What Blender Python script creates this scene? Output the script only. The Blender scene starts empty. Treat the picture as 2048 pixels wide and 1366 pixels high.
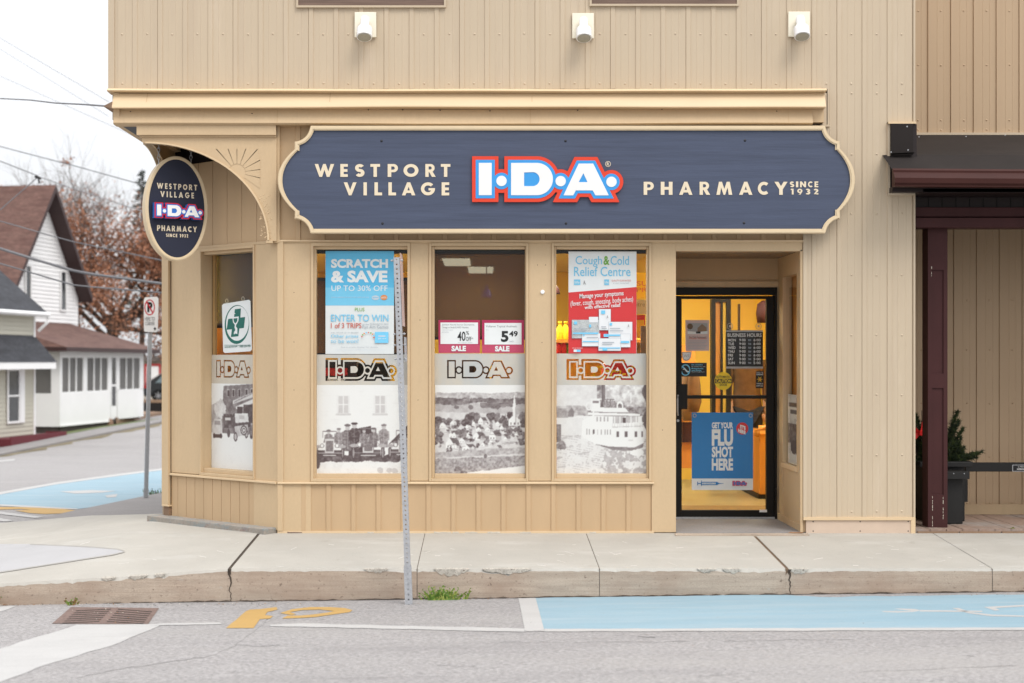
import bpy, bmesh, math, random
import numpy as np
from mathutils import Matrix, Vector
R = math.radians
scene = bpy.context.scene
random.seed(7)
rng = np.random.default_rng(7)

# ------------------------------------------------------------------ camera, world, sun, exposure
D0, F, VX, VY, ZC = 13.0, 3055.0, 970.0, 720.0, 1.468
cam_d = bpy.data.cameras.new('camera')
cam = bpy.data.objects.new('camera', cam_d)
scene.collection.objects.link(cam)
cam.location = (0, -D0, ZC)
cam.rotation_euler = (R(90), 0, 0)
cam_d.sensor_width = 36.0
cam_d.lens = F * 36.0 / 2048.0
cam_d.shift_x = (1024 - VX) / 2048.0
cam_d.shift_y = (VY - 683) / 2048.0
cam_d.clip_end = 4000
cam_d.dof.use_dof = True
cam_d.dof.focus_distance = 13.0
cam_d.dof.aperture_fstop = 2.0
scene.camera = cam

SUN_EL, SUN_AZ = R(52), R(146)
world = bpy.data.worlds.new('World')
scene.world = world
world.use_nodes = True
wn = world.node_tree
wn.nodes.clear()
w_out = wn.nodes.new('ShaderNodeOutputWorld')
w_bg = wn.nodes.new('ShaderNodeBackground')
w_sky = wn.nodes.new('ShaderNodeTexSky')
w_sky.sky_type = 'NISHITA'
w_sky.sun_disc = False
w_sky.sun_elevation = SUN_EL
w_sky.sun_rotation = SUN_AZ
w_sky.dust_density = 3.0
# overcast: cloud about three times brighter overhead than at the horizon, a little of the clear sky behind it
w_tc = wn.nodes.new('ShaderNodeTexCoord')
w_sep = wn.nodes.new('ShaderNodeSeparateXYZ')
w_el = wn.nodes.new('ShaderNodeMapRange')
w_el.inputs[1].default_value = 0.0; w_el.inputs[2].default_value = 1.0
w_el.inputs[3].default_value = 7.5; w_el.inputs[4].default_value = 21.0
w_cl = wn.nodes.new('ShaderNodeVectorMath'); w_cl.operation = 'SCALE'
w_cl.inputs[0].default_value = (0.985, 0.995, 1.02)
wn.links.new(w_tc.outputs['Generated'], w_sep.inputs[0])
wn.links.new(w_sep.outputs[2], w_el.inputs[0])
wn.links.new(w_el.outputs[0], w_cl.inputs['Scale'])
w_mix = wn.nodes.new('ShaderNodeMixRGB')
w_mix.inputs[0].default_value = 0.88
wn.links.new(w_sky.outputs[0], w_mix.inputs[1])
wn.links.new(w_cl.outputs[0], w_mix.inputs[2])
wn.links.new(w_mix.outputs[0], w_bg.inputs[0])
wn.links.new(w_bg.outputs[0], w_out.inputs[0])
w_bg.inputs[1].default_value = 0.104

sun_d = bpy.data.lights.new('sun', 'SUN')
sun = bpy.data.objects.new('sun', sun_d)
scene.collection.objects.link(sun)
sun_d.energy = 1.5
sun_d.angle = R(25)
sun_d.color = (1.0, 0.95, 0.88)
# sun stands behind the camera, to its right, so light falls towards +y
sdir = Vector((-0.5, 0.75, -1.15)).normalized()
sun.rotation_euler = sdir.to_track_quat('-Z', 'Y').to_euler()

scene.view_settings.view_transform = 'Standard'
scene.view_settings.look = 'None'
scene.view_settings.exposure = 0.20
scene.view_settings.gamma = 1.0
scene.render.engine = 'CYCLES'
scene.cycles.max_bounces = 8
scene.cycles.transparent_max_bounces = 12
scene.cycles.use_denoising = True
scene.cycles.caustics_reflective = False
scene.cycles.caustics_refractive = False

# ------------------------------------------------------------------ helpers
def X(px, d=D0): return (px - VX) * d / F
def Z(py, d=D0): return ZC - (py - VY) * d / F
CAM = Vector((0, -D0, ZC))
def ray(px, py): return Vector(((px - VX) / F, 1.0, (VY - py) / F))
def hit(px, py, p0, n):
    r = ray(px, py)
    t = (Vector(p0) - CAM).dot(n) / r.dot(n)
    return CAM + r * t
def lerp(a, b, t): return a + (b - a) * t
def interp(x, xs, ys): return float(np.interp(x, xs, ys))

def tag(o, label=None, cat=None, group=None, kind=None):
    if label: o['label'] = label
    if cat: o['category'] = cat
    if group: o['group'] = group
    if kind: o['kind'] = kind
    return o
def empty(name, loc, label, cat, group=None):
    o = bpy.data.objects.new(name, None)
    scene.collection.objects.link(o)
    o.location = loc
    o.empty_display_size = .1
    return tag(o, label, cat, group)
def link(o, parent=None):
    scene.collection.objects.link(o)
    if parent is not None:
        o.parent = parent
        # world position of the parent (parents carry only a location)
        p, loc = parent, Vector((0, 0, 0))
        while p is not None:
            loc = loc + p.location if p.parent is None else loc
            p = p.parent
        if parent.parent is None:
            o.matrix_parent_inverse = Matrix.Translation(-loc)
        else:
            o.matrix_parent_inverse = Matrix.Identity(4)
    return o

class MB:
    """collects geometry in world space and links it as one mesh object"""
    def __init__(self, M=None):
        self.v, self.f, self.mi, self.mats = [], [], [], []
        self.M = M
    def m(self, mat):
        if mat not in self.mats: self.mats.append(mat)
        return self.mats.index(mat)
    def add(self, vs, fs, mat, M=None):
        k = len(self.v); i = self.m(mat)
        for p in vs:
            p = Vector(p)
            if M is not None: p = M @ p
            if self.M is not None: p = self.M @ p
            self.v.append(p)
        for f in fs:
            self.f.append([k + j for j in f]); self.mi.append(i)
        return self
    def box(self, x0, x1, y0, y1, z0, z1, mat, M=None):
        if x0 > x1: x0, x1 = x1, x0
        if y0 > y1: y0, y1 = y1, y0
        if z0 > z1: z0, z1 = z1, z0
        vs = [(x0,y0,z0),(x1,y0,z0),(x1,y1,z0),(x0,y1,z0),(x0,y0,z1),(x1,y0,z1),(x1,y1,z1),(x0,y1,z1)]
        fs = [(0,3,2,1),(4,5,6,7),(0,1,5,4),(1,2,6,5),(2,3,7,6),(3,0,4,7)]
        return self.add(vs, fs, mat, M)
    def prism(self, pts, depth, mat, M=None):
        """pts (x,z) counter-clockwise seen from -y, from y=0 back to y=depth"""
        n = len(pts)
        vs = [(p[0], 0, p[1]) for p in pts] + [(p[0], depth, p[1]) for p in pts]
        fs = [list(range(n)), list(range(2*n-1, n-1, -1))]
        for i in range(n):
            j = (i+1) % n
            fs.append((j, i, n+i, n+j))
        return self.add(vs, fs, mat, M)
    def tube(self, pts, r, mat, seg=8, cap=True, M=None):
        pts = [Vector(p) for p in pts]
        rs = r if isinstance(r, (list, tuple)) else [r]*len(pts)
        vs, fs = [], []
        for i, p in enumerate(pts):
            t = (pts[min(i+1, len(pts)-1)] - pts[max(i-1, 0)]).normalized()
            a = Vector((0,0,1)) if abs(t.z) < .9 else Vector((1,0,0))
            u = t.cross(a).normalized(); w = t.cross(u)
            for k in range(seg):
                an = 2*math.pi*k/seg
                vs.append(p + (u*math.cos(an) + w*math.sin(an))*rs[i])
        for i in range(len(pts)-1):
            for k in range(seg):
                a, b = i*seg+k, i*seg+(k+1) % seg
                fs.append((a, a+seg, b+seg, b))
        if cap:
            fs.append(list(range(seg))); fs.append(list(range(len(vs)-1, len(vs)-seg-1, -1)))
        return self.add(vs, fs, mat, M)
    def lathe(self, prof, mat, seg=20, M=None):
        """prof: (r, z) list, spun around z"""
        vs, fs = [], []
        for r, z in prof:
            for k in range(seg):
                a = 2*math.pi*k/seg
                vs.append((r*math.cos(a), r*math.sin(a), z))
        for i in range(len(prof)-1):
            for k in range(seg):
                a, b = i*seg+k, i*seg+(k+1) % seg
                fs.append((a, b, b+seg, a+seg))
        fs.append(list(range(seg-1, -1, -1))); fs.append(list(range(len(vs)-seg, len(vs))))
        return self.add(vs, fs, mat, M)
    def dome(self, c, r, mat, M=None, h=.6):
        """small rivet head facing -y"""
        vs = [(c[0], c[1]-r*h, c[2])]; fs = []
        for k in range(6):
            a = 2*math.pi*k/6
            vs.append((c[0]+r*math.cos(a), c[1], c[2]+r*math.sin(a)))
        for k in range(6): fs.append((0, 1+k, 1+(k+1) % 6))
        return self.add(vs, fs, mat, M)
    def build(self, name, parent=None, smooth=False, bevel=0):
        me = bpy.data.meshes.new(name)
        me.from_pydata([tuple(p) for p in self.v], [], self.f)
        for m_ in self.mats: me.materials.append(m_)
        me.polygons.foreach_set('material_index', self.mi)
        if smooth: me.polygons.foreach_set('use_smooth', [True]*len(me.polygons))
        me.update()
        o = bpy.data.objects.new(name, me)
        link(o, parent)
        if bevel:
            b = o.modifiers.new('bevel', 'BEVEL'); b.width = bevel; b.segments = 2
            b.limit_method = 'ANGLE'; b.angle_limit = R(40)
        return o

def curve_geo(loops, depth=0.0):
    """even-odd filled outline in the xy plane, thickness depth, front face at z=0 (back at -depth)"""
    c = bpy.data.curves.new('t', 'CURVE')
    c.dimensions = '2D'; c.fill_mode = 'BOTH' if depth else 'FRONT'; c.extrude = depth/2
    if not depth: c.fill_mode = 'FRONT'
    for lp in loops:
        s = c.splines.new('POLY'); s.points.add(len(lp)-1)
        for i, p in enumerate(lp): s.points[i].co = (p[0], p[1], 0, 1)
        s.use_cyclic_u = True
    o = bpy.data.objects.new('t', c)
    me = o.to_mesh()
    vs = [(v.co.x, v.co.y, v.co.z - depth/2) for v in me.vertices]
    fs = [tuple(p.vertices) for p in me.polygons]
    if not depth:
        # front faces must face +z
        out = []
        for p in me.polygons:
            out.append(tuple(p.vertices) if p.normal.z > 0 else tuple(reversed(p.vertices)))
        fs = out
    o.to_mesh_clear(); bpy.data.objects.remove(o); bpy.data.curves.remove(c)
    return vs, fs
_tc = {}
def text_geo(s, bold=0.0, shear=0.0, res=3):
    key = (s, bold, shear)
    if key in _tc: return _tc[key]
    c = bpy.data.curves.new('t', 'FONT')
    c.body = s; c.offset = bold; c.shear = shear; c.resolution_u = res; c.fill_mode = 'FRONT'
    o = bpy.data.objects.new('t', c)
    me = o.to_mesh()
    vs = [tuple(v.co) for v in me.vertices]
    fs = [tuple(p.vertices) if p.normal.z > 0 else tuple(reversed(p.vertices)) for p in me.polygons]
    o.to_mesh_clear(); bpy.data.objects.remove(o); bpy.data.curves.remove(c)
    _tc[key] = (vs, fs)
    return vs, fs
def bbox2(vs):
    a = np.array(vs)[:, :2]
    return a[:,0].min(), a[:,0].max(), a[:,1].min(), a[:,1].max()

# --- geometric bold capitals (cap height 1)
def arc(cx, cy, r, a0, a1, n=18):
    return [(cx + r*math.cos(R(lerp(a0, a1, i/n))), cy + r*math.sin(R(lerp(a0, a1, i/n)))) for i in range(n+1)]
def stroke(path, h):
    L, Rr = [], []
    for i, p in enumerate(path):
        a = path[max(i-1,0)]; b = path[min(i+1, len(path)-1)]
        dx, dy = b[0]-a[0], b[1]-a[1]; l = math.hypot(dx, dy) or 1
        L.append((p[0]-dy/l*h, p[1]+dx/l*h)); Rr.append((p[0]+dy/l*h, p[1]-dx/l*h))
    return L + Rr[::-1]
GLY = {
 'E': [[(0,0),(.58,0),(.58,.21),(.26,.21),(.26,.39),(.55,.39),(.55,.6),(.26,.6),(.26,.79),(.58,.79),(.58,1),(0,1)]],
 'T': [[(.24,0),(.5,0),(.5,.78),(.74,.78),(.74,1),(0,1),(0,.78),(.24,.78)]],
 'I': [[(0,0),(.26,0),(.26,1),(0,1)]],
 'L': [[(0,0),(.58,0),(.58,.22),(.26,.22),(.26,1),(0,1)]],
 'H': [[(0,0),(.26,0),(.26,.39),(.56,.39),(.56,0),(.82,0),(.82,1),(.56,1),(.56,.61),(.26,.61),(.26,1),(0,1)]],
 'V': [[(0,1),(.28,1),(.5,.42),(.72,1),(1,1),(.6,0),(.4,0)]],
 'W': [[(0,1),(.27,1),(.45,.42),(.65,1),(.85,1),(1.05,.42),(1.23,1),(1.5,1),(1.14,0),(.93,0),(.75,.55),(.57,0),(.36,0)]],
 'A': [[(0,0),(.27,0),(.34,.18),(.68,.18),(.75,0),(1.02,0),(.63,1),(.39,1)], [(.42,.38),(.6,.38),(.51,.66)]],
 'M': [[(0,0),(.25,0),(.33,.56),(.5,0),(.61,0),(.78,.56),(.86,0),(1.11,0),(.93,1),(.72,1),(.555,.45),(.39,1),(.18,1)]],
 'N': [[(0,0),(.25,0),(.25,.55),(.62,0),(.85,0),(.85,1),(.6,1),(.6,.45),(.23,1),(0,1)]],
 'Y': [[(.35,0),(.61,0),(.61,.42),(.96,1),(.67,1),(.48,.66),(.29,1),(0,1),(.35,.42)]],
 'P': [[(0,0),(.26,0),(.26,.36)] + arc(.42,.68,.32,-90,90) + [(0,1)], [(.26,.55)] + arc(.38,.68,.13,-90,90) + [(.26,.81)]],
 'R': [[(0,0),(.26,0),(.26,.38),(.3,.38),(.52,0),(.82,0),(.57,.41)] + arc(.42,.69,.31,-58,90) + [(0,1)], [(.26,.57)] + arc(.38,.69,.12,-90,90) + [(.26,.81)]],
 'O': [arc(.52,.5,.52,0,350,35), arc(.52,.5,.27,0,350,30)],
 'G': [arc(.52,.5,.52,42,352,30) + [(1.04,.56),(.56,.56),(.56,.37),(.75,.37)] + arc(.52,.5,.27,-30,-318,24)],
 'C': [arc(.52,.5,.52,48,312,26) + arc(.52,.5,.27,312,48,22)],
 '1': [[(.2,0),(.5,0),(.5,1),(.06,1),(0,.78),(.2,.78)]],
 '2': [stroke(arc(.33,.68,.20,165,-30,12) + [(.17,.13),(.66,.13)], .125)],
 '3': [stroke(arc(.28,.71,.17,150,-75,10) + arc(.28,.31,.19,75,-150,12), .12)],
 '9': [[(.2,0),(.5,0)] + arc(.4,.62,.38,-25,283,22), arc(.4,.62,.15,0,345,16)],
 'S': [stroke(arc(.33,.69,.19,30,270,16) + arc(.33,.31,.19,90,-150,16)[1:], .12)],
}
def glyph_geo(ch, depth=0.0):
    key = ('g', ch, depth)
    if key not in _tc:
        _tc[key] = curve_geo(GLY[ch], depth) if ch in GLY else text_geo(ch, .03)
    return _tc[key]

class Sheet:
    """thin printed sheet on the plane (p0, n) seen through the measured view; every layer sits 0.5 mm above the last"""
    def __init__(self, p0, n, step=.0005):
        self.p0 = Vector(p0); self.n = Vector(n).normalized(); self.k = 0; self.step = step; self.mb = MB()
        if self.n.dot(self.p0 - CAM) > 0: self.n = -self.n
    def pt(self, px, py):
        return hit(px, py, self.p0, self.n) + self.n * (self.k * self.step)
    def poly(self, pts, mat, up=True):
        if up: self.k += 1
        # clockwise in picture = facing the camera; fix by area sign (y down)
        a = sum(pts[i-1][0]*pts[i][1] - pts[i][0]*pts[i-1][1] for i in range(len(pts)))
        if a > 0: pts = pts[::-1]
        self.mb.add([self.pt(*p) for p in pts], [list(range(len(pts)))], mat)
        return self
    def rect(self, x0, y0, x1, y1, mat, up=True):
        return self.poly([(x0,y1),(x1,y1),(x1,y0),(x0,y0)], mat, up)
    def board(self, x0, y0, x1, y1, mat, th=.002):
        q = [(x0,y1),(x1,y1),(x1,y0),(x0,y0)]
        a = [self.pt(*p) for p in q]; b = [p - self.n*th for p in a]
        self.mb.add(a+b, [(0,1,2,3),(7,6,5,4),(1,0,4,5),(2,1,5,6),(3,2,6,7),(0,3,7,4)], mat)
        return self
    def disc(self, cx, cy, rx, ry, mat, n=24, up=True):
        return self.poly([(cx+rx*math.cos(2*math.pi*i/n), cy+ry*math.sin(2*math.pi*i/n)) for i in range(n)], mat, up)
    def ring(self, cx, cy, rx, ry, w, mat, n=28, a0=0, a1=360):
        self.k += 1
        vs, fs = [], []
        for i in range(n+1):
            a = R(lerp(a0, a1, i/n))
            vs.append(self.pt(cx+rx*math.cos(a), cy-ry*math.sin(a)))
            vs.append(self.pt(cx+(rx-w)*math.cos(a), cy-(ry-w)*math.sin(a)))
        for i in range(n): fs.append((2*i, 2*i+2, 2*i+3, 2*i+1))
        self.mb.add(vs, fs, mat); return self
    def geo(self, vs, fs, x0, x1, y0, y1, mat, up=True, slope=0.0):
        """fit flat geometry into the picture box x0..x1, top y0 .. bottom y1"""
        if up: self.k += 1
        if not vs: return self
        a, b, c, d = bbox2(vs)
        out = []
        for v in vs:
            t = (v[0]-a)/max(b-a, 1e-6); s = (v[1]-c)/max(d-c, 1e-6)
            out.append(self.pt(lerp(x0, x1, t), lerp(y1, y0, s) + slope*(t*(x1-x0))))
        self.mb.add(out, fs, mat); return self
    def text(self, s, x0, x1, y0, y1, mat, bold=0.0, shear=0.0, slope=0.0, up=True):
        vs, fs = text_geo(s, bold, shear)
        return self.geo(vs, fs, x0, x1, y0, y1, mat, up, slope)
    def glyphs(self, items, mat):
        self.k += 1
        for ch, x0, x1, y0, y1 in items:
            vs, fs = glyph_geo(ch); self.geo(vs, fs, x0, x1, y0, y1, mat, up=False)
        return self
    def loops(self, lps, mat, up=True):
        """even-odd outline in picture coordinates"""
        if up: self.k += 1
        vs, fs = curve_geo([[(p[0], -p[1]) for p in l] for l in lps])
        self.mb.add([self.pt(v[0], -v[1]) for v in vs], fs, mat); return self
    def build(self, name, parent=None): return self.mb.build(name, parent)

# --- contour tracing (marching squares) for the outlined lettering
def contour(fn, x0, x1, y0, y1, n, level=0.0):
    h = (x1-x0)/n; ny = int(round((y1-y0)/h))
    xs = x0 + h*np.arange(n+1); ys = y0 + h*np.arange(ny+1)
    gx, gy = np.meshgrid(xs, ys)
    v = fn(gx, gy) - level
    v[np.abs(v) < 1e-6] = 1e-6
    segs = {}
    def ed(i, j, k):   # k: 0 bottom,1 right,2 top,3 left of the cell -> global edge id
        return (('h', i, j) if k == 0 else ('v', i+1, j) if k == 1 else ('h', i, j+1) if k == 2 else ('v', i, j))
    tab = {1:[(3,0)],2:[(0,1)],3:[(3,1)],4:[(1,2)],5:[(3,2),(1,0)],6:[(0,2)],7:[(3,2)],8:[(2,3)],9:[(2,0)],10:[(0,3),(2,1)],11:[(2,1)],12:[(1,3)],13:[(1,0)],14:[(0,3)]}
    ins = v < 0
    cs = ins[:-1,:-1]*1 + ins[:-1,1:]*2 + ins[1:,1:]*4 + ins[1:,:-1]*8
    for j, i in zip(*np.nonzero((cs > 0) & (cs < 15))):
        for a, b in tab[int(cs[j, i])]: segs[ed(i, j, a)] = ed(i, j, b)
    def pos(e):
        k, i, j = e
        if k == 'h':
            a, b = v[j,i], v[j,i+1]; return (xs[i] + h*a/(a-b), ys[j])
        a, b = v[j,i], v[j+1,i]; return (xs[i], ys[j] + h*a/(a-b))
    out = []
    while segs:
        s = next(iter(segs)); e = s; lp = []
        while e in segs:
            lp.append(pos(e)); e = segs.pop(e)
        if len(lp) < 5: continue
        # drop nearly straight points
        q = []
        for k in range(len(lp)):
            p, a, b = lp[k], lp[k-1], lp[(k+1) % len(lp)]
            if abs((p[0]-a[0])*(b[1]-p[1]) - (p[1]-a[1])*(b[0]-p[0])) > 1e-3*h*h: q.append(p)
        out.append(q if len(q) > 2 else lp)
    return out
def half(x, y, p, q):      # signed distance, negative on the left of p->q
    dx, dy = q[0]-p[0], q[1]-p[1]; l = math.hypot(dx, dy)
    return ((x-p[0])*dy - (y-p[1])*dx)/l
def ida_solid(x, y):
    """outline of I.D.A. in measured picture units (y up = -py)"""
    I = np.maximum(np.abs(x-970.5)-12.9, np.abs(y+358.8)-32.2)
    cap = np.where(x > 1073.3, np.hypot(x-1073.3, y+358.85)-32.2, np.abs(y+358.85)-32.2)
    Dd = np.maximum(1022-x, cap)
    dots = np.minimum(np.hypot(x-1003,y+362.6), np.minimum(np.hypot(x-1121,y+363), np.hypot(x-1222.4,y+364.4)))-10.3
    trap = np.maximum(np.maximum(y+328, -391.4-y), np.maximum(half(x,y,(1157,-328),(1126.7,-391.4)), half(x,y,(1217,-391.4),(1186,-328))))
    notch = np.maximum(y+381, np.maximum(half(x,y,(1151.5,-381),(1146,-391.4)), half(x,y,(1190.5,-391.4),(1184.7,-381))))
    A = np.maximum(trap, -notch)
    return np.minimum(np.minimum(I, Dd), np.minimum(dots, A))
def ida_white(x, y):
    s = ida_solid(x, y)
    dh = np.maximum(1048-x, np.where(x > 1065, np.hypot(x-1065, y+359)-14, np.abs(y+359)-14))
    th = np.maximum(-365-y, np.maximum(half(x,y,(1166.4,-347),(1157,-365)), half(x,y,(1174.6,-365),(1166.4,-347))))
    return np.maximum(s, np.maximum(-dh, -th))
_b = (930, 1260, -420, -300)
IDA_RED = contour(ida_solid, *_b, 330, 13.4)
IDA_BLUE = contour(ida_solid, *_b, 330, 6.2)
IDA_WHITE = contour(ida_white, *_b, 440, 0.0)
def ida_fit(lps, x0, x1, y0, y1, ref=(944.2, 1246.1, -404.8, -313.2)):
    """map the traced outlines into another picture box (y down)"""
    a, b, c, d = ref
    return [[(lerp(x0, x1, (p[0]-a)/(b-a)), lerp(y1, y0, (p[1]-c)/(d-c))) for p in l] for l in lps]

# ------------------------------------------------------------------ materials (all procedural)
def s2l(c):
    c = c/255.0
    return c/12.92 if c <= .04045 else ((c+.055)/1.055)**2.4
def col(r, g, b): return (s2l(r), s2l(g), s2l(b), 1)
def pm(name, c, rough=.6, var=.1, scale=5, stretch=(1,1,1), detail=4, bump=0, bscale=120, metal=0, spec=.4, fine=0, fscale=250, coat=0):
    m = bpy.data.materials.new(name); m.use_nodes = True
    nt = m.node_tree; N = nt.nodes; L = nt.links
    bs = N['Principled BSDF']
    bs.inputs['Roughness'].default_value = rough
    bs.inputs['Metallic'].default_value = metal
    bs.inputs['Specular IOR Level'].default_value = spec
    if coat: bs.inputs['Coat Weight'].default_value = coat
    tc = N.new('ShaderNodeTexCoord'); mp = N.new('ShaderNodeMapping')
    mp.inputs['Scale'].default_value = stretch
    L.new(tc.outputs['Object'], mp.inputs[0])
    nz = N.new('ShaderNodeTexNoise'); nz.inputs['Scale'].default_value = scale; nz.inputs['Detail'].default_value = detail
    nz.inputs['Roughness'].default_value = .6
    L.new(mp.outputs[0], nz.inputs[0])
    mr = N.new('ShaderNodeMapRange')
    mr.inputs[1].default_value = .25; mr.inputs[2].default_value = .75
    mr.inputs[3].default_value = 1-var; mr.inputs[4].default_value = 1+var
    L.new(nz.outputs[0], mr.inputs[0])
    mul = N.new('ShaderNodeVectorMath'); mul.operation = 'SCALE'
    mul.inputs[0].default_value = c[:3]
    L.new(mr.outputs[0], mul.inputs['Scale'])
    last = mul.outputs[0]
    if fine:
        n2 = N.new('ShaderNodeTexNoise'); n2.inputs['Scale'].default_value = fscale; n2.inputs['Detail'].default_value = 2
        L.new(mp.outputs[0], n2.inputs[0])
        m2 = N.new('ShaderNodeMapRange'); m2.inputs[1].default_value = .3; m2.inputs[2].default_value = .7
        m2.inputs[3].default_value = 1-fine; m2.inputs[4].default_value = 1+fine
        L.new(n2.outputs[0], m2.inputs[0])
        mu2 = N.new('ShaderNodeVectorMath'); mu2.operation = 'SCALE'
        L.new(last, mu2.inputs[0]); L.new(m2.outputs[0], mu2.inputs['Scale']); last = mu2.outputs[0]
    L.new(last, bs.inputs['Base Color'])
    if bump:
        nb = N.new('ShaderNodeTexNoise'); nb.inputs['Scale'].default_value = bscale; nb.inputs['Detail'].default_value = 4
        L.new(mp.outputs[0], nb.inputs[0])
        bp = N.new('ShaderNodeBump'); bp.inputs['Strength'].default_value = bump; bp.inputs['Distance'].default_value = .01
        L.new(nb.outputs[0], bp.inputs['Height']); L.new(bp.outputs[0], bs.inputs['Normal'])
    return m
def mixin(m, c2, scale, lo, hi, stretch=(1,1,1), detail=6, amount=1.0, seed=0.0, thresh_obj=None):
    """blend a second colour into a pm() material where a noise passes lo..hi (stains, wear)"""
    nt = m.node_tree; N = nt.nodes; L = nt.links
    bs = N['Principled BSDF']; src = bs.inputs['Base Color'].links[0].from_socket
    tc = N.new('ShaderNodeTexCoord'); mp = N.new('ShaderNodeMapping'); mp.inputs['Scale'].default_value = stretch
    mp.inputs['Location'].default_value = (seed, seed*1.7, seed*.6)
    L.new(tc.outputs['Object'], mp.inputs[0])
    nz = N.new('ShaderNodeTexNoise'); nz.inputs['Scale'].default_value = scale; nz.inputs['Detail'].default_value = detail
    nz.inputs['Roughness'].default_value = .65
    L.new(mp.outputs[0], nz.inputs[0])
    mr = N.new('ShaderNodeMapRange'); mr.inputs[1].default_value = lo; mr.inputs[2].default_value = hi
    mr.inputs[3].default_value = 0; mr.inputs[4].default_value = amount
    L.new(nz.outputs[0], mr.inputs[0])
    mx = N.new('ShaderNodeMixRGB'); L.new(mr.outputs[0], mx.inputs[0]); L.new(src, mx.inputs[1])
    mx.inputs[2].default_value = c2
    L.new(mx.outputs[0], bs.inputs['Base Color'])
    return m
def flat(name, c, rough=.5, spec=.3):
    return pm(name, c, rough, var=.03, scale=9, spec=spec)
def emis(name, c, s):
    m = bpy.data.materials.new(name); m.use_nodes = True
    b = m.node_tree.nodes['Principled BSDF']
    b.inputs['Base Color'].default_value = (0.8, 0.8, 0.8, 1)
    b.inputs['Emission Color'].default_value = c; b.inputs['Emission Strength'].default_value = s
    return m
def glassy(name, tint=(1,1,1,1), refl=1.0, base=.04):
    """thin sheet of glass: clear, with a reflection that grows at grazing angles on both sides"""
    m = bpy.data.materials.new(name); m.use_nodes = True
    nt = m.node_tree; N = nt.nodes; L = nt.links; N.clear()
    o = N.new('ShaderNodeOutputMaterial'); mx = N.new('ShaderNodeMixShader')
    lw = N.new('ShaderNodeLayerWeight'); lw.inputs[0].default_value = .5
    pw = N.new('ShaderNodeMath'); pw.operation = 'POWER'; pw.inputs[1].default_value = 5
    mu = N.new('ShaderNodeMath'); mu.operation = 'MULTIPLY_ADD'; mu.inputs[1].default_value = refl*.9; mu.inputs[2].default_value = base
    t = N.new('ShaderNodeBsdfTransparent'); t.inputs[0].default_value = tint
    g = N.new('ShaderNodeBsdfGlossy'); g.inputs['Roughness'].default_value = .01
    L.new(lw.outputs['Facing'], pw.inputs[0]); L.new(pw.outputs[0], mu.inputs[0]); L.new(mu.outputs[0], mx.inputs[0])
    L.new(t.outputs[0], mx.inputs[1]); L.new(g.outputs[0], mx.inputs[2]); L.new(mx.outputs[0], o.inputs[0])
    return m
def veil(name, c, alpha, rough=.8):
    """woven or frosted film: part of the light passes straight through"""
    m = bpy.data.materials.new(name); m.use_nodes = True
    nt = m.node_tree; N = nt.nodes; L = nt.links; N.clear()
    o = N.new('ShaderNodeOutputMaterial'); mx = N.new('ShaderNodeMixShader'); mx.inputs[0].default_value = alpha
    t = N.new('ShaderNodeBsdfTransparent'); d = N.new('ShaderNodeBsdfDiffuse'); d.inputs[0].default_value = c
    tr = N.new('ShaderNodeBsdfTranslucent'); tr.inputs[0].default_value = c
    m2 = N.new('ShaderNodeMixShader'); m2.inputs[0].default_value = .15
    L.new(d.outputs[0], m2.inputs[1]); L.new(tr.outputs[0], m2.inputs[2])
    L.new(t.outputs[0], mx.inputs[1]); L.new(m2.outputs[0], mx.inputs[2]); L.new(mx.outputs[0], o.inputs[0])
    return m
def printed(name, attr='print'):
    m = bpy.data.materials.new(name); m.use_nodes = True
    nt = m.node_tree; b = nt.nodes['Principled BSDF']; b.inputs['Roughness'].default_value = .55
    a = nt.nodes.new('ShaderNodeAttribute'); a.attribute_name = attr
    nt.links.new(a.outputs['Color'], b.inputs['Base Color'])
    return m

M = {}
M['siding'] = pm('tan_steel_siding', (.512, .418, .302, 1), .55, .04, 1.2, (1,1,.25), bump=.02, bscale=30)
mixin(M['siding'], (.44, .35, .26, 1), 1.6, .52, .80, (5,5,.35), amount=.55, seed=4)
mixin(M['siding'], (.60, .50, .39, 1), 2.3, .56, .80, (3,3,.5), amount=.5, seed=11)
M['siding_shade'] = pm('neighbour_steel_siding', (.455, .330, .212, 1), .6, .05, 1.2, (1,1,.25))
M['tan'] = pm('tan_painted_wood', (.548, .406, .248, 1), .6, .04, 2.5, (1,1,.5), bump=.05, bscale=45, fine=.02, fscale=60)
mixin(M['tan'], (.42, .30, .19, 1), 7, .66, .8, (1,1,1), amount=.5)
mixin(M['tan'], (.44, .32, .20, 1), 2.5, .55, .80, (3,3,.6), amount=.45, seed=6)
mixin(M['tan'], (.62, .50, .36, 1), 30, .70, .76, (1,1,1), amount=.5, seed=2)
M['tan_light'] = pm('tan_flashing', (.64, .485, .305, 1), .5, .04, 3, (.6,1,1))
M['tan_dark'] = pm('tan_boards', (.50, .352, .208, 1), .7, .06, 3, (1,1,.3), bump=.05, bscale=60)
M['pinkboard'] = pm('pinkish_base_panel', (.56, .44, .345, 1), .65, .06, 4)
M['navy'] = pm('navy_woodgrain_board', (.059, .074, .120, 1), .5, .17, 3.2, (.5, 1, 11), detail=8, bump=.12, bscale=14, spec=.35)
M['navy_plain'] = pm('navy_sign_face', (.011, .014, .034, 1), .55, .08, 5)
M['cream'] = pm('cream_sign_paint', (.66, .53, .35, 1), .5, .04, 6)
M['cream_text'] = flat('cream_letters', (.72, .62, .46, 1))
M['red'] = flat('logo_red', (.68, .055, .025, 1), .4)
M['red_deep'] = flat('logo_crimson', (.50, .012, .03, 1), .4)
M['blue'] = flat('logo_blue', (.045, .30, .68, 1), .4)
M['blue_deep'] = flat('logo_royal_blue', (.03, .15, .50, 1), .4)
M['white'] = pm('white_paint', (.78, .78, .77, 1), .5, .02, 4)
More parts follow.
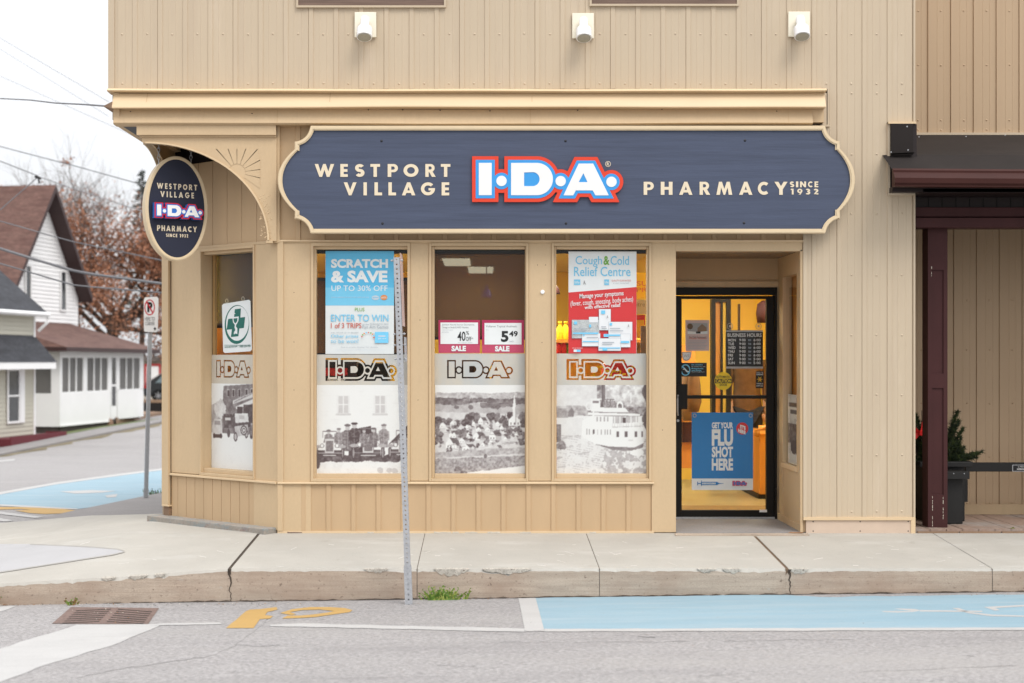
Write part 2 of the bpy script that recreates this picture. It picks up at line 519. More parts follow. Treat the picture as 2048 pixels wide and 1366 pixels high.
M['white_plastic'] = pm('white_lamp_paint', (.84, .84, .84, 1), .35, .01, 4)
M['ivory'] = pm('ivory_plate', (.80, .75, .62, 1), .5, .02, 4)
M['lens'] = pm('grey_lamp_lens', (.35, .34, .28, 1), .15, .1, 60, spec=.6)
M['black'] = pm('black_metal', (.008, .007, .006, 1), .5, .1, 8, spec=.22)
M['black_paint'] = flat('black_print', (.012, .012, .014, 1))
M['dark'] = pm('charcoal_wood', (.0075, .0070, .0068, 1), .6, .2, 6, (1,1,.3))
M['screw'] = pm('dark_screw', (.008, .009, .016, 1), .4, .1, 9)
M['glass'] = glassy('window_glass', (.97, .985, .975, 1), 1.0, .022)
M['glass_dark'] = pm('dark_window_pane', (.05, .055, .06, 1), .08, .2, 3, spec=.7)
M['screen'] = pm('grey_insect_screen', (.13, .125, .12, 1), .5, .25, .8, (1,1,.6))
M['blind'] = veil('brown_sunscreen_mesh', (.088, .046, .030, 1), .935)
M['blind_grey'] = veil('grey_sunscreen_mesh', (.045, .047, .055, 1), .94)
M['frost'] = pm('frosted_film', (.60, .535, .46, 1), .6, .05, 2.5, (1.6,1,.3))
mixin(M['frost'], (.50, .50, .50, 1), 2.2, .42, .62, (1,1,.6), seed=3.0)
M['print'] = printed('sepia_print')
M['steel'] = pm('galvanised_steel', (.37, .38, .40, 1), .5, .14, 30, metal=.1, spec=.5, fine=.08, fscale=90)
M['steel_dark'] = pm('dull_galvanised_steel', (.30, .30, .30, 1), .5, .15, 30, metal=.3)
M['pinkmetal'] = pm('sign_edge_back', (.62, .46, .42, 1), .4, .06, 10, metal=.2)
M['brown_roof'] = pm('dark_brown_metal', (.022, .018, .017, 1), .75, .2, 2, (1,1,1), spec=.15)
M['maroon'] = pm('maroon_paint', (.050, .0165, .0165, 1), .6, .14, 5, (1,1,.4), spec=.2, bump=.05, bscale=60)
mixin(M['maroon'], (.16, .11, .10, 1), 22, .72, .76, amount=.5)
M['maroon_dark'] = pm('shade_maroon_soffit', (.010, .0035, .0035, 1), .5, .15, 5)  # maroon darkened so the soffit colour carries some of the porch shade
M['maroon_metal'] = pm('maroon_gutter_metal', (.044, .0135, .0105, 1), .5, .12, 3, spec=.15)
M['deck'] = pm('weathered_deck_boards', (.29, .205, .16, 1), .75, .22, 5, (9,1,1), bump=.1, bscale=40)
mixin(M['deck'], (.34, .32, .30, 1), 1.6, .45, .7)
M['evergreen'] = pm('pine_needles', (.009, .019, .0045, 1), .7, .5, 14)
M['evergreen_light'] = pm('cedar_sprigs', (.032, .046, .006, 1), .7, .4, 14)
M['twig'] = pm('dark_twigs', (.03, .016, .014, 1), .8, .2, 20)
M['ribbon'] = pm('red_ribbon', (.62, .012, .010, 1), .3, .06, 10, spec=.6)
M['yellow_wall'] = pm('yellow_shop_wall', (.82, .56, .085, 1), .8, .04, .8)
M['orange_wood'] = pm('orange_varnished_wood', (.62, .26, .045, 1), .4, .15, 3, (4,4,.5))
M['floor_in'] = pm('tan_vinyl_floor', (.30, .25, .13, 1), .35, .1, 3)
M['ceil_in'] = pm('cream_ceiling_tile', (.66, .50, .25, 1), .9, .05, 3)
M['mat'] = pm('brown_doormat', (.20, .13, .05, 1), .95, .25, 40)
M['concrete'] = pm('pavement_concrete', (.405, .385, .345, 1), .85, .07, 1.6, detail=8, bump=.06, bscale=90, fine=.05, fscale=140)
mixin(M['concrete'], (.48, .465, .43, 1), 2.3, .55, .72, (.6,1.6,1), seed=2, amount=.7)
mixin(M['concrete'], (.30, .275, .235, 1), 5, .62, .78, (1,1,1), seed=9, amount=.6)
mixin(M['concrete'], (.34, .32, .285, 1), .9, .48, .72, (1,1,1), seed=21, amount=.6)
mixin(M['concrete'], (.20, .18, .15, 1), 60, .70, .74, (1,1,1), seed=3, amount=.7, detail=2)
M['kerb'] = pm('kerb_concrete', (.44, .362, .290, 1), .9, .20, 2.2, (1,1,9), detail=9, bump=.5, bscale=55, fine=.16, fscale=70)
mixin(M['kerb'], (.33, .235, .175, 1), 1.2, .45, .70, (1.2,1,2), seed=5, amount=.75)
mixin(M['kerb'], (.27, .20, .15, 1), 3, .50, .66, (.5,1,42), seed=13, amount=.28, detail=4)
mixin(M['kerb'], (.15, .11, .085, 1), 34, .61, .68, (1,1,1.2), seed=1, amount=.75)
mixin(M['kerb'], (.47, .44, .39, 1), 5, .68, .74, (1,1,2), seed=4, amount=.6)
M['aggregate'] = pm('exposed_aggregate', (.43,.40,.35,1), .9, .2, 20, fine=.3, fscale=55)
mixin(M['aggregate'], (.20,.175,.15,1), 55, .58, .66, (1,1,1), detail=2)
M['joint'] = pm('joint_filler', (.060, .046, .035, 1), .95, .4, 30)
M['joint_pale'] = pm('thin_joint', (.17, .145, .12, 1), .95, .4, 12)
M['joint_brown'] = pm('brown_joint_filler', (.15, .10, .065, 1), .95, .3, 30)
M['asphalt'] = pm('worn_asphalt', (.285, .272, .268, 1), .9, .07, .8, (.5,1.2,1), detail=8, bump=.25, bscale=110, fine=.36, fscale=75)
mixin(M['asphalt'], (.40, .39, .385, 1), 48, .60, .68, (1,1,1), seed=1, amount=.8, detail=2)
mixin(M['asphalt'], (.15, .145, .145, 1), 40, .63, .70, (1,1,1), seed=5, amount=.8, detail=2)
mixin(M['asphalt'], (.205, .195, .195, 1), 2.2, .50, .75, (.25,2.0,1), seed=6, amount=.5)
mixin(M['asphalt'], (.33, .315, .30, 1), 1.1, .5, .7, (.3,1.5,1), seed=16, amount=.5)
M['asphalt2'] = pm('side_path_asphalt', (.245, .232, .228, 1), .9, .10, 1.4, detail=8, fine=.15, fscale=90)
M['crack'] = pm('asphalt_crack', (.135, .130, .127, 1), .95, .2, 30)
M['paint_white'] = pm('white_road_paint', (.425, .418, .408, 1), .7, .06, 3, detail=8, fine=.06, fscale=110)
mixin(M['paint_white'], (.36, .35, .34, 1), 6, .55, .8, (.5,2.5,1), seed=3, amount=.6)
mixin(M['paint_white'], (.27, .26, .25, 1), 30, .68, .74, (.6,1.6,1), seed=7, amount=.8)
M['paint_blue'] = pm('blue_road_paint', (.235, .350, .415, 1), .7, .07, 2.2, (.5,1.5,1), detail=8, fine=.05, fscale=110)
mixin(M['paint_blue'], (.30, .385, .43, 1), 2.0, .46, .70, (.4,2.5,1), seed=8, amount=.85)
mixin(M['paint_blue'], (.15, .24, .29, 1), 9, .66, .78, (.3,3,1), seed=2, amount=.8)
mixin(M['paint_blue'], (.25, .25, .25, 1), 26, .63, .70, (.5,1.6,1), seed=12, amount=.7)
M['paint_yellow'] = pm('yellow_road_paint', (.425, .265, .085, 1), .7, .06, 5, fine=.05, fscale=110)
mixin(M['paint_yellow'], (.30, .26, .22, 1), 28, .64, .72, (.6,1.6,1), seed=7, amount=.8)
M['rust'] = pm('rusty_iron', (.165, .110, .092, 1), .75, .22, 14, bump=.1, bscale=60, fine=.2, fscale=60)
M['void'] = pm('dark_void', (.012, .008, .007, 1), .9, .2, 10)
M['earth'] = pm('bare_ground', (.20, .175, .14, 1), .95, .2, .3, fine=.1)
M['grass'] = pm('verge_grass', (.13, .16, .06, 1), .9, .35, 3)
M['weed'] = pm('weed_leaves', (.13, .24, .035, 1), .7, .35, 20)
M['leaf_dry'] = pm('dry_leaf', (.24, .12, .05, 1), .8, .4, 12)
M['pale_bit'] = pm('pale_litter', (.55, .50, .42, 1), .7, .2, 12)
M['puddle'] = pm('wet_film', (.388, .382, .385, 1), .5, .05, 3, spec=.3)
M['verge_dirt'] = pm('gutter_leaves', (.17, .14, .085, 1), .95, .4, 2)
M['damp'] = pm('damp_edge', (.32, .305, .28, 1), .7, .1, 8)
M['clap_white'] = pm('white_clapboard', (.82, .82, .82, 1), .6, .03, 1)
M['clap_cream'] = pm('cream_clapboard', (.50, .48, .40, 1), .6, .03, 1)
M['shingle_brown'] = pm('brown_shingles', (.125, .068, .055, 1), .9, .25, 2.2, (1,1,2.5), detail=6, fine=.2, fscale=6)
mixin(M['shingle_brown'], (.075, .034, .028, 1), 1.0, .46, .66, (.8,.8,6), seed=2, amount=.8)
mixin(M['shingle_brown'], (.17, .10, .085, 1), 2.5, .58, .72, (1,1,6), seed=8, amount=.6)
M['shingle_grey'] = pm('charcoal_shingles', (.045, .047, .055, 1), .9, .25, 3, (1,1,2), fine=.2, fscale=8)
mixin(M['shingle_grey'], (.028,.029,.034,1), 1.2, .46, .66, (.8,.8,6), seed=2, amount=.8)
M['brown_trim'] = pm('brown_trim', (.040, .018, .017, 1), .5, .1, 2)
M['maroon_box'] = pm('maroon_timber', (.13, .022, .03, 1), .7, .1, 2)
M['lattice'] = pm('dark_lattice', (.055, .045, .04, 1), .9, .4, 5)
M['timber'] = pm('weathered_timber', (.24, .155, .10, 1), .85, .2, 2, (1,1,3))
M['rock'] = pm('fieldstone', (.25, .16, .11, 1), .9, .3, 4, bump=.3, bscale=6)
M['bark'] = pm('oak_bark', (.060, .045, .038, 1), .95, .3, 5)
M['twiggrey'] = pm('grey_twigs', (.15, .125, .115, 1), .95, .3, 5)
M['oakleaf'] = pm('russet_oak_leaves', (.33, .145, .078, 1), .8, .45, .9)
M['oakleaf2'] = pm('brown_oak_leaves', (.22, .115, .075, 1), .8, .4, .9)
M['spruce'] = pm('spruce_needles', (.075, .09, .08, 1), .9, .3, 2)
M['cable'] = pm('grey_cable', (.16, .16, .17, 1), .7, .2, 2)
M['cable_pale'] = pm('pale_wire', (.26, .26, .27, 1), .7, .1, 2)
M['carpaint'] = pm('black_car_paint', (.014, .018, .022, 1), .2, .1, 2, spec=.6, coat=.6)
M['carglass'] = pm('car_window', (.22, .30, .33, 1), .05, .1, 2, spec=.8)
M['tyre'] = pm('tyre_rubber', (.010, .010, .010, 1), .9, .1, 9)
M['alloy'] = pm('alloy_wheel', (.55, .56, .58, 1), .3, .05, 9, metal=.5)
M['garage_wall'] = pm('pale_block_wall', (.55, .50, .42, 1), .8, .06, 1)
M['redframe'] = pm('red_door_frame', (.42, .03, .03, 1), .5, .05, 2)
M['coat'] = pm('brown_coat', (.16, .085, .035, 1), .85, .3, 8, bump=.15, bscale=12)
M['denim'] = pm('dark_trousers', (.03, .03, .04, 1), .9, .2, 20)
M['skin'] = pm('skin', (.52, .31, .22, 1), .5, .05, 20)
M['hair'] = pm('grey_hair', (.25, .23, .21, 1), .7, .2, 40)
M['purple'] = pm('blue_violet_shade', (.10, .06, .36, 1), .3, .05, 9)
M['wood_oil'] = pm('old_window_board', (.165, .11, .085, 1), .8, .3, 4, (.6,1,14), detail=7, fine=.1)
for n_, c_ in (('ink_sky', (.10,.47,.76)), ('ink_sky2', (.18,.55,.80)), ('ink_white', (.80,.81,.83)), ('ink_paper', (.72,.74,.76)),
               ('ink_green', (.16,.40,.05)), ('ink_red', (.66,.035,.04)), ('ink_crimson', (.44,.02,.09)), ('ink_rose', (.52,.06,.13)), ('ink_lines', (.36,.40,.45)),
               ('ink_orange', (.70,.24,.05)), ('ink_flu', (.022,.20,.52)), ('ink_pink', (.62,.47,.46)), ('ink_yellow', (.86,.60,.02)),
               ('ink_teal', (.0,.125,.10)), ('ink_brown', (.14,.07,.04)), ('ink_grey', (.35,.35,.36)), ('ink_cyan', (.05,.33,.55)), ('ink_cap', (.55,.62,.70)),
               ('ink_coral', (.60,.16,.13)), ('ink_mint', (.62,.72,.70))):
    M[n_] = flat(n_, c_ + (1,), .45)

# ------------------------------------------------------------------ the setting
def gut(x):                       # gutter level along the kerb
    return -.274 - .083*(4 - min(max(x, -8), 8))/6.74
def zs(d): return interp(d, [11.5, 16, 44, 57, 80, 120, 400], [-.33, -.30, -1.30, -.85, -.45, .1, .3])
def zroad(x, d):
    g = gut(x)
    if d <= 11.5: return g + .033*min(11.5-d, 3.5) - .02*max(0, 11.5-d-5)
    if d < 16: return lerp(g, -.30, (d-11.5)/4.5)
    return zs(d)
def grid(name, xs, ds, fn, mat, dz=0.0):
    mb = MB(); vs = [(x, d-D0, fn(x, d)+dz) for d in ds for x in xs]; n = len(xs)
    fs = [(j*n+i, j*n+i+1, (j+1)*n+i+1, (j+1)*n+i) for j in range(len(ds)-1) for i in range(n-1)]
    mb.add(vs, fs, mat); return mb.build(name)
xs_r = [-70,-40,-28,-20,-14,-10,-8,-6,-4,-2,0,2,4,6,8,14,25,45,70]
def XL(d): return -12.7 + .159*(d-52)
mb = MB(); n = len(xs_r); ds = [-14,-6,0,4,6.5,8.0,11.5,16]
mb.add([(x, d-D0, zroad(x, d)) for d in ds for x in xs_r], [(j*n+i, j*n+i+1, (j+1)*n+i+1, (j+1)*n+i) for j in range(len(ds)-1) for i in range(n-1)], M['asphalt'])
ds = [16,20,24,30,37,44,50,57,68,80,100,120]; ts = [0,.25,.5,.75,1]; n = 5
mb.add([(lerp(XL(d)-.05, 12, t), d-D0, zs(d)) for d in ds for t in ts], [(j*n+i, j*n+i+1, (j+1)*n+i+1, (j+1)*n+i) for j in range(len(ds)-1) for i in range(n-1)], M['asphalt'])
tag(mb.build('road'), kind='structure')
o = grid('ground', [-1500,-400,-120,-60,-25,-8,0,8,25,60,120,400,1500], [-900,-200,-40,0,8,11.5,16,30,44,57,80,120,400,2500],
         lambda x, d: zroad(max(min(x, 60), -60), max(d, -14)), M['earth'], -.45); tag(o, kind='structure')

def road_pt(px, py, lift=0.0):
    r = ray(px, py); t = 9.0
    for _ in range(60):
        p = CAM + r*t
        h = p.z - (zroad(p.x, p.y+D0) + lift)
        t += h / max(-r.z - .0, .01) * .7
        t = max(2, min(t, 140))
    return CAM + r*t
def marking(name, polys, mat, lift=.005, side=False):
    """painted marking traced on the road surface; long edges are cut up so they follow the ground"""
    mb = MB()
    for pl in polys:
        a = sum(pl[i-1][0]*pl[i][1] - pl[i][0]*pl[i-1][1] for i in range(len(pl)))
        if a > 0: pl = pl[::-1]
        mb.add([road_pt(*p, lift) for p in pl], [list(range(len(pl)))], mat)
    return tag(mb.build(name), kind='structure')
def rag(p0, p1, n, amp):
    return [(lerp(p0[0], p1[0], i/n) + random.uniform(-amp*2, amp*2)*(0 < i < n), lerp(p0[1], p1[1], i/n) + random.uniform(-amp, amp)*(0 < i < n)) for i in range(n+1)]
def lineband(pts_top, pts_bot): return pts_top + pts_bot[::-1]
marking('blue_parking_bay', [lineband(rag((1068,1194),(1500,1185),14,1.2) + rag((1500,1185),(1640,1194),6,1.2)[1:] + rag((1640,1194),(2200,1186),16,1.2)[1:],
                                      rag((1085,1258),(2200,1256),30,.5))], M['paint_blue'], .0018)
marking('white_bay_line', [lineband(rag((1037,1196),(1071,1195),4,.8), rag((1050,1262),(1089,1262),3,.5)),
                           lineband(rag((1089,1257.5),(2200,1254),30,.6), rag((1089,1263),(2200,1259.5),30,.6)),
                           lineband(rag((540,1249),(600,1246.5),4,.3) + rag((600,1246.5),(1049,1257),16,.5)[1:], rag((540,1252),(1049,1263.5),16,.5)),
                           lineband(rag((318,1247),(440,1245),8,.4), rag((300,1251),(444,1248),8,.4))], M['paint_white'], .003)
marking('white_stop_line', [lineband(rag((-60,1312),(0,1297),3,1) + rag((0,1297),(155,1249),8,1.2)[1:] + [(318,1248)],
                                     rag((-120,1420),(0,1364),5,1) + rag((0,1364),(90,1330),5,1.2)[1:] + rag((90,1330),(240,1285),7,1.2)[1:] + rag((240,1285),(318,1252),4,.8)[1:]),
                            [(-60,1225),(-60,1218),(0,1213),(34,1211),(12,1220),(0,1223)]], M['paint_white'], .0022)
# yellow no-parking letter and ring
marking('yellow_kerb_symbol', [rag((452,1256),(492,1222),4,.6) + [(500,1219),(520,1218),(553,1214),(555,1219),(535,1224),(530,1230),(546,1232),(540,1237),(520,1238),(507,1256)],
                               [(560,1226),(585,1218),(620,1214),(660,1214),(690,1216),(705,1220),(700,1224),(665,1229),(630,1234),(596,1236),(564,1237),(575,1231),(600,1231),(625,1229),(655,1225),(668,1222),(640,1219),(605,1220),(580,1224),(592,1228),(583,1230)]],
        M['paint_yellow'], .0026)
# wheelchair symbol in the bay
marking('wheelchair_symbol', [[(1758,1221),(1770,1218),(1800,1217),(1830,1218),(1842,1221),(1826,1224),(1795,1225),(1768,1224)],
                              [(1840,1220),(1965,1221.5),(1964,1224),(1840,1223)],
                              [(1904,1216),(1918,1216),(1940,1224),(1985,1229),(2048,1231),(2120,1230),(2120,1233),(2048,1233.5),(1980,1232),(1935,1226)],
                              [(1968,1214),(2000,1212),(2060,1209),(2060,1212),(1990,1216),(2000,1220),(1990,1221)]], M['paint_white'], .0028)
# cracks in the asphalt
def crack(pts, w, n=4):
    out = []
    for a, b in zip(pts, pts[1:]):
        for i in range(n): out.append((lerp(a[0], b[0], i/n)+random.uniform(-3,3), lerp(a[1], b[1], i/n)+random.uniform(-1.2,1.2)))
    out.append(pts[-1])
    return [(p[0], p[1]-w*random.uniform(.1,.6)) for p in out] + [(p[0], p[1]+w*random.uniform(.1,.6)) for p in out[::-1]]
marking('road_crack', [crack([(540,1236),(505,1265),(470,1292),(420,1312),(330,1325),(230,1340),(150,1356)], .9, 6),
                       crack([(470,1290),(520,1293),(560,1290)], .7, 5), crack([(1275,1273),(1310,1275)], 1.8, 4), crack([(1930,1312),(1948,1312)], 1.4, 3),
                       crack([(860,1330),(950,1333)], .5, 6), crack([(1400,1352),(1480,1348)], .5, 6), crack([(1440,1282),(1700,1279)], .45, 12), crack([(1000,1285),(1380,1283)], .4, 14),
                       crack([(640,1358),(900,1352)], .4, 10), crack([(1700,1345),(2040,1330)], .4, 10), crack([(60,1265),(180,1300)], .35, 8)], M['crack'], .0010)
# side street markings
marking('side_blue_parking_bay', [[(-40,991),(0,985),(110,966),(220,951),(340,936),(548,937),(290,1000),(230,1008),(155,1018),(80,1014),(0,1010),(-40,1009)]], M['paint_blue'], .003)
marking('side_white_line', [[(-40,990),(0,984),(110,965),(220,950),(340,935),(340,938),(220,954),(110,969),(0,989),(-40,995)],
                            [(0,1008.5),(80,1012.5),(155,1017),(155,1019),(80,1015.5),(0,1012)],
                            [(-20,1021),(0,1023),(88,1034),(70,1036),(0,1028),(-20,1026)], [(-20,1034),(0,1036),(28,1041),(10,1043),(-20,1040)],
                            [(120,983),(180,980),(232,982),(205,985),(150,987)], [(210,991),(235,988),(232,994),(215,995)],
                            [(-20,923),(30,918),(28,921),(-20,926)]], M['paint_white'], .006)
marking('side_yellow_symbol', [[(-20,1014),(0,1014),(60,1014),(120,1017),(156,1021),(140,1026),(90,1028),(60,1026),(30,1021),(60,1019),(40,1018),(0,1019),(-20,1019)]], M['paint_yellow'], .005)

# pavement slabs
JX = [-7.2, -1.92, -.51, .86, 2.27, 3.81, 5.3, 8.5]
def pav_front(x): return 11.47 - .10*interp(x, [-7.2,-3.6,-2], [1,.5,0])
def pav_ftop(x): return interp(x, [-7.2,-5.1,-3.62,-2.7,-1.92,9], [-.31,-.27,-.205,-.155,-.10,-.098])
def pav_back(x): return interp(x, [-7.2,-6.5,-5.1,-3.98,-3.03,-2.9,9], [16.3,16.3,16.1,15.4,14.6,14.5,14.4])
def pav_z(x, d):
    df, db = pav_front(x), pav_back(x)
    bz = interp(x, [-7.2,-6.5,-5.1,-3.98,-3.03,9], [-.30,-.28,-.25,-.10,0,0])
    mid = interp(x, [-4, -3, -2], [lerp(pav_ftop(x), bz, .5), -.02, -.005])
    return interp(d, [df, 13.0, db], [pav_ftop(x), mid, bz])
smb = MB()
for a, b in zip(JX, JX[1:]):
    ga = .012 if abs(a+1.92) < .01 or abs(a-2.27) < .01 else .003
    gb = .012 if abs(b+1.92) < .01 or abs(b-2.27) < .01 else .003
    n = max(8, int((b-a)/.04)); xs = [lerp(a+ga, b-gb, i/n) for i in range(n+1)]
    chip = [random.gauss(0, .0022) + (-.006*random.random() if random.random() < .08 else 0) for _ in xs]
    for (c0, wd) in ((-2.75,.10),(-2.4,.16),(-.62,.16),(-.1,.22),(.12,.3),(.15,.12),(1.95,.25),(2.38,.11),(1.0,.06)):
        for i, x in enumerate(xs):
            if abs(x-c0) < wd: chip[i] -= random.uniform(.002, .014)*(1-abs(x-c0)/wd)
    rows = []
    def fz(x): return pav_ftop(x)
    rows.append([(x, pav_front(x)-D0+.002, zroad(x, 11.45)-.08) for x in xs])
    rows.append([(x, pav_front(x)-D0, (zroad(x,11.45)*.5+fz(x)*.5)) for x in xs])
    rows.append([(x, pav_front(x)-D0+.002, fz(x)-.018+min(0,c)*1.6) for x, c in zip(xs, chip)])
    rows.append([(x, pav_front(x)-D0+.014-min(0,c)*1.2, fz(x)+c*.35) for x, c in zip(xs, chip)])
    for t in (.04,.15,.3,.5,.7,.85,1.0,1.25,1.6,2.0,2.6,3.2,4.0):
        rows.append([(x, min(pav_front(x)+.014+t*1.516, pav_back(x))-D0, pav_z(x, min(pav_front(x)+.014+t*1.516, pav_back(x)))) for x in xs])
    k = len(rows); nn = len(xs)
    vs = [p for r_ in rows for p in r_]
    f_k = [(j*nn+i, j*nn+i+1, (j+1)*nn+i+1, (j+1)*nn+i) for j in range(2) for i in range(nn-1)]
    f_m = [(j*nn+i, j*nn+i+1, (j+1)*nn+i+1, (j+1)*nn+i) for j in range(2,3) for i in range(nn-1)]
    f_t = [(j*nn+i, j*nn+i+1, (j+1)*nn+i+1, (j+1)*nn+i) for j in range(3,k-1) for i in range(nn-1)
           if not (rows[j+1][i][1] - rows[j][i][1] < 1e-5 and rows[j+1][i+1][1] - rows[j][i+1][1] < 1e-5)]
    side = [[j*nn for j in range(k-1, -1, -1)], [j*nn+nn-1 for j in range(k)]]
    k0 = len(smb.v)
    smb.add(vs, f_k, M['kerb']); i_c = smb.m(M['concrete'])
    for f in f_m + f_t: smb.f.append([k0+q for q in f]); smb.mi.append(i_c)
tag(smb.build('pavement'), kind='structure')
# joint filler just below the slab surface
jmb = MB()
for jx in JX[1:-1]:
    wide = abs(jx+1.92) < .01 or abs(jx-2.27) < .01
    mt = M['joint_brown'] if abs(jx-2.27) < .01 else M['joint'] if wide else M['joint_pale']
    w = .013 if wide else .004
    ds = np.linspace(pav_front(jx)+.004, 13.35, 24)
    vs = []
    for d in ds:
        lift = -.004 if wide else -.003
        vs += [(jx-w, d-D0, pav_z(jx,d)+lift), (jx+w, d-D0, pav_z(jx,d)+lift)]
    vs = [(jx-w, ds[0]-D0, zroad(jx,11.45)-.05), (jx+w, ds[0]-D0, zroad(jx,11.45)-.05)] + vs
    jmb.add(vs, [(2*i, 2*i+1, 2*i+3, 2*i+2) for i in range(len(vs)//2-1)], mt)
tag(jmb.build('pavement_joint'), kind='structure')
# kerb crack below the widest joint, and two finer ones
cmb = MB()
for cx, top, amp in ((-1.915, -.105, .02), (2.285, -.105, .012)):
    z0 = zroad(cx, 11.45); n = 12; L_, R_ = [], []
    x = cx
    for i in range(n+1):
        z = lerp(top, z0, i/n); x = cx + random.uniform(-amp, amp)*.6 + (i/n)*.006; w = lerp(.013, .0022, (i/n)**.35)
        yy = pav_front(cx)-D0-.0035
        L_.append((x-w, yy, z)); R_.append((x+w, yy, z))
    cmb.add(L_+R_, [(i, n+1+i, n+2+i, i+1)[::-1] for i in range(n)], M['joint'])
for cx, dz in ((-1.92, 0), (2.27, 0)):
    zb_, yk = zroad(cx, 11.45), pav_front(cx)-D0
    cmb.add([(cx-.0125, yk-.0015, zb_-.02), (cx+.0125, yk-.0015, zb_-.02), (cx+.0125, yk-.0015, -.150), (cx, yk-.0015, -.128), (cx-.0125, yk-.0015, -.150)], [(0,1,2,3,4)], M['kerb'])
tag(cmb.build('kerb_crack'), kind='structure')
# chipped patches along the top of the kerb showing the aggregate
amb = MB(); rr_ = random.Random(31)
for a, b, h in ((728,776,9),(868,938,16),(965,1062,11),(1395,1432,8),(1446,1482,10),(1580,1616,13),(205,232,8),(258,296,10),(310,330,7)):
    n = 14; up_, dn_ = [], []
    for i in range(n+1):
        px = lerp(a, b, i/n); e = math.sin(math.pi*i/n)**.6
        x = X(px, 11.47); yk = pav_front(x)-D0-.0022; zt_ = pav_ftop(x)-.003
        up_.append((x, yk, zt_)); dn_.append((x, yk, zt_ - h*e*rr_.uniform(.55,1)/266))
    amb.add(dn_+up_, [(i, i+1, n+2+i, n+1+i) for i in range(n)], M['aggregate'])
    up2 = [(p[0], p[1]+.0, p[2]) for p in up_]; bk = [(p[0], p[1]+.018+rr_.uniform(0,.03)*math.sin(math.pi*i/n), pav_z(p[0], p[1]+D0+.04)+.0012) for i, p in enumerate(up_)]
    amb.add(up2+bk, [(i, i+1, n+2+i, n+1+i) for i in range(n)], M['aggregate'])
tag(amb.build('kerb_chip'), kind='structure')
# thin wet film left on the slab at the corner
pmb = MB()
pts = [(-60,1094),(0,1088),(60,1088),(130,1091),(190,1094),(235,1098),(248,1102),(225,1109),(160,1119),(90,1130),(0,1144),(-60,1152)]
def pave_pt(px, py, lift=0):
    r = ray(px, py); t = 11.5
    for _ in range(80):
        p = CAM + r*t; h = p.z - (pav_z(p.x, p.y+D0)+lift); t += h/max(-r.z,.05)*.6; t = max(9, min(t, 16))
    return CAM + r*t
tops, bots = [(-210,1116),(-60,1093),(0,1088),(60,1088),(130,1091),(190,1094),(235,1098),(249,1102)], [(-210,1119),(-60,1152),(0,1144),(90,1130),(160,1119),(225,1109),(249,1103)]
vs = []; nx, ny = 60, 9
for i in range(nx+1):
    px = lerp(-210, 248.5, i/nx); y0 = interp(px, [p[0] for p in tops], [p[1] for p in tops]); y1 = interp(px, [p[0] for p in bots], [p[1] for p in bots])
    for k in range(ny+1): vs.append(pave_pt(px, lerp(y1, y0, k/ny), .0035))
pmb.add(vs, [(i*(ny+1)+k, (i+1)*(ny+1)+k, (i+1)*(ny+1)+k+1, i*(ny+1)+k+1) for i in range(nx) for k in range(ny)], M['puddle'])
rim = MB(); 
for (pa, pb_) in list(zip(bots, bots[1:])) + [(p, q) for p, q in zip(tops[3:], tops[4:])]:
    for s_ in range(4):
        u0, u1 = s_/4, (s_+1)/4; x0, x1 = lerp(pa[0],pb_[0],u0), lerp(pa[0],pb_[0],u1); y0, y1 = lerp(pa[1],pb_[1],u0), lerp(pa[1],pb_[1],u1); w = 1.4
        pmb.add([pave_pt(x0,y0+w,.0042), pave_pt(x1,y1+w,.0042), pave_pt(x1,y1-w*.6,.0042), pave_pt(x0,y0-w*.6,.0042)], [(0,1,2,3)], M['damp'])
tag(pmb.build('puddle'), kind='structure')
# scuffs and pale scratches on the slabs
scm = MB()
M['scuff'] = pm('pale_scuff', (.56,.54,.50,1), .9, .1, 30)
for _ in range(46):
    px = random.uniform(120, 2040); py = random.uniform(1082, 1134); l = random.uniform(8, 34); s = random.uniform(-.5,.9)*(1 if px > 970 else -1)
    w = random.uniform(.25, .6)
    q = [(px,py-w),(px+l*.6,py-w+l*.6*s*.5),(px+l*.6,py+w+l*.6*s*.5),(px,py+w)]
    if min(p[1] for p in q) < 1078 or max(p[1] for p in q) > 1135: continue
    scm.add([pave_pt(*p, .0012) for p in q[::-1]], [(0,1,2,3)], M['scuff'])
tag(scm.build('pavement_scuff'), kind='structure')

# asphalt path beside the pharmacy and far pavement across the side street
def strip(name, pts, mat, dz, edge=True):
    """pts: (left x, right x, d) rows, sheet above the road with a vertical edge on the street side"""
    mb = MB(); vs = []
    for xl, xr, d in pts:
        z = zs(d)+dz
        vs += [(xl, d-D0, z), (xr, d-D0, z)]
    fs = [(2*i, 2*i+1, 2*i+3, 2*i+2) for i in range(len(pts)-1)]
    mb.add(vs, fs, mat)
    if edge:
        for k in (0, 1):
            ev = []
            for xl, xr, d in pts:
                x = (xl, xr)[k]; ev += [(x, d-D0, zs(d)+dz), (x, d-D0, zs(d)-.12)]
            mb.add(ev, [(2*i, 2*i+1, 2*i+3, 2*i+2) for i in range(len(pts)-1)], mat)
    return tag(mb.build(name), kind='structure')
strip('side_path', [(-5.05,-2.9,15.7),(-5.0,-2.9,18.4),(-4.9,-2.9,21.4),(-4.75,-2.9,25),(-4.7,-2.9,34),(-4.6,-2.9,60)], M['asphalt2'], .03)
mb = MB(); vs = []
for d in (28,36,40,44,48,52,57,62,68,75,90):
    for t, dz in ((0,-.12),(0,.06),(-1.2,-.02),(-2.6,-.24),(-3.1,-.32),(-4.5,-.36)): vs.append((XL(d)+t, d-D0, zs(d)+dz))
mb.add(vs, [(6*i+k, 6*i+6+k, 6*i+7+k, 6*i+k+1) for i in range(10) for k in range(5)], M['asphalt2']); tag(mb.build('far_pavement'), kind='structure')
mb = MB(); vs = []
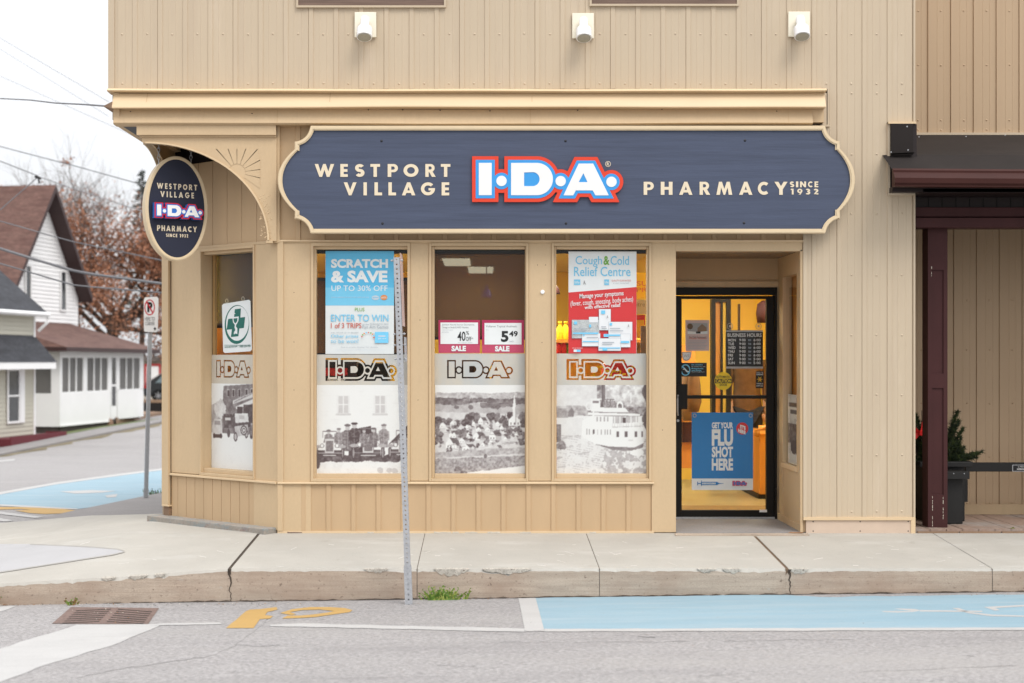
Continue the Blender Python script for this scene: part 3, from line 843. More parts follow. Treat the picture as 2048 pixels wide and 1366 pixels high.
for i in range(60):
    d = lerp(36, 75, i/59); w = random.uniform(.05,.5)
    vs += [(XL(d)+.01, d-D0, zs(d)+.004), (XL(d)+w, d-D0, zs(d)+.004)]
mb.add(vs, [(2*i,2*i+1,2*i+3,2*i+2) for i in range(59)], M['verge_dirt']); tag(mb.build('gutter_dirt'), kind='structure')
gr = MB(); vs = []
for d in (53,55,58,61,63.5): vs += [(XL(d)-3.6, d-D0, zs(d)-.325), (XL(d)-2.5, d-D0, zs(d)-.215)]
gr.add(vs, [(2*i,2*i+1,2*i+3,2*i+2) for i in range(4)], M['grass'])
tag(gr.build('grass_verge'), kind='structure')

# ------------------------------------------------------------------ the pharmacy building
B = empty('pharmacy_building', (0, 0, 0), 'tan steel-sided corner pharmacy with chamfered shopfront and recessed door', 'building')
PER, RIBW = 50.3/235.0, .043
def siding(mb, x0, x1, z0, z1, y, mat, per=PER, phase=0.0, rib=.008, rivets=(), M_=None, rr=.0115, prof_=None):
    """vertical ribbed sheet facing -y"""
    cuts = {x0, x1}; k = math.floor((x0-phase)/per)-1
    prof = []
    while phase + k*per < x1+per:
        b = phase + k*per
        lap = -.004 if k % 3 == 1 else 0.0
        for dx, h in prof_ or ((-.003,lap),(0,0),(.003,-rib),(RIBW-.004,-rib),(RIBW,0),(.088,0),(.091,-.0018),(.097,-.0018),(.100,0),(.152,0),(.155,-.0018),(.161,-.0018),(.164,0)):
            prof.append((b+dx, h))
        k += 1
    prof = [p for p in prof if x0 < p[0] < x1]
    prof = [(x0, 0)] + prof + [(x1, 0)]
    n = len(prof)
    vs = [(p[0], y+p[1], z0) for p in prof] + [(p[0], y+p[1], z1) for p in prof]
    fs = [(i, i+1, n+i+1, n+i) for i in range(n-1)]
    mb.add(vs, fs, mat, M_)
    for zr in rivets:
        k = math.floor((x0-phase)/per)
        while phase + k*per < x1:
            xr = phase + k*per + RIBW + .083
            if x0+.01 < xr < x1-.01: mb.dome((xr + 0*1 + random.uniform(-.003,.003), y, zr + random.uniform(-.004,.004)), rr, mat, M_)
            k += 1
PH = X(265) + .0
ZT = Z(-260)
sm = MB()
S = M['siding']
BATTEN = ((0,0),(.003,-.010),(RIBW-.004,-.010),(RIBW,0))
GROOVE = ((0,0),(.0015,.009),(.0045,.009),(.006,0))
siding(sm, X(229), X(1826), Z(178), ZT, 0, S, phase=PH, rivets=(Z(68), Z(167), Z(-30)))
siding(sm, X(1655), X(1826), Z(1036), Z(178), 0, S, phase=PH, rivets=(Z(187), Z(309), Z(428), Z(550), Z(670), Z(790), Z(910), Z(1023)))
siding(sm, X(1614), X(1655), Z(1036), Z(250), 0, S, phase=PH)
sm.box(X(217), X(229), -.014, .10, Z(178), ZT, S)
sm.box(X(1826), X(1830), -.012, 1.30, 0, ZT, S)
sm.box(X(1606), X(1614), -.012, .02, Z(1036), Z(252), S)
wall = sm.build('siding_wall', B)
# base panel under the right-hand siding
bp = MB(); bp.box(X(1612), X(1821), -.006, .03, -.02, Z(1040), M['pinkboard'])
for px in (1626, 1720, 1816):
    for py in (1043, 1062): bp.dome((X(px), -.006, Z(py)), .006, M['screw'])
bp.box(X(1606), X(1822), -.020, .02, Z(1040), Z(1034), M['tan_light'])
bp.box(X(1821), X(1830), -.014, .02, -.02, Z(1034), M['tan_light'])
bp.build('base_panel', B)

# hidden body of the building: side and back walls, roof
sh = MB()
sh.box(-2.99, -2.91, 1.16, 11.3, 0, ZT, S)
sh.box(-3.195, -2.99, 0.10, 11.3, Z(236), ZT, S)
sh.box(-2.91, X(1826)-.01, 11.2, 11.3, 0, ZT, S)
sh.box(-3.195, X(1826)-.01, .02, 11.3, ZT-.1, ZT-.02, M['brown_roof'])
sh.box(X(1826)-.12, X(1826)-.01, .06, 11.2, 0, ZT-.12, S)
sh.build('outer_wall', B)

# shopfront: piers, heads, trims, lower boards
T = M['tan']
W = [(622, 820, 632, 815), (858, 1057, 869, 1050), (1103, 1303, 1113, 1294)]     # outer trim, glass
GT, GB, TT, TB = 498, 948, 486, 962
pier = MB()
edges = [555, 622, 820, 858, 1057, 1103, 1303, 1352]
for a, b in ((555,622),(820,858),(1057,1103),(1303,1352)):
    pier.box(X(a), X(b), 0, .16, 0 if a in (555, 1303) else Z(962), Z(TT), T)
pier.box(X(1352)-.03, X(1352), .16, 1.02, 0, Z(TT), T)
pier.box(X(555), X(1606), -.004, .16, Z(TT), Z(480), T)                # head rail
pier.box(X(555), X(1606), -.018, .0, Z(483.5), Z(480), M['tan_light'])
pier.box(X(622), X(1303), -.010, .16, Z(968), Z(963), T)             # sill rail
pier.box(X(555), X(1308), -.022, -.0, Z(968), Z(964), M['tan_light'])
pier.box(X(555)-.001, X(567), -.014, .02, Z(968), Z(480), T)
pier.box(X(555), X(566), -.012, .02, 0.012, Z(968), T)
pier.build('shopfront_pier', B, bevel=.004)
hl = MB()
for px, py in ((1075,530),(1091,530),(1084,685),(588,585),(588,684),(588,780),(588,890),(840,640),(836,800),(1330,560),(1330,700),(1325,860)): hl.dome((X(px), -.0005, Z(py)), .004, M['brown_trim'], h=.3)
last_holes = hl
bd = MB(); bd.add(last_holes.v, last_holes.f, M['brown_trim'])
siding(bd, X(566), X(1303), .012, Z(968), .008, M['tan_dark'], per=50/235, phase=X(602), prof_=BATTEN)
siding(bd, X(556), X(1606), Z(480), Z(240), .012, M['tan_dark'], per=49/235, phase=X(640), prof_=BATTEN)
bd.build('board_panel', B)
ft = MB()
ft.box(X(555), X(1308), -.006, .01, -.01, .012, M['tan_light'])
for a, b in ((575,604),(735,748),(795,812),(868,902),(905,918),(930,955),(975,1000),(1040,1062),(1180,1192)):
    n = 6; x0, x1 = X(a), X(b)
    top = [(lerp(x0,x1,i/n), -.0075, .002+.007*random.random()) for i in range(n+1)]; bot = [(lerp(x0,x1,i/n), -.0075, -.004) for i in range(n+1)]
    ft.add(bot+top, [(i,i+1,n+2+i,n+1+i) for i in range(n)], M['pale_bit'] if a > 700 else M['rust'])
ft.build('foot_strip', B)
for a, b, ga, gb in W:
    fm = MB()
    for (x0, x1, z0, z1) in ((X(a), X(a+5), Z(TB+1), Z(TT)), (X(b-5), X(b), Z(TB+1), Z(TT)), (X(a+5), X(b-5), Z(TT+6), Z(TT)), (X(a+5), X(b-5), Z(TB+1), Z(TB-5))):
        fm.box(x0, x1, -.013, .03, z0, z1, T)
    for (x0, x1, z0, z1) in ((X(a+5), X(ga)-.001, Z(TB-5), Z(TT+6)), (X(gb)+.001, X(b-5), Z(TB-5), Z(TT+6)), (X(ga), X(gb), Z(GT), Z(TT+6)), (X(ga), X(gb), Z(TB-5), Z(GB))):
        fm.box(x0, x1, .018, .10, z0, z1, T)
    wf = fm.build('window', B, bevel=.003)
    g = MB(); g.add([(X(ga)-.01,.07,Z(GB)-.01),(X(gb)+.01,.07,Z(GB)-.01),(X(gb)+.01,.07,Z(GT)+.01),(X(ga)-.01,.07,Z(GT)+.01)],[(0,1,2,3)],M['glass']); g.build('pane', wf)
    hd = MB(); hd.box(X(ga)-.02, X(gb)+.02, .105, .16, Z(GT+7), Z(GT)+.05, M['black']); hd.build('blind_rail', wf)

# frosted band with cut-out lettering, behind each pane
def band(parent, rectpx, lps, p0, n):
    s = Sheet(p0, n); x0, y0, x1, y1 = rectpx
    s.loops([[(x0,y0),(x1,y0),(x1,y1),(x0,y1)]] + lps, M['frost']); return s.build('frosted_band', parent)
GP = (0, .082, 0); NY = (0, -1, 0)
wins = [o for o in B.children if o.name.startswith('window')]
refB = (951, 1239, -397.6, -320.4)
band(wins[0], (632,709,815,770), ida_fit(IDA_RED, 651,794,716,762) + ida_fit(IDA_BLUE, 656,790,720,758, refB) + ida_fit(IDA_WHITE, 659,787,723.5,754.5, (957.6,1232.7,-391.4,-326.6)), GP, NY)
band(wins[1], (869,707,1050,770), ida_fit(IDA_BLUE, 894,1026,720,757, refB) + ida_fit(IDA_WHITE, 897.5,1022.5,723,754, (957.6,1232.7,-391.4,-326.6)), GP, NY)
band(wins[2], (1113,707,1294,770), ida_fit(IDA_RED, 1133,1272,718,760) + ida_fit(IDA_BLUE, 1138,1268,722,756.5, refB) + ida_fit(IDA_WHITE, 1141,1265,725,753, (957.6,1232.7,-391.4,-326.6)), GP, NY)

M['timber_tan'] = pm('tan_glazing_bar', (.40,.24,.10,1), .6, .1, 4)
# --- chamfered corner bay (local x runs from the far corner to the front corner)
CA, CB = Vector((-1.766, 0, 0)), Vector((-2.95, 1.08, 0))
CL = (CA-CB).length
cang = math.atan2((CA-CB).y, (CA-CB).x)
CM = Matrix.Translation(CB) @ Matrix.Rotation(cang, 4, 'Z')
cn = Vector((-math.sin(cang), math.cos(cang), 0)) * -1        # outward
gu0, gu1 = .655, 1.285
cb = MB(CM)
cb.box(0.0, gu0-.115, 0, .16, Z(962), Z(486), T)
cb.box(gu1, CL-.002, 0, .16, 0.02, Z(486), T)
cb.box(-.01, .09, -.03, .02, .14, Z(486), T)                       # corner strip; the brown box after it paints in its shadow gap
cb.box(.09, .098, -.004, .001, .14, Z(500), M['brown_trim'])
cb.box(-.005, .10, -.034, .02, .125, .14, M['tan_light'])
cb.box(.0, .085, -.016, .02, .0, .125, M['timber'])
cb.box(0, CL, -.004, .16, Z(486), Z(480), T)
cb.box(.10, CL, -.012, .16, Z(968), Z(963), T)
cb.box(.10, CL, -.024, 0, Z(968), Z(964), M['tan_light'])
cb.build('chamfer_pier', B, bevel=.004)
cb = MB(CM)
siding(cb, .10, CL-.01, .03, Z(968), .004, M['tan_dark'], per=.128, phase=.06, prof_=GROOVE)
cb.build('chamfer_base_panel', B); cb = MB(CM)
siding(cb, 0.0, CL-.01, Z(480), 3.24, .010, M['tan_dark'], per=.205, phase=.08, prof_=GROOVE); cb.box(0, CL-.01, .03, .12, 3.24, 3.46, M['void'])  # black box above the boards paints in the shade under the soffit
cb.build('chamfer_board_panel', B)
cf = MB(CM)
a, b = gu0-.126, gu1
for (x0, x1, z0, z1) in ((a, a+.022, Z(963), Z(486)), (b, b+.018, Z(963), Z(486)), (a+.022, b, Z(492), Z(486)), (a+.022, b, Z(963), Z(957))):
    cf.box(x0, x1, -.013, .03, z0, z1, T)
for (x0, x1, z0, z1) in ((a+.012, a+.022, Z(957), Z(492)), (gu1, b+.015, Z(957), Z(492)), (a+.022, gu1, Z(498), Z(492)), (a+.022, gu1, Z(957), Z(948))):
    cf.box(x0, x1, .02, .15, z0, z1, T)
cwf = cf.build('chamfer_window', B, bevel=.003)
g = MB(CM); g.add([(gu0-.115,.10,Z(950)),(gu1+.01,.10,Z(950)),(gu1+.01,.10,Z(496)),(gu0-.115,.10,Z(496))],[(0,1,2,3)],M['glass']); g.build('pane', cwf)
g = MB(CM); g.box(gu0-.098, gu0-.062, .116, .14, Z(948), Z(498), M['timber_tan']); g.box(gu0-.115, gu0-.098, .116, .14, Z(948), Z(498), M['black']); g.build('glazing_bar', cwf)
CP = CM @ Vector((.9, .112, 0))
def cpx(u, z, y=.112):
    p = CM @ Vector((u, y, z)); d = p.y + D0
    return (VX + p.x*F/d, VY - (p.z-ZC)*F/d)
s = Sheet(CP, cn)
q = [cpx(gu0-.112, Z(709)), cpx(gu1, Z(709)), cpx(gu1, Z(770)), cpx(gu0-.112, Z(770))]
def cmap(lps, u0, u1, z0, z1, ref):
    a, b, c, d = ref
    return [[cpx(lerp(u0,u1,(p[0]-a)/(b-a)), lerp(z0,z1,(p[1]-c)/(d-c))) for p in l] for l in lps]
s.loops([q] + cmap(IDA_BLUE, .617, 1.105, Z(757), Z(720), refB) + cmap(IDA_WHITE, .628, 1.094, Z(754), Z(723), (957.6,1232.7,-391.4,-326.6)), M['frost'])
s.build('frosted_band', cwf)
pl = MB(CM); pl.box(-.10, CL-.02, -.13, .1, -.06, .040, M['kerb']); 
plo = pl.build('plinth', B, bevel=.008)
M['plinth'] = pm('worn_painted_plinth', (.30,.27,.235,1), .9, .15, 3, fine=.1, fscale=60)
mixin(M['plinth'], (.22,.26,.27,1), 9, .48, .62, (1,1,2), seed=1, amount=.7)
mixin(M['plinth'], (.24,.135,.12,1), 8, .55, .68, (1,1,2), seed=7, amount=.7)
plo.data.materials[0] = M['plinth']

# --- cornice over the shopfront, slightly bent like thin sheet metal
def wavy(name, x0, x1, prof, mat, amp, seed, n=60, ends=True):
    """prof (y, z) swept along x; the sheet sags and ripples a little"""
    rr = random.Random(seed); ph = [rr.uniform(0, 6.28) for _ in range(4)]
    mb = MB(); vs = []; m_ = len(prof)
    for i in range(n+1):
        t = i/n; x = lerp(x0, x1, t)
        w = amp*(math.sin(3.1*t*2+ph[0]) + .6*math.sin(9*t+ph[1]) + .35*math.sin(23*t+ph[2]))
        for k, (y, z) in enumerate(prof): vs.append((x, y, z + w*(1 if k < m_-1 else .3)))
    fs = [(i*m_+k, (i+1)*m_+k, (i+1)*m_+k+1, i*m_+k+1) for i in range(n) for k in range(m_-1)]
    fs = [f[::-1] for f in fs]
    if ends: fs += [list(range(m_)), list(range(n*m_+m_-1, n*m_-1, -1))]
    mb.add(vs, fs, mat); return mb
dc = 12.89; yc = dc - D0
zc_ = lambda py: Z(py, dc)
xl, xr = X(226, dc), X(1650, dc)
cm = wavy('c', xl-.045, xr+.01, [(0.02, zc_(176)), (yc-.01, zc_(178)), (yc-.03, zc_(182.5)), (yc-.01, zc_(184.5)), (.02, zc_(185))], M['tan_light'], .0035, 3)
cm2 = wavy('c', xl, xr, [(.02, zc_(184)), (yc+.030, zc_(184)), (yc-.022, zc_(205)), (yc-.040, zc_(214)), (yc-.040, zc_(216)), (.02, zc_(217))], M['tan_light'], .004, 5)
cm.add(cm2.v, cm2.f, M['tan_light'])
cm3 = wavy('c', xl, xr-.10, [(.02, zc_(216)), (yc+.045, zc_(216)), (yc+.005, zc_(246)), (yc+.02, zc_(249)), (.02, zc_(249))], M['tan_light'], .003, 8)
cm.add(cm3.v, cm3.f, M['tan'])
cm.box(xr-.11, xr, yc+.04, .02, zc_(243), zc_(217), M['tan'])
cm.box(xr, xr+.035, -.018, .02, zc_(247), zc_(182), M['siding'])
cm.box(xr-.02, xr+.06, -.022, .02, zc_(250), zc_(246), M['siding'])
# side run of the cornice
cm.box(xl-.002, xl+.05, yc+.02, 1.4, zc_(247), zc_(185), M['tan'])
cm.add([(xl-.10, yc+.06, zc_(210)), (xl-.0, yc-.03, zc_(204)), (xl, yc-.03, zc_(218)), (xl-.10, 1.4, zc_(210)), (xl, 1.4, zc_(204)), (xl, 1.4, zc_(218))],
       [(0,1,4,3),(1,2,5,4),(2,0,3,5),(0,2,1),(3,4,5)], M['timber'])
for px, py in ((259,222),(503,226),(736,218),(805,218),(880,219),(980,220),(1325,217),(1156,219),(1555,221)):
    cm.dome((X(px,dc), yc+.045-.04*(py-216)/30-.001, zc_(py)), .006, M['screw'])
for px in (294, 660, 1064):
    cm.add([(X(px,dc)-.003,yc-.0235,zc_(204.5)),(X(px,dc)+.002,yc-.0235,zc_(204.5)),(X(px,dc)+.002,yc+.027,zc_(185)),(X(px,dc)-.003,yc+.027,zc_(185))],[(0,1,2,3)],M['tan_dark'])
for px in (554, 1061, 1578):
    cm.add([(X(px,dc)-.003,yc+.0035,zc_(246)),(X(px,dc)+.002,yc+.0035,zc_(246)),(X(px,dc)+.002,yc+.040,zc_(218)),(X(px,dc)-.003,yc+.040,zc_(218))],[(0,1,2,3)],M['tan_dark'])
cm.build('cornice', B)
# soffit and corner arches
sf = MB()
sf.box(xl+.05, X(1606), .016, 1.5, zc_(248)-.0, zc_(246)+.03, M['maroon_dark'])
sf.build('soffit', B)
def arch_loop(x0, x1, ztop, zs_, zb):
    """panel with a quarter-ellipse cut away: x0 drop corner, x1 wall side"""
    pts = [(x0, ztop), (x0, zs_)]
    n = 24
    for i in range(n+1):
        a = R(lerp(90, 0, i/n))
        pts.append((x0+.03 + (x1-.075-x0-.03)*math.cos(a), zb + (zs_-.012-zb)*math.sin(a)))
    return pts + [(x1, zb), (x1, ztop)]
da = 12.96; ya = da-D0
ax0, ax1 = X(284, da), X(553, da)
az = (Z(246, da), Z(284, da), Z(482, da))
am = MB()
vs, fs = curve_geo([arch_loop(ax0, ax1, *az)], .07)
AM = Matrix(((1,0,0,0),(0,0,-1,ya),(0,1,0,0),(0,0,0,1)))          # xy drawing -> xz wall, front towards -y
am.add(vs, fs, M['tan'], AM)
lip = arch_loop(ax0, ax1, *az)[2:27]
lo = [(p[0]+.0, p[1]-.0) for p in lip]
inner = [(p[0]+.014*math.cos(R(lerp(90,0,i/24))), p[1]+.014*math.sin(R(lerp(90,0,i/24)))) for i, p in enumerate(lip)]
vs, fs = curve_geo([lo + inner[::-1]], .085); am.add(vs, fs, M['tan_light'], Matrix.Translation((0,-.012,0)) @ AM)
am.box(X(275,da), ax1, ya-.035, ya+.05, Z(271,da), Z(247,da), M['tan'])
am.box(X(275,da)+.02, ax1, ya-.012, ya+.05, Z(275,da), Z(271,da), M['tan'])
# sunburst carved in the spandrel
sc = (X(474,da), Z(345,da)); bx = (X(408,da), X(521,da)); bz = (Z(411,da), Z(297,da))
n = 9
for i in range(n):
    a0, a1 = R(lerp(152, -34, i/n)+.8), R(lerp(152, -34, (i+1)/n)-.8)
    pts = []
    for a in (a0, a1):
        ts = []
        for lim, c, k in ((bx[1], sc[0], math.cos(a)), (bx[0], sc[0], math.cos(a)), (bz[1], sc[1], math.sin(a)), (bz[0], sc[1], math.sin(a))):
            if abs(k) > 1e-6 and (lim-c)/k > 0: ts.append((lim-c)/k)
        t = min(ts)*.985
        pts += [(sc[0]+.075*math.cos(a), sc[1]+.075*math.sin(a)), (sc[0]+t*math.cos(a), sc[1]+t*math.sin(a))]
    # keep the far ends off the arch opening
    q = [pts[0], pts[1], pts[3], pts[2]]
    vs, fs = curve_geo([q], .0); am.add(vs, fs, M['tan'], Matrix.Translation((0,-.003,0)) @ AM)
    am.add([(p[0],ya-.003,p[1]) for p in q]+[(p[0],ya,p[1]) for p in q], [(k,(k+1)%4,4+(k+1)%4,4+k) for k in range(4)], M['tan'])
# rough leaf carving at the foot of the arch
for _ in range(70):
    px, py = random.uniform(519, 544), random.uniform(388, 478)
    am.dome((X(px,da), ya, Z(py,da)), random.uniform(.004,.008), M['tan'])
am.box(X(533,da), X(546,da), ya-.012, ya+.05, Z(486,da), Z(481,da), M['tan'])
am.build('corner_arch', B)
# same arch on the side street face
am = MB()
sx = ax0+.065; y1_ = 1.12
SM = Matrix(((0,0,1,sx),(1,0,0,0),(0,1,0,0),(0,0,0,1)))
vs, fs = curve_geo([arch_loop(ya+.03, y1_, *az)], .06); am.add(vs, fs, M['tan'], SM)
lip = arch_loop(ya+.03, y1_, *az)[2:27]
inner = [(p[0]+.014*math.cos(R(lerp(90,0,i/24))), p[1]+.014*math.sin(R(lerp(90,0,i/24)))) for i, p in enumerate(lip)]
vs, fs = curve_geo([lip + inner[::-1]], .075); am.add(vs, fs, M['tan_light'], Matrix.Translation((.006,0,0)) @ SM)
am.box(X(275,da)+.001, sx+.06, ya+.05, y1_, Z(271,da), Z(247,da), M['tan'])
am.build('side_arch', B)
am = MB(); am.box(X(545), X(560), -.02, .10, Z(486), Z(247), T); am.build('arch_post', B, bevel=.004)

# --- recessed entrance
DY = 1.10; dd = D0+DY
rec = MB()
xa, xb = X(1352), X(1605)
rec.box(xa, xb, .0, .14, Z(502), Z(TT)-.001, T)                            # front beam
rec.box(xa, xb, .14, DY+.02, 2.405, 2.44, M['tan_dark'])                # ceiling
for i in range(9):
    yy = .2 + i*.105; rec.box(xa, xb, yy, yy+.008, 2.402, 2.405, M['brown_trim'])
rec.box(xa, xb, DY, DY+.1, Z(563,dd), 2.405, M['tan_dark'])             # wall over the door
rec.box(X(1340,dd), X(1560,dd), DY-.02, DY, Z(575,dd), Z(563,dd), T)
rec.box(X(1553,dd), xb, DY-.012, DY+.1, 0, Z(563,dd), T)
# right cheek with its own narrow window
cx = xb
rec.box(cx, cx+.08, 0.024, .24, 0, 2.405, T); rec.box(cx, X(1606)-.001, 0.0, .024, 0, 2.405, T)
rec.box(cx, cx+.08, .86, DY, 0, 2.405, T)
rec.box(cx+.002, cx+.08, .24, .86, 0, .52, T)
rec.box(cx+.002, cx+.08, .24, .86, 2.22, 2.405, T)
rec.box(cx-.018, cx, .0, .03, 0, 2.405, T)
rec.box(cx-.012, cx+.02, .22, .88, .50, .54, M['tan_light'])
rec.box(cx-.012, cx, .04, DY, .0, .06, M['tan'])
rec.build('entrance_recess', B)
g = MB(); g.add([(cx+.03,.24,.52),(cx+.03,.86,.52),(cx+.03,.86,2.22),(cx+.03,.24,2.22)],[(3,2,1,0)],M['glass']); g.build('recess_window_pane', B)
s_ = MB(); s_.box(xa, xb, -.05, DY+.3, -.03, .004, M['asphalt2']); s_.build('threshold', B)
s_ = MB(); s_.box(xa-.02, xb+.03, -.14, -.05, -.05, -.001, M['kerb']); s_.build('threshold_edge', B)
# door
K = M['black']
df = MB()
xo0, xo1 = X(1338,dd), X(1553,dd)
xd0, xd1 = X(1347,dd), X(1548,dd)
zt = Z(575,dd)
df.box(xo0, xd0, DY-.03, DY+.07, .0, zt, K); df.box(xd1, xo1, DY-.03, DY+.07, .0, zt, K)
df.box(xd0, xd1, DY-.03, DY+.07, Z(590,dd), zt, K)
fr = df.build('door_frame', B, bevel=.003)
dl = MB(); y0, y1 = DY-.02, DY+.03
dl.box(xd0+.003, X(1363,dd), y0, y1, .02, Z(592,dd), K); dl.box(X(1532,dd), xd1-.003, y0, y1, .02, Z(592,dd), K)
dl.box(X(1363,dd), X(1532,dd), y0, y1, Z(598,dd), Z(592,dd), K); dl.box(X(1363,dd), X(1532,dd), y0, y1, .02, Z(1020,dd), K)
door = dl.build('door', B, bevel=.003)
g = MB(); g.add([(X(1362,dd),DY+.006,Z(1021,dd)),(X(1533,dd),DY+.006,Z(1021,dd)),(X(1533,dd),DY+.006,Z(597,dd)),(X(1362,dd),DY+.006,Z(597,dd))],[(0,1,2,3)],M['glass']); g.build('pane', door)
h = MB(); h.box(X(1366,dd), X(1532,dd), y0-.045, y0-.015, Z(797,dd), Z(790,dd), K); h.box(X(1352,dd), X(1373,dd), y0-.05, y0, Z(818,dd), Z(768,dd), K); h.build('push_bar', door, bevel=.003)
h = MB(); h.tube([(X(1354,dd), y0-.05, Z(830,dd)), (X(1352.5,dd), y0-.075, Z(822,dd)), (X(1352.5,dd), y0-.075, Z(798,dd)), (X(1354,dd), y0-.05, Z(790,dd))], .008, M['steel'])
h.tube([(X(1355,dd), y0-.02, Z(841,dd)), (X(1355,dd), y0-.005, Z(841,dd))], .012, M['steel'], 12); h.build('door_handle', door, smooth=False)
h = MB()
for py in (640, 806, 990):
    h = MB(); h.box(X(1548,dd), X(1552,dd), y0-.03, y0-.01, Z(py+14,dd), Z(py-14,dd), K); h.build('hinge', door)
h = MB(); h.box(xd0, xd1, y0-.02, y1, .006, .022, M['steel']); h.build('door_sill', B)
h = MB(); h.box(X(1518,dd), X(1533,dd), y0-.002, y0, Z(1024,dd), Z(1019,dd), M['white']); h.build('maker_plate', door)

# upper windows, only their lower edges come into the picture
for i, (a, b, c) in enumerate(((597, 888, 12), (1183, 1473, 9))):
    uw = MB()
    uw.box(X(a-4), X(b+4), -.026, .0, Z(c+4), Z(c), S); uw.box(X(a-4), X(a), -.026, .0, Z(c), Z(-230), S); uw.box(X(b), X(b+4), -.026, .0, Z(c), Z(-230), S)
    uwf = uw.build('upper_window', B)
    p = MB(); p.box(X(a), X(b), -.016, .0, Z(c), Z(-12), M['wood_oil']); p.build('sill_board', uwf)
    p = MB(); p.box(X(a), X(b), -.014, .0, Z(-14), Z(-230), M['glass_dark']); p.build('pane', uwf)
# small round sensor and screw holes on the piers
h = MB(); h.lathe([(.018,0),(.018,.008),(.014,.012)], M['white_plastic'], 16, Matrix.Translation((X(1085), 0, Z(584))) @ Matrix.Rotation(R(90),4,'X')); h.build('door_sensor', B)
# --- inside the shop
ins = MB()
fl = [(-1.72,.17),(X(1352)-.05,.17),(X(1352)-.05,DY+.07),(X(1606),DY+.07),(3.50,DY+.07),(3.50,9.3),(-2.88,9.3),(-2.88,1.28)]
ins.add([(p[0],p[1],.012) for p in fl], [list(range(len(fl)))], M['floor_in']); ins.build('shop_floor', B)
ins = MB(); ins.add([(p[0],p[1],2.75) for p in fl], [list(range(len(fl)))[::-1]], M['ceil_in']); ins.build('shop_ceiling', B)
ins = MB()
ins.box(-2.90, 3.52, 9.3, 9.36, 0, 2.75, M['yellow_wall']); ins.box(-2.90,-2.88,1.3,9.3,0,2.75,M['yellow_wall']); ins.box(3.50,3.52,DY+.1,9.3,0,2.75,M['yellow_wall'])
ins.box(1.98, 2.02, 5.6, 9.3, 0, 2.75, M['yellow_wall']); ins.box(1.98, 3.5, 5.6, 5.64, 0, 2.75, M['yellow_wall'])
ins.build('shop_wall', B)
ins = MB()
ins.box(-1.72, X(1352)-.05, .165, .17, 2.44, 2.75, M['ceil_in']); ins.box(X(1352)-.05, 3.5, DY+.10, DY+.12, 2.14, 2.75, M['yellow_wall'])
ins.box(X(1352)-.055, X(1352)-.05, .17, DY+.1, .0, 2.75, M['yellow_wall'])
ins.box(X(1560,dd), 3.5, DY+.10, DY+.12, 0, 2.14, M['yellow_wall'])
ins.box(cx+.09, cx+.1, .1, DY+.1, 0, 2.5, M['orange_wood'])
ins.build('shop_lining', B)

# ------------------------------------------------------------------ signs
ds_ = 12.85; ys = ds_-D0
def sign_outline(off):
    """scalloped board outline in picture units (y up), off shrinks it"""
    L, Rr, t, b = 622+off*.7, 1649-off*.7, -252-off, -467+off
    pts = []
    for a in np.linspace(0, 90, 9):          # right top hollow, centre (1681,250)
        pass
    def hollow(cx, cy, r, a0, a1): return [(cx+r*math.cos(R(a)), cy+r*math.sin(R(a))) for a in np.linspace(a0, a1, 9)]
    r = 33+off*.9
    # clockwise from the top left
    pts = [(L, t), (Rr, t)]
    pts += hollow(1683, -251, r, 190, 262)
    xs = 1679-off; pts += [(xs, -283-off*.75), (xs, -297-off*.35)]
    pts += [(1709-off - (30-off*.35)*(abs(v)**2.1), -360 - v*62*(1-off*.004)) for v in np.linspace(-1, 1, 21)]
    pts += [(xs, -423+off*.35), (xs, -438+off*.75)]
    pts += hollow(1683, -470, r, 98, 170)
    pts += [(Rr, b), (L, b)]
    pts += hollow(588, -470, r, 10, 82)
    xs = 590+off; pts += [(xs, -438+off*.75), (xs, -425+off*.35)]
    pts += [(556+off + (34-off*.35)*(abs(v)**2.1), -361 + v*62*(1-off*.004)) for v in np.linspace(-1, 1, 21)]
    pts += [(xs, -299-off*.35), (xs, -284-off*.75)]
    pts += hollow(588, -251, r, 278, 350)
    return pts
def to_m(lps, d): return [[(X(p[0], d), Z(-p[1], d)) for p in l] for l in lps]
def panel(mb, lps, depth, mat, yf):
    """outline loops in metres (x,z) as a slab with its front at y=yf"""
    vs, fs = curve_geo(lps, depth)
    mb.add(vs, fs, mat, Matrix(((1,0,0,0),(0,0,-1,yf),(0,1,0,0),(0,0,0,1))))
sg = empty('shop_sign', (0, ys, Z(360)), 'long navy scalloped signboard lettered WESTPORT VILLAGE I.D.A. PHARMACY over the shopfront', 'sign')
m_ = MB(); panel(m_, to_m([sign_outline(4)], ds_), .045, M['navy'], ys); m_.build('sign_board', sg)
m_ = MB(); panel(m_, to_m([sign_outline(0), sign_outline(9)], ds_), .062, M['cream'], ys-.016)
panel(m_, to_m([sign_outline(1.5), sign_outline(6.5)], ds_), .004, M['cream'], ys-.021); m_.build('sign_border', sg)
m_ = MB()
for px, py in ((763,282),(1131,282),(1490,281),(765,447),(1132,447),(1488,446)):
    m_ = MB(); m_.dome((X(px,ds_), ys, Z(py,ds_)), .0125, M['screw'], h=.5); m_.build('screw', sg)
z5 = lambda a, b: (500+a/3.413, 500+b/3.413)
items = [(c, *z5(a,b), 140+642/3.413, 140+730/3.413) for c, a, b in (('W',442,575),('E',617,668),('S',717,782),('T',822,888),('P',940,1010),('O',1048,1150),('R',1197,1268),('T',1303,1368))]
items += [(c, *z5(a,b), 140+767/3.413, 140+856/3.413) for c, a, b in (('V',640,728),('I',775,798),('L',850,902),('L',945,997),('A',1037,1129),('G',1167,1263),('E',1308,1360))]
z6 = lambda a, b: (1080+a/3.103, 1080+b/3.103)
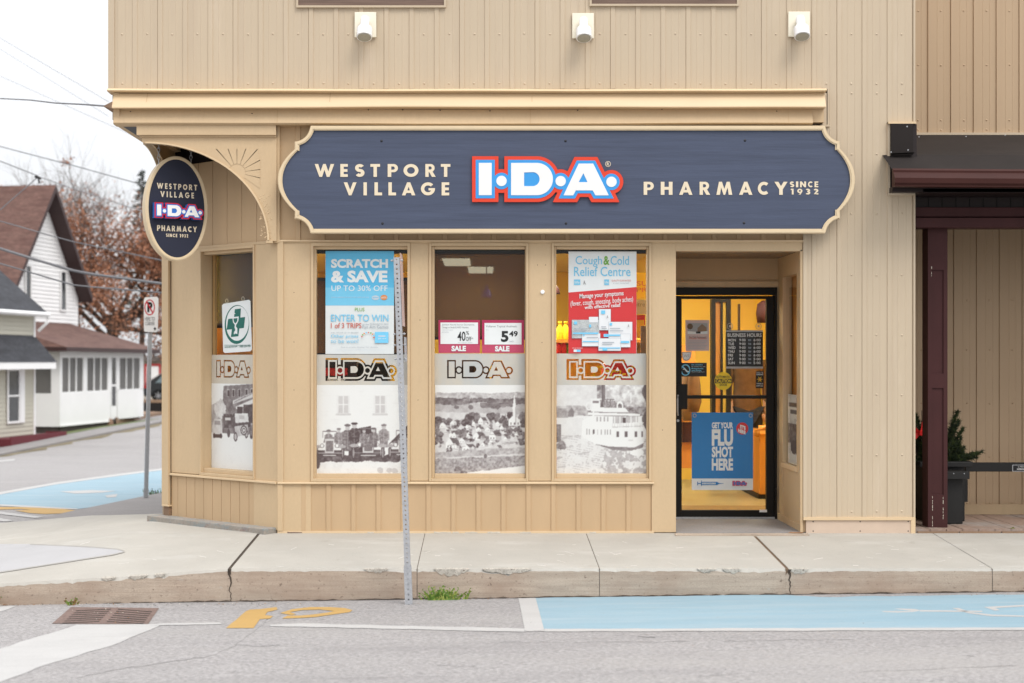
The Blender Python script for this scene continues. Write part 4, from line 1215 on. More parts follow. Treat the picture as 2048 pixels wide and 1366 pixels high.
items += [(c, *z6(a,b), 140+694/3.103, 140+775/3.103) for c, a, b in (('P',643,706),('H',749,822),('A',863,946),('R',990,1056),('M',1094,1193),('A',1235,1318),('C',1351,1416),('Y',1454,1536))]
items += [(c, *z6(a,b), 140+692/3.103, 140+728/3.103) for c, a, b in (('S',1550,1577),('I',1588,1602),('N',1613,1650.5),('C',1662.5,1691),('E',1703,1726.5))]
items += [(c, *z6(a,b), 140+737/3.103, 140+773/3.103) for c, a, b in (('1',1554.5,1573),('9',1596,1628),('3',1647.5,1677),('2',1697.5,1726.7))]
m_ = MB(); k_ = 0
for ch, x0, x1, y0, y1 in items:
    if k_ in (8, 15, 23, 28): m_.build('lettering', sg); m_ = MB()
    k_ += 1
    vs, fs = glyph_geo(ch); a, b, c, d = bbox2(vs)
    m_.add([(X(lerp(x0,x1,(v[0]-a)/(b-a)), ds_), ys-.004, Z(lerp(y1,y0,(v[1]-c)/(d-c)), ds_)) for v in vs], fs, M['cream_text'])
m_.build('lettering', sg)
m_ = MB()
panel(m_, to_m(IDA_RED, ds_), .020, M['red'], ys-.022)
panel(m_, to_m(IDA_BLUE, ds_), .004, M['blue'], ys-.025)
panel(m_, to_m(IDA_WHITE, ds_), .004, M['white'], ys-.028); m_.build('logo', sg)
m_ = MB()
s_ = Sheet((0, ys-.004, 0), NY); s_.ring(1216, 328, 5.6, 5.6, 1.0, M['cream_text']); s_.text('R', 1213.6, 1218.6, 324.8, 331.2, M['cream_text'], .02); s_.build('trademark', sg)

# hanging oval sign
do = 13.22; oc = Vector((X(353, do), do-D0, Z(417, do)))
og = empty('hanging_sign', tuple(oc), 'oval navy pharmacy sign with cream rim hanging on chains under the corner arch', 'sign')
OM = Matrix.Translation(oc) @ Matrix.Rotation(R(27), 4, 'Z') @ Matrix.Diagonal((1.038,1.0,1.038,1)) @ Matrix.Diagonal((1/1.038*1.0,1,1/1.038,1))
OA = Matrix(((1,0,0,0),(0,0,-1,0),(0,1,0,0),(0,0,0,1)))
OT = Matrix.Translation((.004,0,0)) @ Matrix.Diagonal((.865,1,1.038,1))
ow, oh = .274, .452
ell = lambda k: [(ow*k*math.cos(2*math.pi*i/64), oh*(1-(1-k)*ow/oh)*math.sin(2*math.pi*i/64)) for i in range(64)]
m_ = MB(OM @ OA)
vs, fs = curve_geo([ell(.97)], .05); m_.add(vs, fs, M['navy_plain'], Matrix.Translation((0,0,.0)))
vs, fs = curve_geo([ell(.95)], .002); m_.add(vs, fs, M['navy_plain'], Matrix.Translation((0,0,-.06)))
m_.build('sign_board', og)
m_ = MB(OM @ OA)
vs, fs = curve_geo([ell(1.0), ell(.90)], .105); m_.add(vs, fs, M['cream'], Matrix.Translation((0,0,.010)))
vs, fs = curve_geo([ell(.975), ell(.925)], .004); m_.add(vs, fs, M['cream'], Matrix.Translation((0,0,.014)))
m_.build('sign_border', og)
# lettering: oval face runs about -ow..ow, measured off the photo
m_ = MB(OM @ OT @ OA)
def ofit(s, x0, x1, z0, z1, mat, depth=.006, bold=False):
    """spread capitals over a width on the oval face"""
    wd = {c: (bbox2(glyph_geo(c)[0])[1]-bbox2(glyph_geo(c)[0])[0]) for c in s if c != ' '}
    h = z1-z0; tot = sum(wd.get(c, .35) for c in s)*h*.92; gap = (x1-x0-tot)/max(1, len(s)-1)
    x = x0
    for c in s:
        if c == ' ': x += .35*h*.92+gap; continue
        vs, fs = glyph_geo(c)
        a, b, cc, d = bbox2(vs); w = wd[c]*h*.92
        m_.add([(lerp(x, x+w, (v[0]-a)/(b-a)), lerp(z0, z1, (v[1]-cc)/(d-cc)), depth) for v in vs], fs, mat); x += w+gap
ofit('WESTPORT', -.205, .205, .158, .205, M['cream_text'])
m_.build('lettering', og); m_ = MB(OM @ OT @ OA)
ofit('VILLAGE', -.170, .172, .090, .138, M['cream_text'])
m_.build('lettering', og); m_ = MB(OM @ OT @ OA)
ofit('PHARMACY', -.203, .203, -.192, -.145, M['cream_text'])
m_.build('lettering', og); m_ = MB(OM @ OT @ OA)
ofit('SINCE 1932', -.112, .112, -.240, -.212, M['cream_text'])
m_.build('lettering', og)
m_ = MB(OM @ OA)
def olog(lps, z, depth, mat):
    k = .432/302.0
    lp = [[((p[0]-1094.5)*k+.004, (p[1]+359)*k*1.02-.028) for p in l] for l in lps]
    vs, fs = curve_geo(lp, depth); m_.add(vs, fs, mat, Matrix.Translation((0,0,z)))
olog(IDA_RED, .070, .066, M['blue_deep']); olog(IDA_RED, .074, .003, M['red_deep']); olog(IDA_BLUE, .077, .003, M['blue_deep']); olog(IDA_WHITE, .080, .003, M['white'])
m_.build('logo', og)
m_ = MB()
for sx_ in (-.150, .135):
    base = OM @ Vector((sx_, .025, oh*math.sqrt(max(0, 1-(sx_/ow)**2))-.008))
    base.y += .0; z = base.z; m_.tube([base, base+Vector((0,0,.05))], .0045, M['steel'], 6)
    top = zc_(249); z += .05; k = 0
    while z < top:
        rr = [Vector((base.x + (.011*math.cos(a) if k % 2 == 0 else 0), base.y + (.011*math.cos(a) if k % 2 else 0), z+.018+.020*math.sin(a))) for a in np.linspace(0, 2*math.pi, 9)]
        m_.tube(rr, .0035, M['steel'], 5, cap=False); z += .032; k += 1
m_.build('chain', og)

# ------------------------------------------------------------------ bullet flood lamps on ivory plates
def lamp(px, py, label):
    d = 12.98; x, z = X(px, d), Z(py, d)
    r_ = empty('wall_lamp', (x, 0, z), label, 'lamp', 'flood lamps along the upper siding')
    b_ = MB(); b_.box(x-.092, x+.092, -.030, -.012, z-.110, z+.104, M['ivory']); b_.build('back_plate', r_, bevel=.003)
    T_ = Matrix.Translation((x-.0, -.085, z+.005)) @ Matrix.Rotation(R(-26), 4, 'X')
    b_ = MB(); b_.lathe([(.024,.050),(.034,.044),(.038,.03),(.038,-.03),(.044,-.05),(.062,-.065),(.066,-.075),(.066,-.155),(.062,-.158)][::-1], M['white_plastic'], 28, T_)
    b_.tube([(x, -.03, z+.03), (x, -.075, z+.02)], .028, M['white_plastic'], 14)
    b_.build('lamp_body', r_, smooth=True).modifiers.new('e', 'EDGE_SPLIT').split_angle = R(35)
    b_ = MB(); b_.lathe([(.057,-.1595),(.045,-.163),(.02,-.165)][::-1], M['lens'], 24, T_); b_.build('lens', r_)
    return r_
lamp(731, 49, 'leftmost white bullet flood lamp under the left upper window')
lamp(1166, 51, 'middle white bullet flood lamp below the left edge of the right upper window')
lamp(1598, 48, 'rightmost white bullet flood lamp on bare siding near the building corner')

# ------------------------------------------------------------------ printed window photographs (old sepia village views)
class Canvas:
    def __init__(s, w, h, v=.93):
        s.w, s.h = w, h; s.a = np.full((h, w), v, np.float32)
        s.gy, s.gx = np.mgrid[0:h, 0:w].astype(np.float32)
        s.gx = (s.gx+.5)/w; s.gy = (s.gy+.5)/h; s.r = np.random.default_rng(int(w*7+h*3))
    def noise(s, n, amp=1.0, oct=4):
        out = np.zeros((s.h, s.w), np.float32); k = n
        for o_ in range(oct):
            g = s.r.random((k+2, k+2)).astype(np.float32)
            u, v = s.gx*k, s.gy*k; i, j = u.astype(int), v.astype(int); fu, fv = u-i, v-j
            fu = fu*fu*(3-2*fu); fv = fv*fv*(3-2*fv)
            out += (g[j,i]*(1-fu)*(1-fv)+g[j,i+1]*fu*(1-fv)+g[j+1,i]*(1-fu)*fv+g[j+1,i+1]*fu*fv-.5)/(1.6**o_); k *= 2
        return out*amp
    def put(s, m, v, tex=0, n=20):
        t = v + (s.noise(n, tex) if tex else 0)
        s.a = np.where(m, t, s.a)
    def rect(s, x0, y0, x1, y1, v, **k): s.put((s.gx > x0)&(s.gx < x1)&(s.gy > y0)&(s.gy < y1), v, **k)
    def ell(s, cx, cy, rx, ry, v, ragged=0, **k):
        q = ((s.gx-cx)/rx)**2+((s.gy-cy)/ry)**2
        if ragged: q = q + s.noise(16, ragged)
        s.put(q < 1, v, **k)
    def ring(s, cx, cy, rx, ry, w, v):
        q = np.sqrt(((s.gx-cx)/rx)**2+((s.gy-cy)/ry)**2); s.put(np.abs(q-1) < w/rx, v)
    def poly(s, pts, v, **k):
        m = np.zeros((s.h, s.w), bool)
        for i in range(len(pts)):
            (x0,y0),(x1,y1) = pts[i-1], pts[i]
            if y0 == y1: continue
            c = ((s.gy >= min(y0,y1)) & (s.gy < max(y0,y1))) & (s.gx < x0+(s.gy-y0)*(x1-x0)/(y1-y0)); m ^= c
        s.put(m, v, **k)
    def line(s, x0, y0, x1, y1, w, v):
        dx, dy = x1-x0, y1-y0; l2 = dx*dx+dy*dy or 1e-9
        t = np.clip(((s.gx-x0)*dx+(s.gy-y0)*dy)/l2, 0, 1)
        s.put(np.hypot(s.gx-x0-t*dx, s.gy-y0-t*dy) < w, v)
    def trees(s, pts, r, v):
        for x, y in pts:
            for _ in range(3): s.ell(x+s.r.normal(0,r*.4), y+s.r.normal(0,r*.4), r*s.r.uniform(.6,1), r*s.r.uniform(.6,1.1), v+s.r.normal(0,.06), ragged=.9, tex=.25, n=40)
    def house(s, x, y, w, h, roof=.35, wall=.93):
        s.poly([(x,y),(x,y-h*.5),(x+w*.3,y-h),(x+w*.6,y-h*.5),(x+w*.6,y)], wall)
        s.poly([(x+w*.3,y-h),(x+w*.9,y-h*.95),(x+w*1.15,y-h*.45),(x+w*.6,y-h*.5)], roof, tex=.1)
        s.poly([(x+w*.6,y-h*.5),(x+w*1.12,y-h*.47),(x+w*1.12,y),(x+w*.6,y)], wall-.25)
        for k in (.15,.4): s.rect(x+w*k, y-h*.32, x+w*(k+.07), y-h*.16, .3)
def car(c, x, y, w, people=0, tone=.30):
    """front of an open touring car, wheels at baseline y"""
    h = w*.75
    for k in (-1, 1):
        c.ell(x+k*w*.42, y-h*.30, w*.055, h*.30, .22); c.ell(x+k*w*.42, y-h*.30, w*.025, h*.20, .55)
        c.ell(x+k*w*.40, y-h*.58, w*.13, h*.07, .62); c.ell(x+k*w*.245, y-h*.62, w*.075, h*.105, .93); c.ring(x+k*w*.24, y-h*.62, w*.062, h*.085, .003, .3)
    c.rect(x-w*.36, y-h*.42, x+w*.36, y-h*.16, .26, tex=.15); c.poly([(x-w*.2,y-h*.75),(x-w*.15,y-h*1.0),(x+w*.15,y-h*1.0),(x+w*.2,y-h*.75)], tone+.15, tex=.1)
    c.rect(x-w*.15, y-h*.92, x+w*.15, y-h*.30, .82); c.rect(x-w*.118, y-h*.84, x+w*.118, y-h*.36, .42, tex=.12, n=60)
    c.line(x-w*.2, y-h*.2, x+w*.2, y-h*.2, .006, .8); c.line(x-w*.40, y-h*.30, x+w*.40, y-h*.30, .004, .62)
    for k in (-1, 1): c.line(x+k*w*.22, y-h*.98, x+k*w*.22, y-h*1.25, .004, .35)
    c.line(x-w*.22, y-h*1.25, x+w*.22, y-h*1.25, .004, .4)
def man(c, x, y, h, tone=.3):
    c.poly([(x-h*.24,y-h*.30),(x-h*.22,y-h*.70),(x-h*.12,y-h*.74),(x+h*.12,y-h*.74),(x+h*.22,y-h*.70),(x+h*.24,y-h*.30)], tone+.10, tex=.2, n=60)
    c.poly([(x-h*.16,y),(x-h*.2,y-h*.62),(x-h*.1,y-h*.78),(x+h*.1,y-h*.78),(x+h*.2,y-h*.62),(x+h*.16,y)], tone, tex=.22, n=60)
    c.line(x, y-h*.74, x, y-h*.1, h*.012, tone+.2); c.line(x-h*.15, y-h*.42, x+h*.15, y-h*.42, h*.014, tone-.1)
    c.ell(x, y-h*.87, h*.085, h*.10, .72); c.ell(x, y-h*.955, h*.12, h*.05, tone-.08)
def view_street():
    c = Canvas(110, 190, .95); c.a += c.noise(5, .04)
    c.poly([(.3,.03),(1,.0),(1,.62),(.25,.60)], .42, tex=.16); c.poly([(0,.26),(.18,.22),(.26,.3),(.26,.58),(0,.58)], .62, tex=.2)
    c.ell(.22, .30, .13, .11, .80, ragged=.7, tex=.2)
    for x in (.38,.5,.64,.8,.92):
        c.rect(x, .05+.03*(1-x), x+.06, .16, .75); c.rect(x+.008, .06+.03*(1-x), x+.052, .155, .22)
    c.poly([(.52,.20),(1,.09),(1,.15),(.52,.24)], .82); 
    for k in range(12): c.line(.56+k*.036, .222-k*.0095, .575+k*.036, .205-k*.0095, .006, .3)
    c.poly([(.58,.27),(1,.17),(1,.22),(.6,.30)], .88); c.rect(.62,.27,.74,.5,.20,tex=.2); c.rect(.76,.24,.99,.5,.24,tex=.2); c.rect(.3,.36,.5,.52,.3,tex=.25); c.rect(.34,.40,.46,.43,.8)
    c.rect(0,.585,1,1,.93); c.a += c.noise(9,.03)
    c.poly([(.04,.50),(.08,.42),(.24,.42),(.27,.50),(.27,.6),(.04,.6)], .8, tex=.1); c.rect(.06,.60,.26,.64,.22); c.ell(.08,.62,.03,.03,.2); c.ell(.24,.62,.03,.03,.2); c.rect(.09,.44,.23,.49,.55)
    c.poly([(.46,.40),(.55,.345),(.86,.345),(.88,.42),(.84,.54),(.6,.56),(.48,.5)], .28, tex=.15); c.poly([(.56,.35),(.86,.34),(.88,.44),(.58,.46)], .86, tex=.08); c.rect(.66,.37,.78,.41,.7)
    c.poly([(.55,.5),(.86,.47),(.88,.58),(.6,.62)], .75, tex=.15)
    for x, y, r in ((.58,.62,.055),(.83,.58,.05)): c.ell(x,y,r*.8,r,.25); c.ell(x,y,r*.5,r*.65,.7)
    c.ell(.77,.54,.075,.058,.9); c.ring(.77,.54,.065,.05,.012,.3); c.ring(.77,.54,.03,.024,.01,.35)
    c.ell(.42,.58,.035,.05,.28); c.ell(.94,.60,.035,.035,.25)
    for x in (.94,.98): man(c, x, .60, .16, .35)
    return c
def view_garage():
    c = Canvas(190, 190, .94); c.a += c.noise(10,.045,3)
    for j in range(14): c.a -= .018*(np.abs(c.gy-(.03+j*.045)) < .004)
    for x in (.30, .70):
        c.rect(x-.075,.115,x+.075,.345,.90); c.rect(x-.055,.125,x+.055,.315,.76); c.rect(x-.004,.125,x+.004,.315,.93); c.rect(x-.055,.215,x+.055,.224,.93); c.rect(x-.085,.322,x+.085,.34,.78)
    c.poly([(.36,.64),(.40,.50),(.60,.46),(.64,.78),(.36,.8)], .22, tex=.18)
    c.rect(0,.84,1,1,.90); c.put(c.gy+c.noise(12,.03) > .86, .93, tex=.08)
    c.put((np.abs(c.gy-.825) < .035+c.noise(14,.02)) & (c.gx < .97), .30, tex=.25)
    for x,h in ((.14,.22),(.25,.24)): man(c, x, .70, h*.9, .48)
    man(c,.345,.74,.30,.42); man(c,.42,.72,.30,.26); man(c,.74,.70,.26,.50)
    c.poly([(.82,.63),(1,.45),(1,.60),(.86,.70)], .42, tex=.3, n=50)
    for k in range(6): c.line(.80+k*.012,.66-k*.008,1.0,.46+k*.03,.004,.25)
    car(c,.15,.84,.34); car(c,.57,.845,.38); car(c,.95,.83,.34)
    man(c,.525,.70,.21,.45); man(c,.63,.70,.22,.42)
    c.ring(.94,.60,.035,.03,.006,.3); c.ell(.02,.85,.03,.09,.28)
    for x in (.80,.86,.70): c.ell(x,.96,.03,.03,.75,ragged=1)
    return c
def view_village():
    c = Canvas(190, 190, .94)
    c.put(c.gy > .085+c.noise(8,.02), .70, tex=.25, n=30)
    c.put((c.gy > .15+c.noise(9,.03)) & (c.gy < .215+.02*np.sin(c.gx*9)), .40, tex=.22, n=30)
    c.put(c.gy > .215+.015*np.sin(c.gx*6)+c.noise(20,.01), .68, tex=.10); c.put(c.gy > .30+.03*c.gx+c.noise(20,.008), .80, tex=.08)
    c.put((c.gy > .20) & (c.gy < .27-.15*np.abs(c.gx-.62)+c.noise(18,.03)) & (c.gx > .5), .42, tex=.2)
    for x in (.24,.40): c.ell(x,.25,.03,.025,.4,ragged=.8)
    c.trees([(.04,.38),(.10,.41),(.16,.42),(.24,.44),(.42,.36),(.45,.39),(.39,.38),(.63,.37),(.70,.37),(.75,.42),(.80,.36),(.82,.43),(.98,.36),(.96,.40),(.33,.44),(.03,.46)], .045, .36)
    c.trees([(.06,.56),(.04,.62),(.32,.52),(.36,.60),(.50,.48),(.76,.48),(.80,.54),(.83,.50),(.92,.50),(.97,.58),(.95,.63),(.56,.62),(.70,.56),(.25,.54)], .038, .38)
    for x,y,w,h in ((.06,.48,.10,.06),(.35,.50,.08,.05),(.48,.44,.09,.08),(.46,.52,.08,.05),(.56,.52,.08,.05),(.72,.50,.06,.05),(.16,.60,.12,.09),(.42,.62,.13,.09),(.60,.62,.12,.10),(.88,.60,.08,.08),(.12,.72,.14,.13),(.30,.74,.14,.08),(.27,.65,.10,.06)): c.house(x,y,w,h)
    r_ = random.Random(5)
    for _ in range(26):
        x, y = r_.uniform(.02,.95), r_.uniform(.44,.74); w = r_.uniform(.035,.075)*(.6+y*.6); c.house(x, y, w, w*.8, r_.choice((.3,.4,.85)), r_.uniform(.82,.96))
    c.trees([(r_.uniform(0,1), r_.uniform(.40,.76)) for _ in range(34)], .016, .40)
    for _ in range(10):
        x, y = r_.uniform(0,.8), r_.uniform(.5,.8); c.line(x, y, x+r_.uniform(.05,.2), y+r_.uniform(-.02,.01), .0025, .5)
    for x in (.795,.80,.97,.985,.78): c.poly([(x-.02,.48),(x,.30+r_.uniform(0,.1)),(x+.02,.48)], .34, tex=.15, n=60)
    c.poly([(.815,.46),(.815,.39),(.87,.34),(.94,.39),(.94,.46)], .93); c.rect(.862,.24,.895,.45,.96); c.poly([(.858,.27),(.88,.10),(.90,.27)], .97); c.line(.895,.25,.895,.44,.006,.62)
    for x in (.835,.875,.915): c.rect(x,.42,x+.012,.445,.35)
    c.put(c.gy > .755-.06*c.gx+c.noise(12,.02), .66, tex=.20, n=40); c.put((np.abs(c.gy-(.83-.05*c.gx)) < .012), .82)
    c.put(c.gy > .83-.04*c.gx+c.noise(12,.02), .58, tex=.25, n=50); c.put((c.gy > 1.03-.13*c.gx+c.noise(20,.01)), .93)
    c.trees([(.24,.95),(.30,.96),(.33,.98),(.27,.985)], .03, .45); c.ell(.56,.80,.02,.025,.4,ragged=.8)
    return c
def view_boat():
    c = Canvas(190, 190, .84); c.a += c.noise(4,.10)
    c.put((c.gy < .42+c.noise(10,.1)) & (c.gx > .30), .55, tex=.35, n=24); c.put((c.gy < .16+.10*c.gx+c.noise(8,.06)) & (c.gx > .5), .80, tex=.3, n=24)
    c.put((c.gy > .14+.5*np.abs(c.gx-.58)+c.noise(12,.06)) & (c.gy < .6) & (c.gx > .42), .42, tex=.28, n=36); c.put((c.gx < .45) & (c.gy < .26+c.noise(10,.05)), .86, tex=.06)
    c.put((c.gy > .24+c.noise(16,.02)) & (c.gy < .34) & (c.gx < .34), .66, tex=.25); c.poly([(.0,.32),(.03,.26),(.10,.27),(.13,.32),(.13,.4),(0,.43)], .6, tex=.2); c.poly([(.13,.31),(.17,.25),(.2,.30),(.19,.36),(.13,.36)], .45)
    c.put((c.gy > .345-.0*c.gx) & (c.gy > .42-.30*c.gx), .90); c.put((c.gy > .60) | ((c.gy > .37) & (c.gx < .30)), .88, tex=.03)
    q = c.noise(24,1,3)
    for k in range(26): y = .58+k*.017; c.put((np.abs(c.gy-y-.012*np.sin(c.gx*14+k)-.05*(c.gx-.5)) < .004) & (q > .05), .70)
    c.put((c.gy > .72) & (c.gx > .55-.3*(c.gy-.72)) & (q > -.1), .66, tex=.12, n=40)
    c.rect(0,.44,.055,.64,.42,tex=.2); c.ell(.05,.68,.06,.05,.5,ragged=1.2,tex=.3)
    c.put((c.gx > .97-.03*np.sin(c.gy*20)) & (c.gy < .6), .35)
    # steamboat
    c.poly([(.29,.40),(.42,.33),(.92,.34),(.955,.44),(.965,.66),(.86,.715),(.58,.705),(.42,.66),(.28,.575)], .95)
    c.poly([(.42,.66),(.58,.69),(.86,.70),(.965,.65),(.95,.70),(.85,.74),(.62,.73)], .45, tex=.12)
    c.poly([(.35,.31),(.92,.325),(.92,.345),(.35,.335)], .97); c.line(.42,.345,.92,.35,.004,.55)
    c.poly([(.40,.25),(.76,.26),(.80,.31),(.40,.31)], .95); c.line(.42,.305,.80,.312,.004,.6); c.poly([(.385,.16),(.48,.16),(.49,.3),(.38,.3)], .93); c.rect(.40,.18,.47,.205,.45); c.rect(.37,.155,.50,.168,.9)
    c.rect(.50,.0,.535,.25,.42,tex=.08); c.rect(.50,.0,.512,.25,.3); c.line(.58,.16,.58,.25,.004,.9); c.line(.82,.09,.82,.2,.006,.95)
    for x in (.54,.57,.61,.63): man(c,x,.26,.10,.5)
    c.ring(.36,.24,.03,.04,.008,.9); c.ring(.70,.24,.03,.045,.008,.95)
    c.rect(.62,.355,.90,.43,.70,tex=.1); 
    for x in (.64,.70,.76,.82,.88): c.line(x,.355,x,.44,.005,.95)
    c.rect(.73,.37,.765,.43,.25); c.line(.60,.44,.955,.425,.006,.97); c.line(.62,.475,.96,.46,.004,.7)
    for k in range(18): c.line(.62+k*.019,.435,.62+k*.019,.475,.002,.72)
    for x in (.44,.48,.52,.56): c.rect(x,.36,x+.016,.41,.62)
    for x in (.33,.36,.40,.45,.49,.53,.56,.59): c.rect(x,.50-.12*(.4-x)*(x<.4),x+.010,.56,.55)
    c.rect(.405,.50,.42,.55,.25)
    for x in (.66,.75,.86,.935): c.rect(x,.52,x+.032-.014*(x>.9),.585,.32); c.rect(x-.004,.51,x+.002,.59,.8)
    c.ell(.82,.62,.03,.012,.82); c.ell(.88,.76,.07,.035,.97,ragged=.8)
    return c
def print_panel(cv, corners, name, label, n):
    """grid mesh with one painted colour per vertex: tl, tr, br, bl corners"""
    tl, tr, br, bl = [Vector(c) for c in corners]; h, w = cv.a.shape
    a = np.clip(cv.a + np.random.default_rng(5).normal(0,.012,cv.a.shape), .04, 1)
    # photographic softness and grain
    p_ = np.pad(a, 1, mode='edge'); a = (p_[1:-1,1:-1]*4 + (p_[:-2,1:-1]+p_[2:,1:-1]+p_[1:-1,:-2]+p_[1:-1,2:])*2 + p_[:-2,:-2]+p_[:-2,2:]+p_[2:,:-2]+p_[2:,2:])/16
    g_ = np.random.default_rng(11); mid = np.clip(1-np.abs(a-.5)*1.9, .12, 1)
    a = np.clip(a + (cv.noise(70, .04, 2) + cv.noise(14, .05, 3) + g_.normal(0,.018,a.shape))*mid, .04, 1)
    dk, lt = np.array((.085,.055,.058)), np.array((.80,.785,.785))
    t = np.clip((a-.2)/.73, 0, 1)[..., None]**1.45
    rgb = dk + (lt-dk)*t + np.array((.03,.0,.008))*(t*(1-t))*2
    u = np.linspace(0,1,w); v = np.linspace(0,1,h)
    U, V = np.meshgrid(u, v)
    P = ((1-V)[...,None]*((1-U)[...,None]*np.array(tl)+U[...,None]*np.array(tr)) + V[...,None]*((1-U)[...,None]*np.array(bl)+U[...,None]*np.array(br)))
    vs = P.reshape(-1,3); idx = np.arange(h*w).reshape(h,w)
    fs = np.stack([idx[1:,:-1],idx[1:,1:],idx[:-1,1:],idx[:-1,:-1]],-1).reshape(-1,4)
    # thin backing sheet
    k = len(vs); nb = np.array(n)*.003
    back = np.array([tl,tr,br,bl])-nb
    allv = np.vstack([vs, back]); fl = [tuple(int(q) for q in f) for f in fs] + [(k+3,k+2,k+1,k)[::-1]]
    me = bpy.data.meshes.new(name); me.from_pydata(allv.tolist(), [], fl); me.materials.append(M['print'])
    ca = me.color_attributes.new('print', 'FLOAT_COLOR', 'POINT')
    colr = np.ones((len(allv),4), np.float32); colr[:k,:3] = rgb.reshape(-1,3); colr[k:,:3] = .6
    ca.data.foreach_set('color', colr.ravel()); me.update()
    o = bpy.data.objects.new(name, me); link(o)
    return tag(o, label, 'photo panel', 'sepia photographs in the lower shop windows')
def wcorner(a, b, y0=770, y1=948, y=.080): return [(X(a,D0+y), y, Z(y0,D0+y)), (X(b,D0+y), y, Z(y0,D0+y)), (X(b,D0+y), y, Z(y1,D0+y)), (X(a,D0+y), y, Z(y1,D0+y))]
print_panel(view_garage(), wcorner(632,815), 'photo_panel', 'sepia photo of men posing in three vintage cars, behind the leaning pole', NY)
print_panel(view_village(), wcorner(870,1050), 'photo_panel', 'sepia photo of a village with fields and a church steeple', NY)
print_panel(view_boat(), wcorner(1113,1294), 'photo_panel', 'sepia photo of a white steamboat on a river', NY)
cc = [CM @ Vector(p) for p in ((gu0-.112,.110,Z(769.5)),(1.15,.110,Z(769.5)),(1.15,.110,Z(948)),(gu0-.112,.110,Z(948)))]
print_panel(view_street(), cc, 'photo_panel', 'sepia photo of old cars on a shopping street, in the chamfered corner window', tuple(cn))
c_ = Canvas(60, 150, .85); c_.a += c_.noise(6,.3); c_.rect(0,0,1,.35,.9); c_.rect(.2,.12,.9,.18,.35); c_.rect(.2,.22,.8,.28,.4); c_.rect(0,.42,1,.7,.4,tex=.3); c_.ell(.5,.75,.3,.1,.3,ragged=.5); c_.rect(0,.85,1,1,.95)
xx = xb+.042
print_panel(c_, [(xx,.26,1.16),(xx,.84,1.16),(xx,.84,.54),(xx,.26,.54)], 'photo_panel', 'narrow sepia photo in the side window of the door recess', (-1,0,0))

# ------------------------------------------------------------------ window posters
def poster(name, label, p0, n, cat='poster', group=None):
    s = Sheet(p0, n); s.fin = lambda: tag(s.build(name), label, cat, group); return s
PP = (0, .079, 0)
I = lambda k: M['ink_'+k]
s = poster('window_poster', 'blue and white SCRATCH & SAVE poster in the window behind the pole', PP, NY)
s.board(651,502,788,708, I('paper')); s.rect(651,502,788,611, I('sky')); s.rect(651,575,788,611, I('sky2'))
s.text('SCRATCH', 662,776,518,536, I('white'), .045); s.text('& SAVE', 662,775,541,565, I('white'), .045); s.text('UP TO 30% OFF', 663,775,571,582, I('white'), .0)
s.text('points redeemed in store with valid card only', 663,738,593,596, I('cap')); s.disc(751,595.5,7.5,4.6, I('cap')); s.disc(768,595,6.8,5.2, I('orange')); s.text('optimum',745,757,593,597.5,I('sky')); s.text('extra',763,773,593,597,I('white'))
s.text('PLUS', 710,729,615.5,622.5, I('ink_green'[4:]), -.0); s.text('ENTER TO WIN', 662,777,629,643, I('sky2'), .008)
s.text('1 of 3 TRIPS', 662,723,646,656.5, I('coral'), .012); s.text('to the TORONTO 2015', 725,777,646.5,650, I('lines')); s.text('Pan Am Games', 725,777,650.5,657, I('lines'))
s.text('trip valued up to $6,000', 662,717,664,667, I('lines')); s.text('Other prizes', 662,717,669,677, I('sky2'), .004); s.text('to be won!', 662,717,678,686, I('sky2'), .004)
s.rect(750,664,777,686, I('sky2')); s.rect(757,671,771,673.5, I('cap')); s.text('gift card', 756,772,676,679, I('white'))
for k in range(9):
    a = k*math.pi/8+.1; s.disc(736-12*math.cos(a), 674-9*math.sin(a), 1.6, 1.4, I(('coral','green','orange','sky2')[k%4]), 8, up=(k==0))
s.text('See in-store display for details', 682,756,693,696, I('lines')); s.text('No purchase necessary. Skill testing question required.', 672,770,699,701, I('cap'))
s.fin()
s = poster('window_poster', 'Cough & Cold Relief Centre poster with red lower half', PP, NY)
s.board(1137,503,1273,707, I('white')); s.poly([(1137,707),(1272.5,707),(1273,574),(1137,585)], I('red'))
s.text('Cough', 1151,1204,512,534, I('sky2'), .006); s.text('&', 1207,1219,512,530, I('green'), .03); s.text('Cold', 1221,1258,512,530, I('sky2'), .006)
s.text('Relief Centre', 1148,1261,533.5,552.5, I('sky2'), .006)
s.rect(1148,559,1160.5,570, I('sky2')); s.text('life', 1149.5,1159,562,567, I('white')); s.rect(1208.5,559,1218,570, I('sky2')); s.text('life',1209.5,1217,562,567,I('white'))
s.line = None; s.poly([(1168,561),(1169,561),(1170,565),(1172,569),(1170.5,569),(1169,566),(1167.5,569),(1166.5,569)], I('grey')); s.text('QUALITY GUARANTEED', 1223,1262,559.5,563.5, I('coral')); s.text('or your money back', 1226,1258,565,568, I('lines'))
s.text('Manage your symptoms', 1159,1247,588,600, I('white'), .014, slope=-.075); s.text('(fever, cough, sneezing, body aches)', 1141,1266,602,615.5, I('white'), .004, slope=-.075); s.text('with effective relief', 1169,1241,611.5,618.5, I('white'), .014, slope=-.075)
s.poly([(1223,613.8),(1241,612.6),(1241,613.3),(1223,614.5)], I('white'))
def box(x0,y0,x1,y1,m='white'):
    if m in ('white','paper') and x1-x0 > 12: s.rect(x0-.5,y0-.4,x1+.6,y1+.8,I('lines'))
    s.rect(x0,y0,x1,y1,I('paper' if m == 'white' else m))
box(1144,640,1198,676); box(1178,634,1196,645); box(1198,618.5,1221,660); box(1217,644,1264,680,'paper'); box(1164,667,1200,692,'paper'); box(1241,668,1260,694); box(1197,677,1241,701)
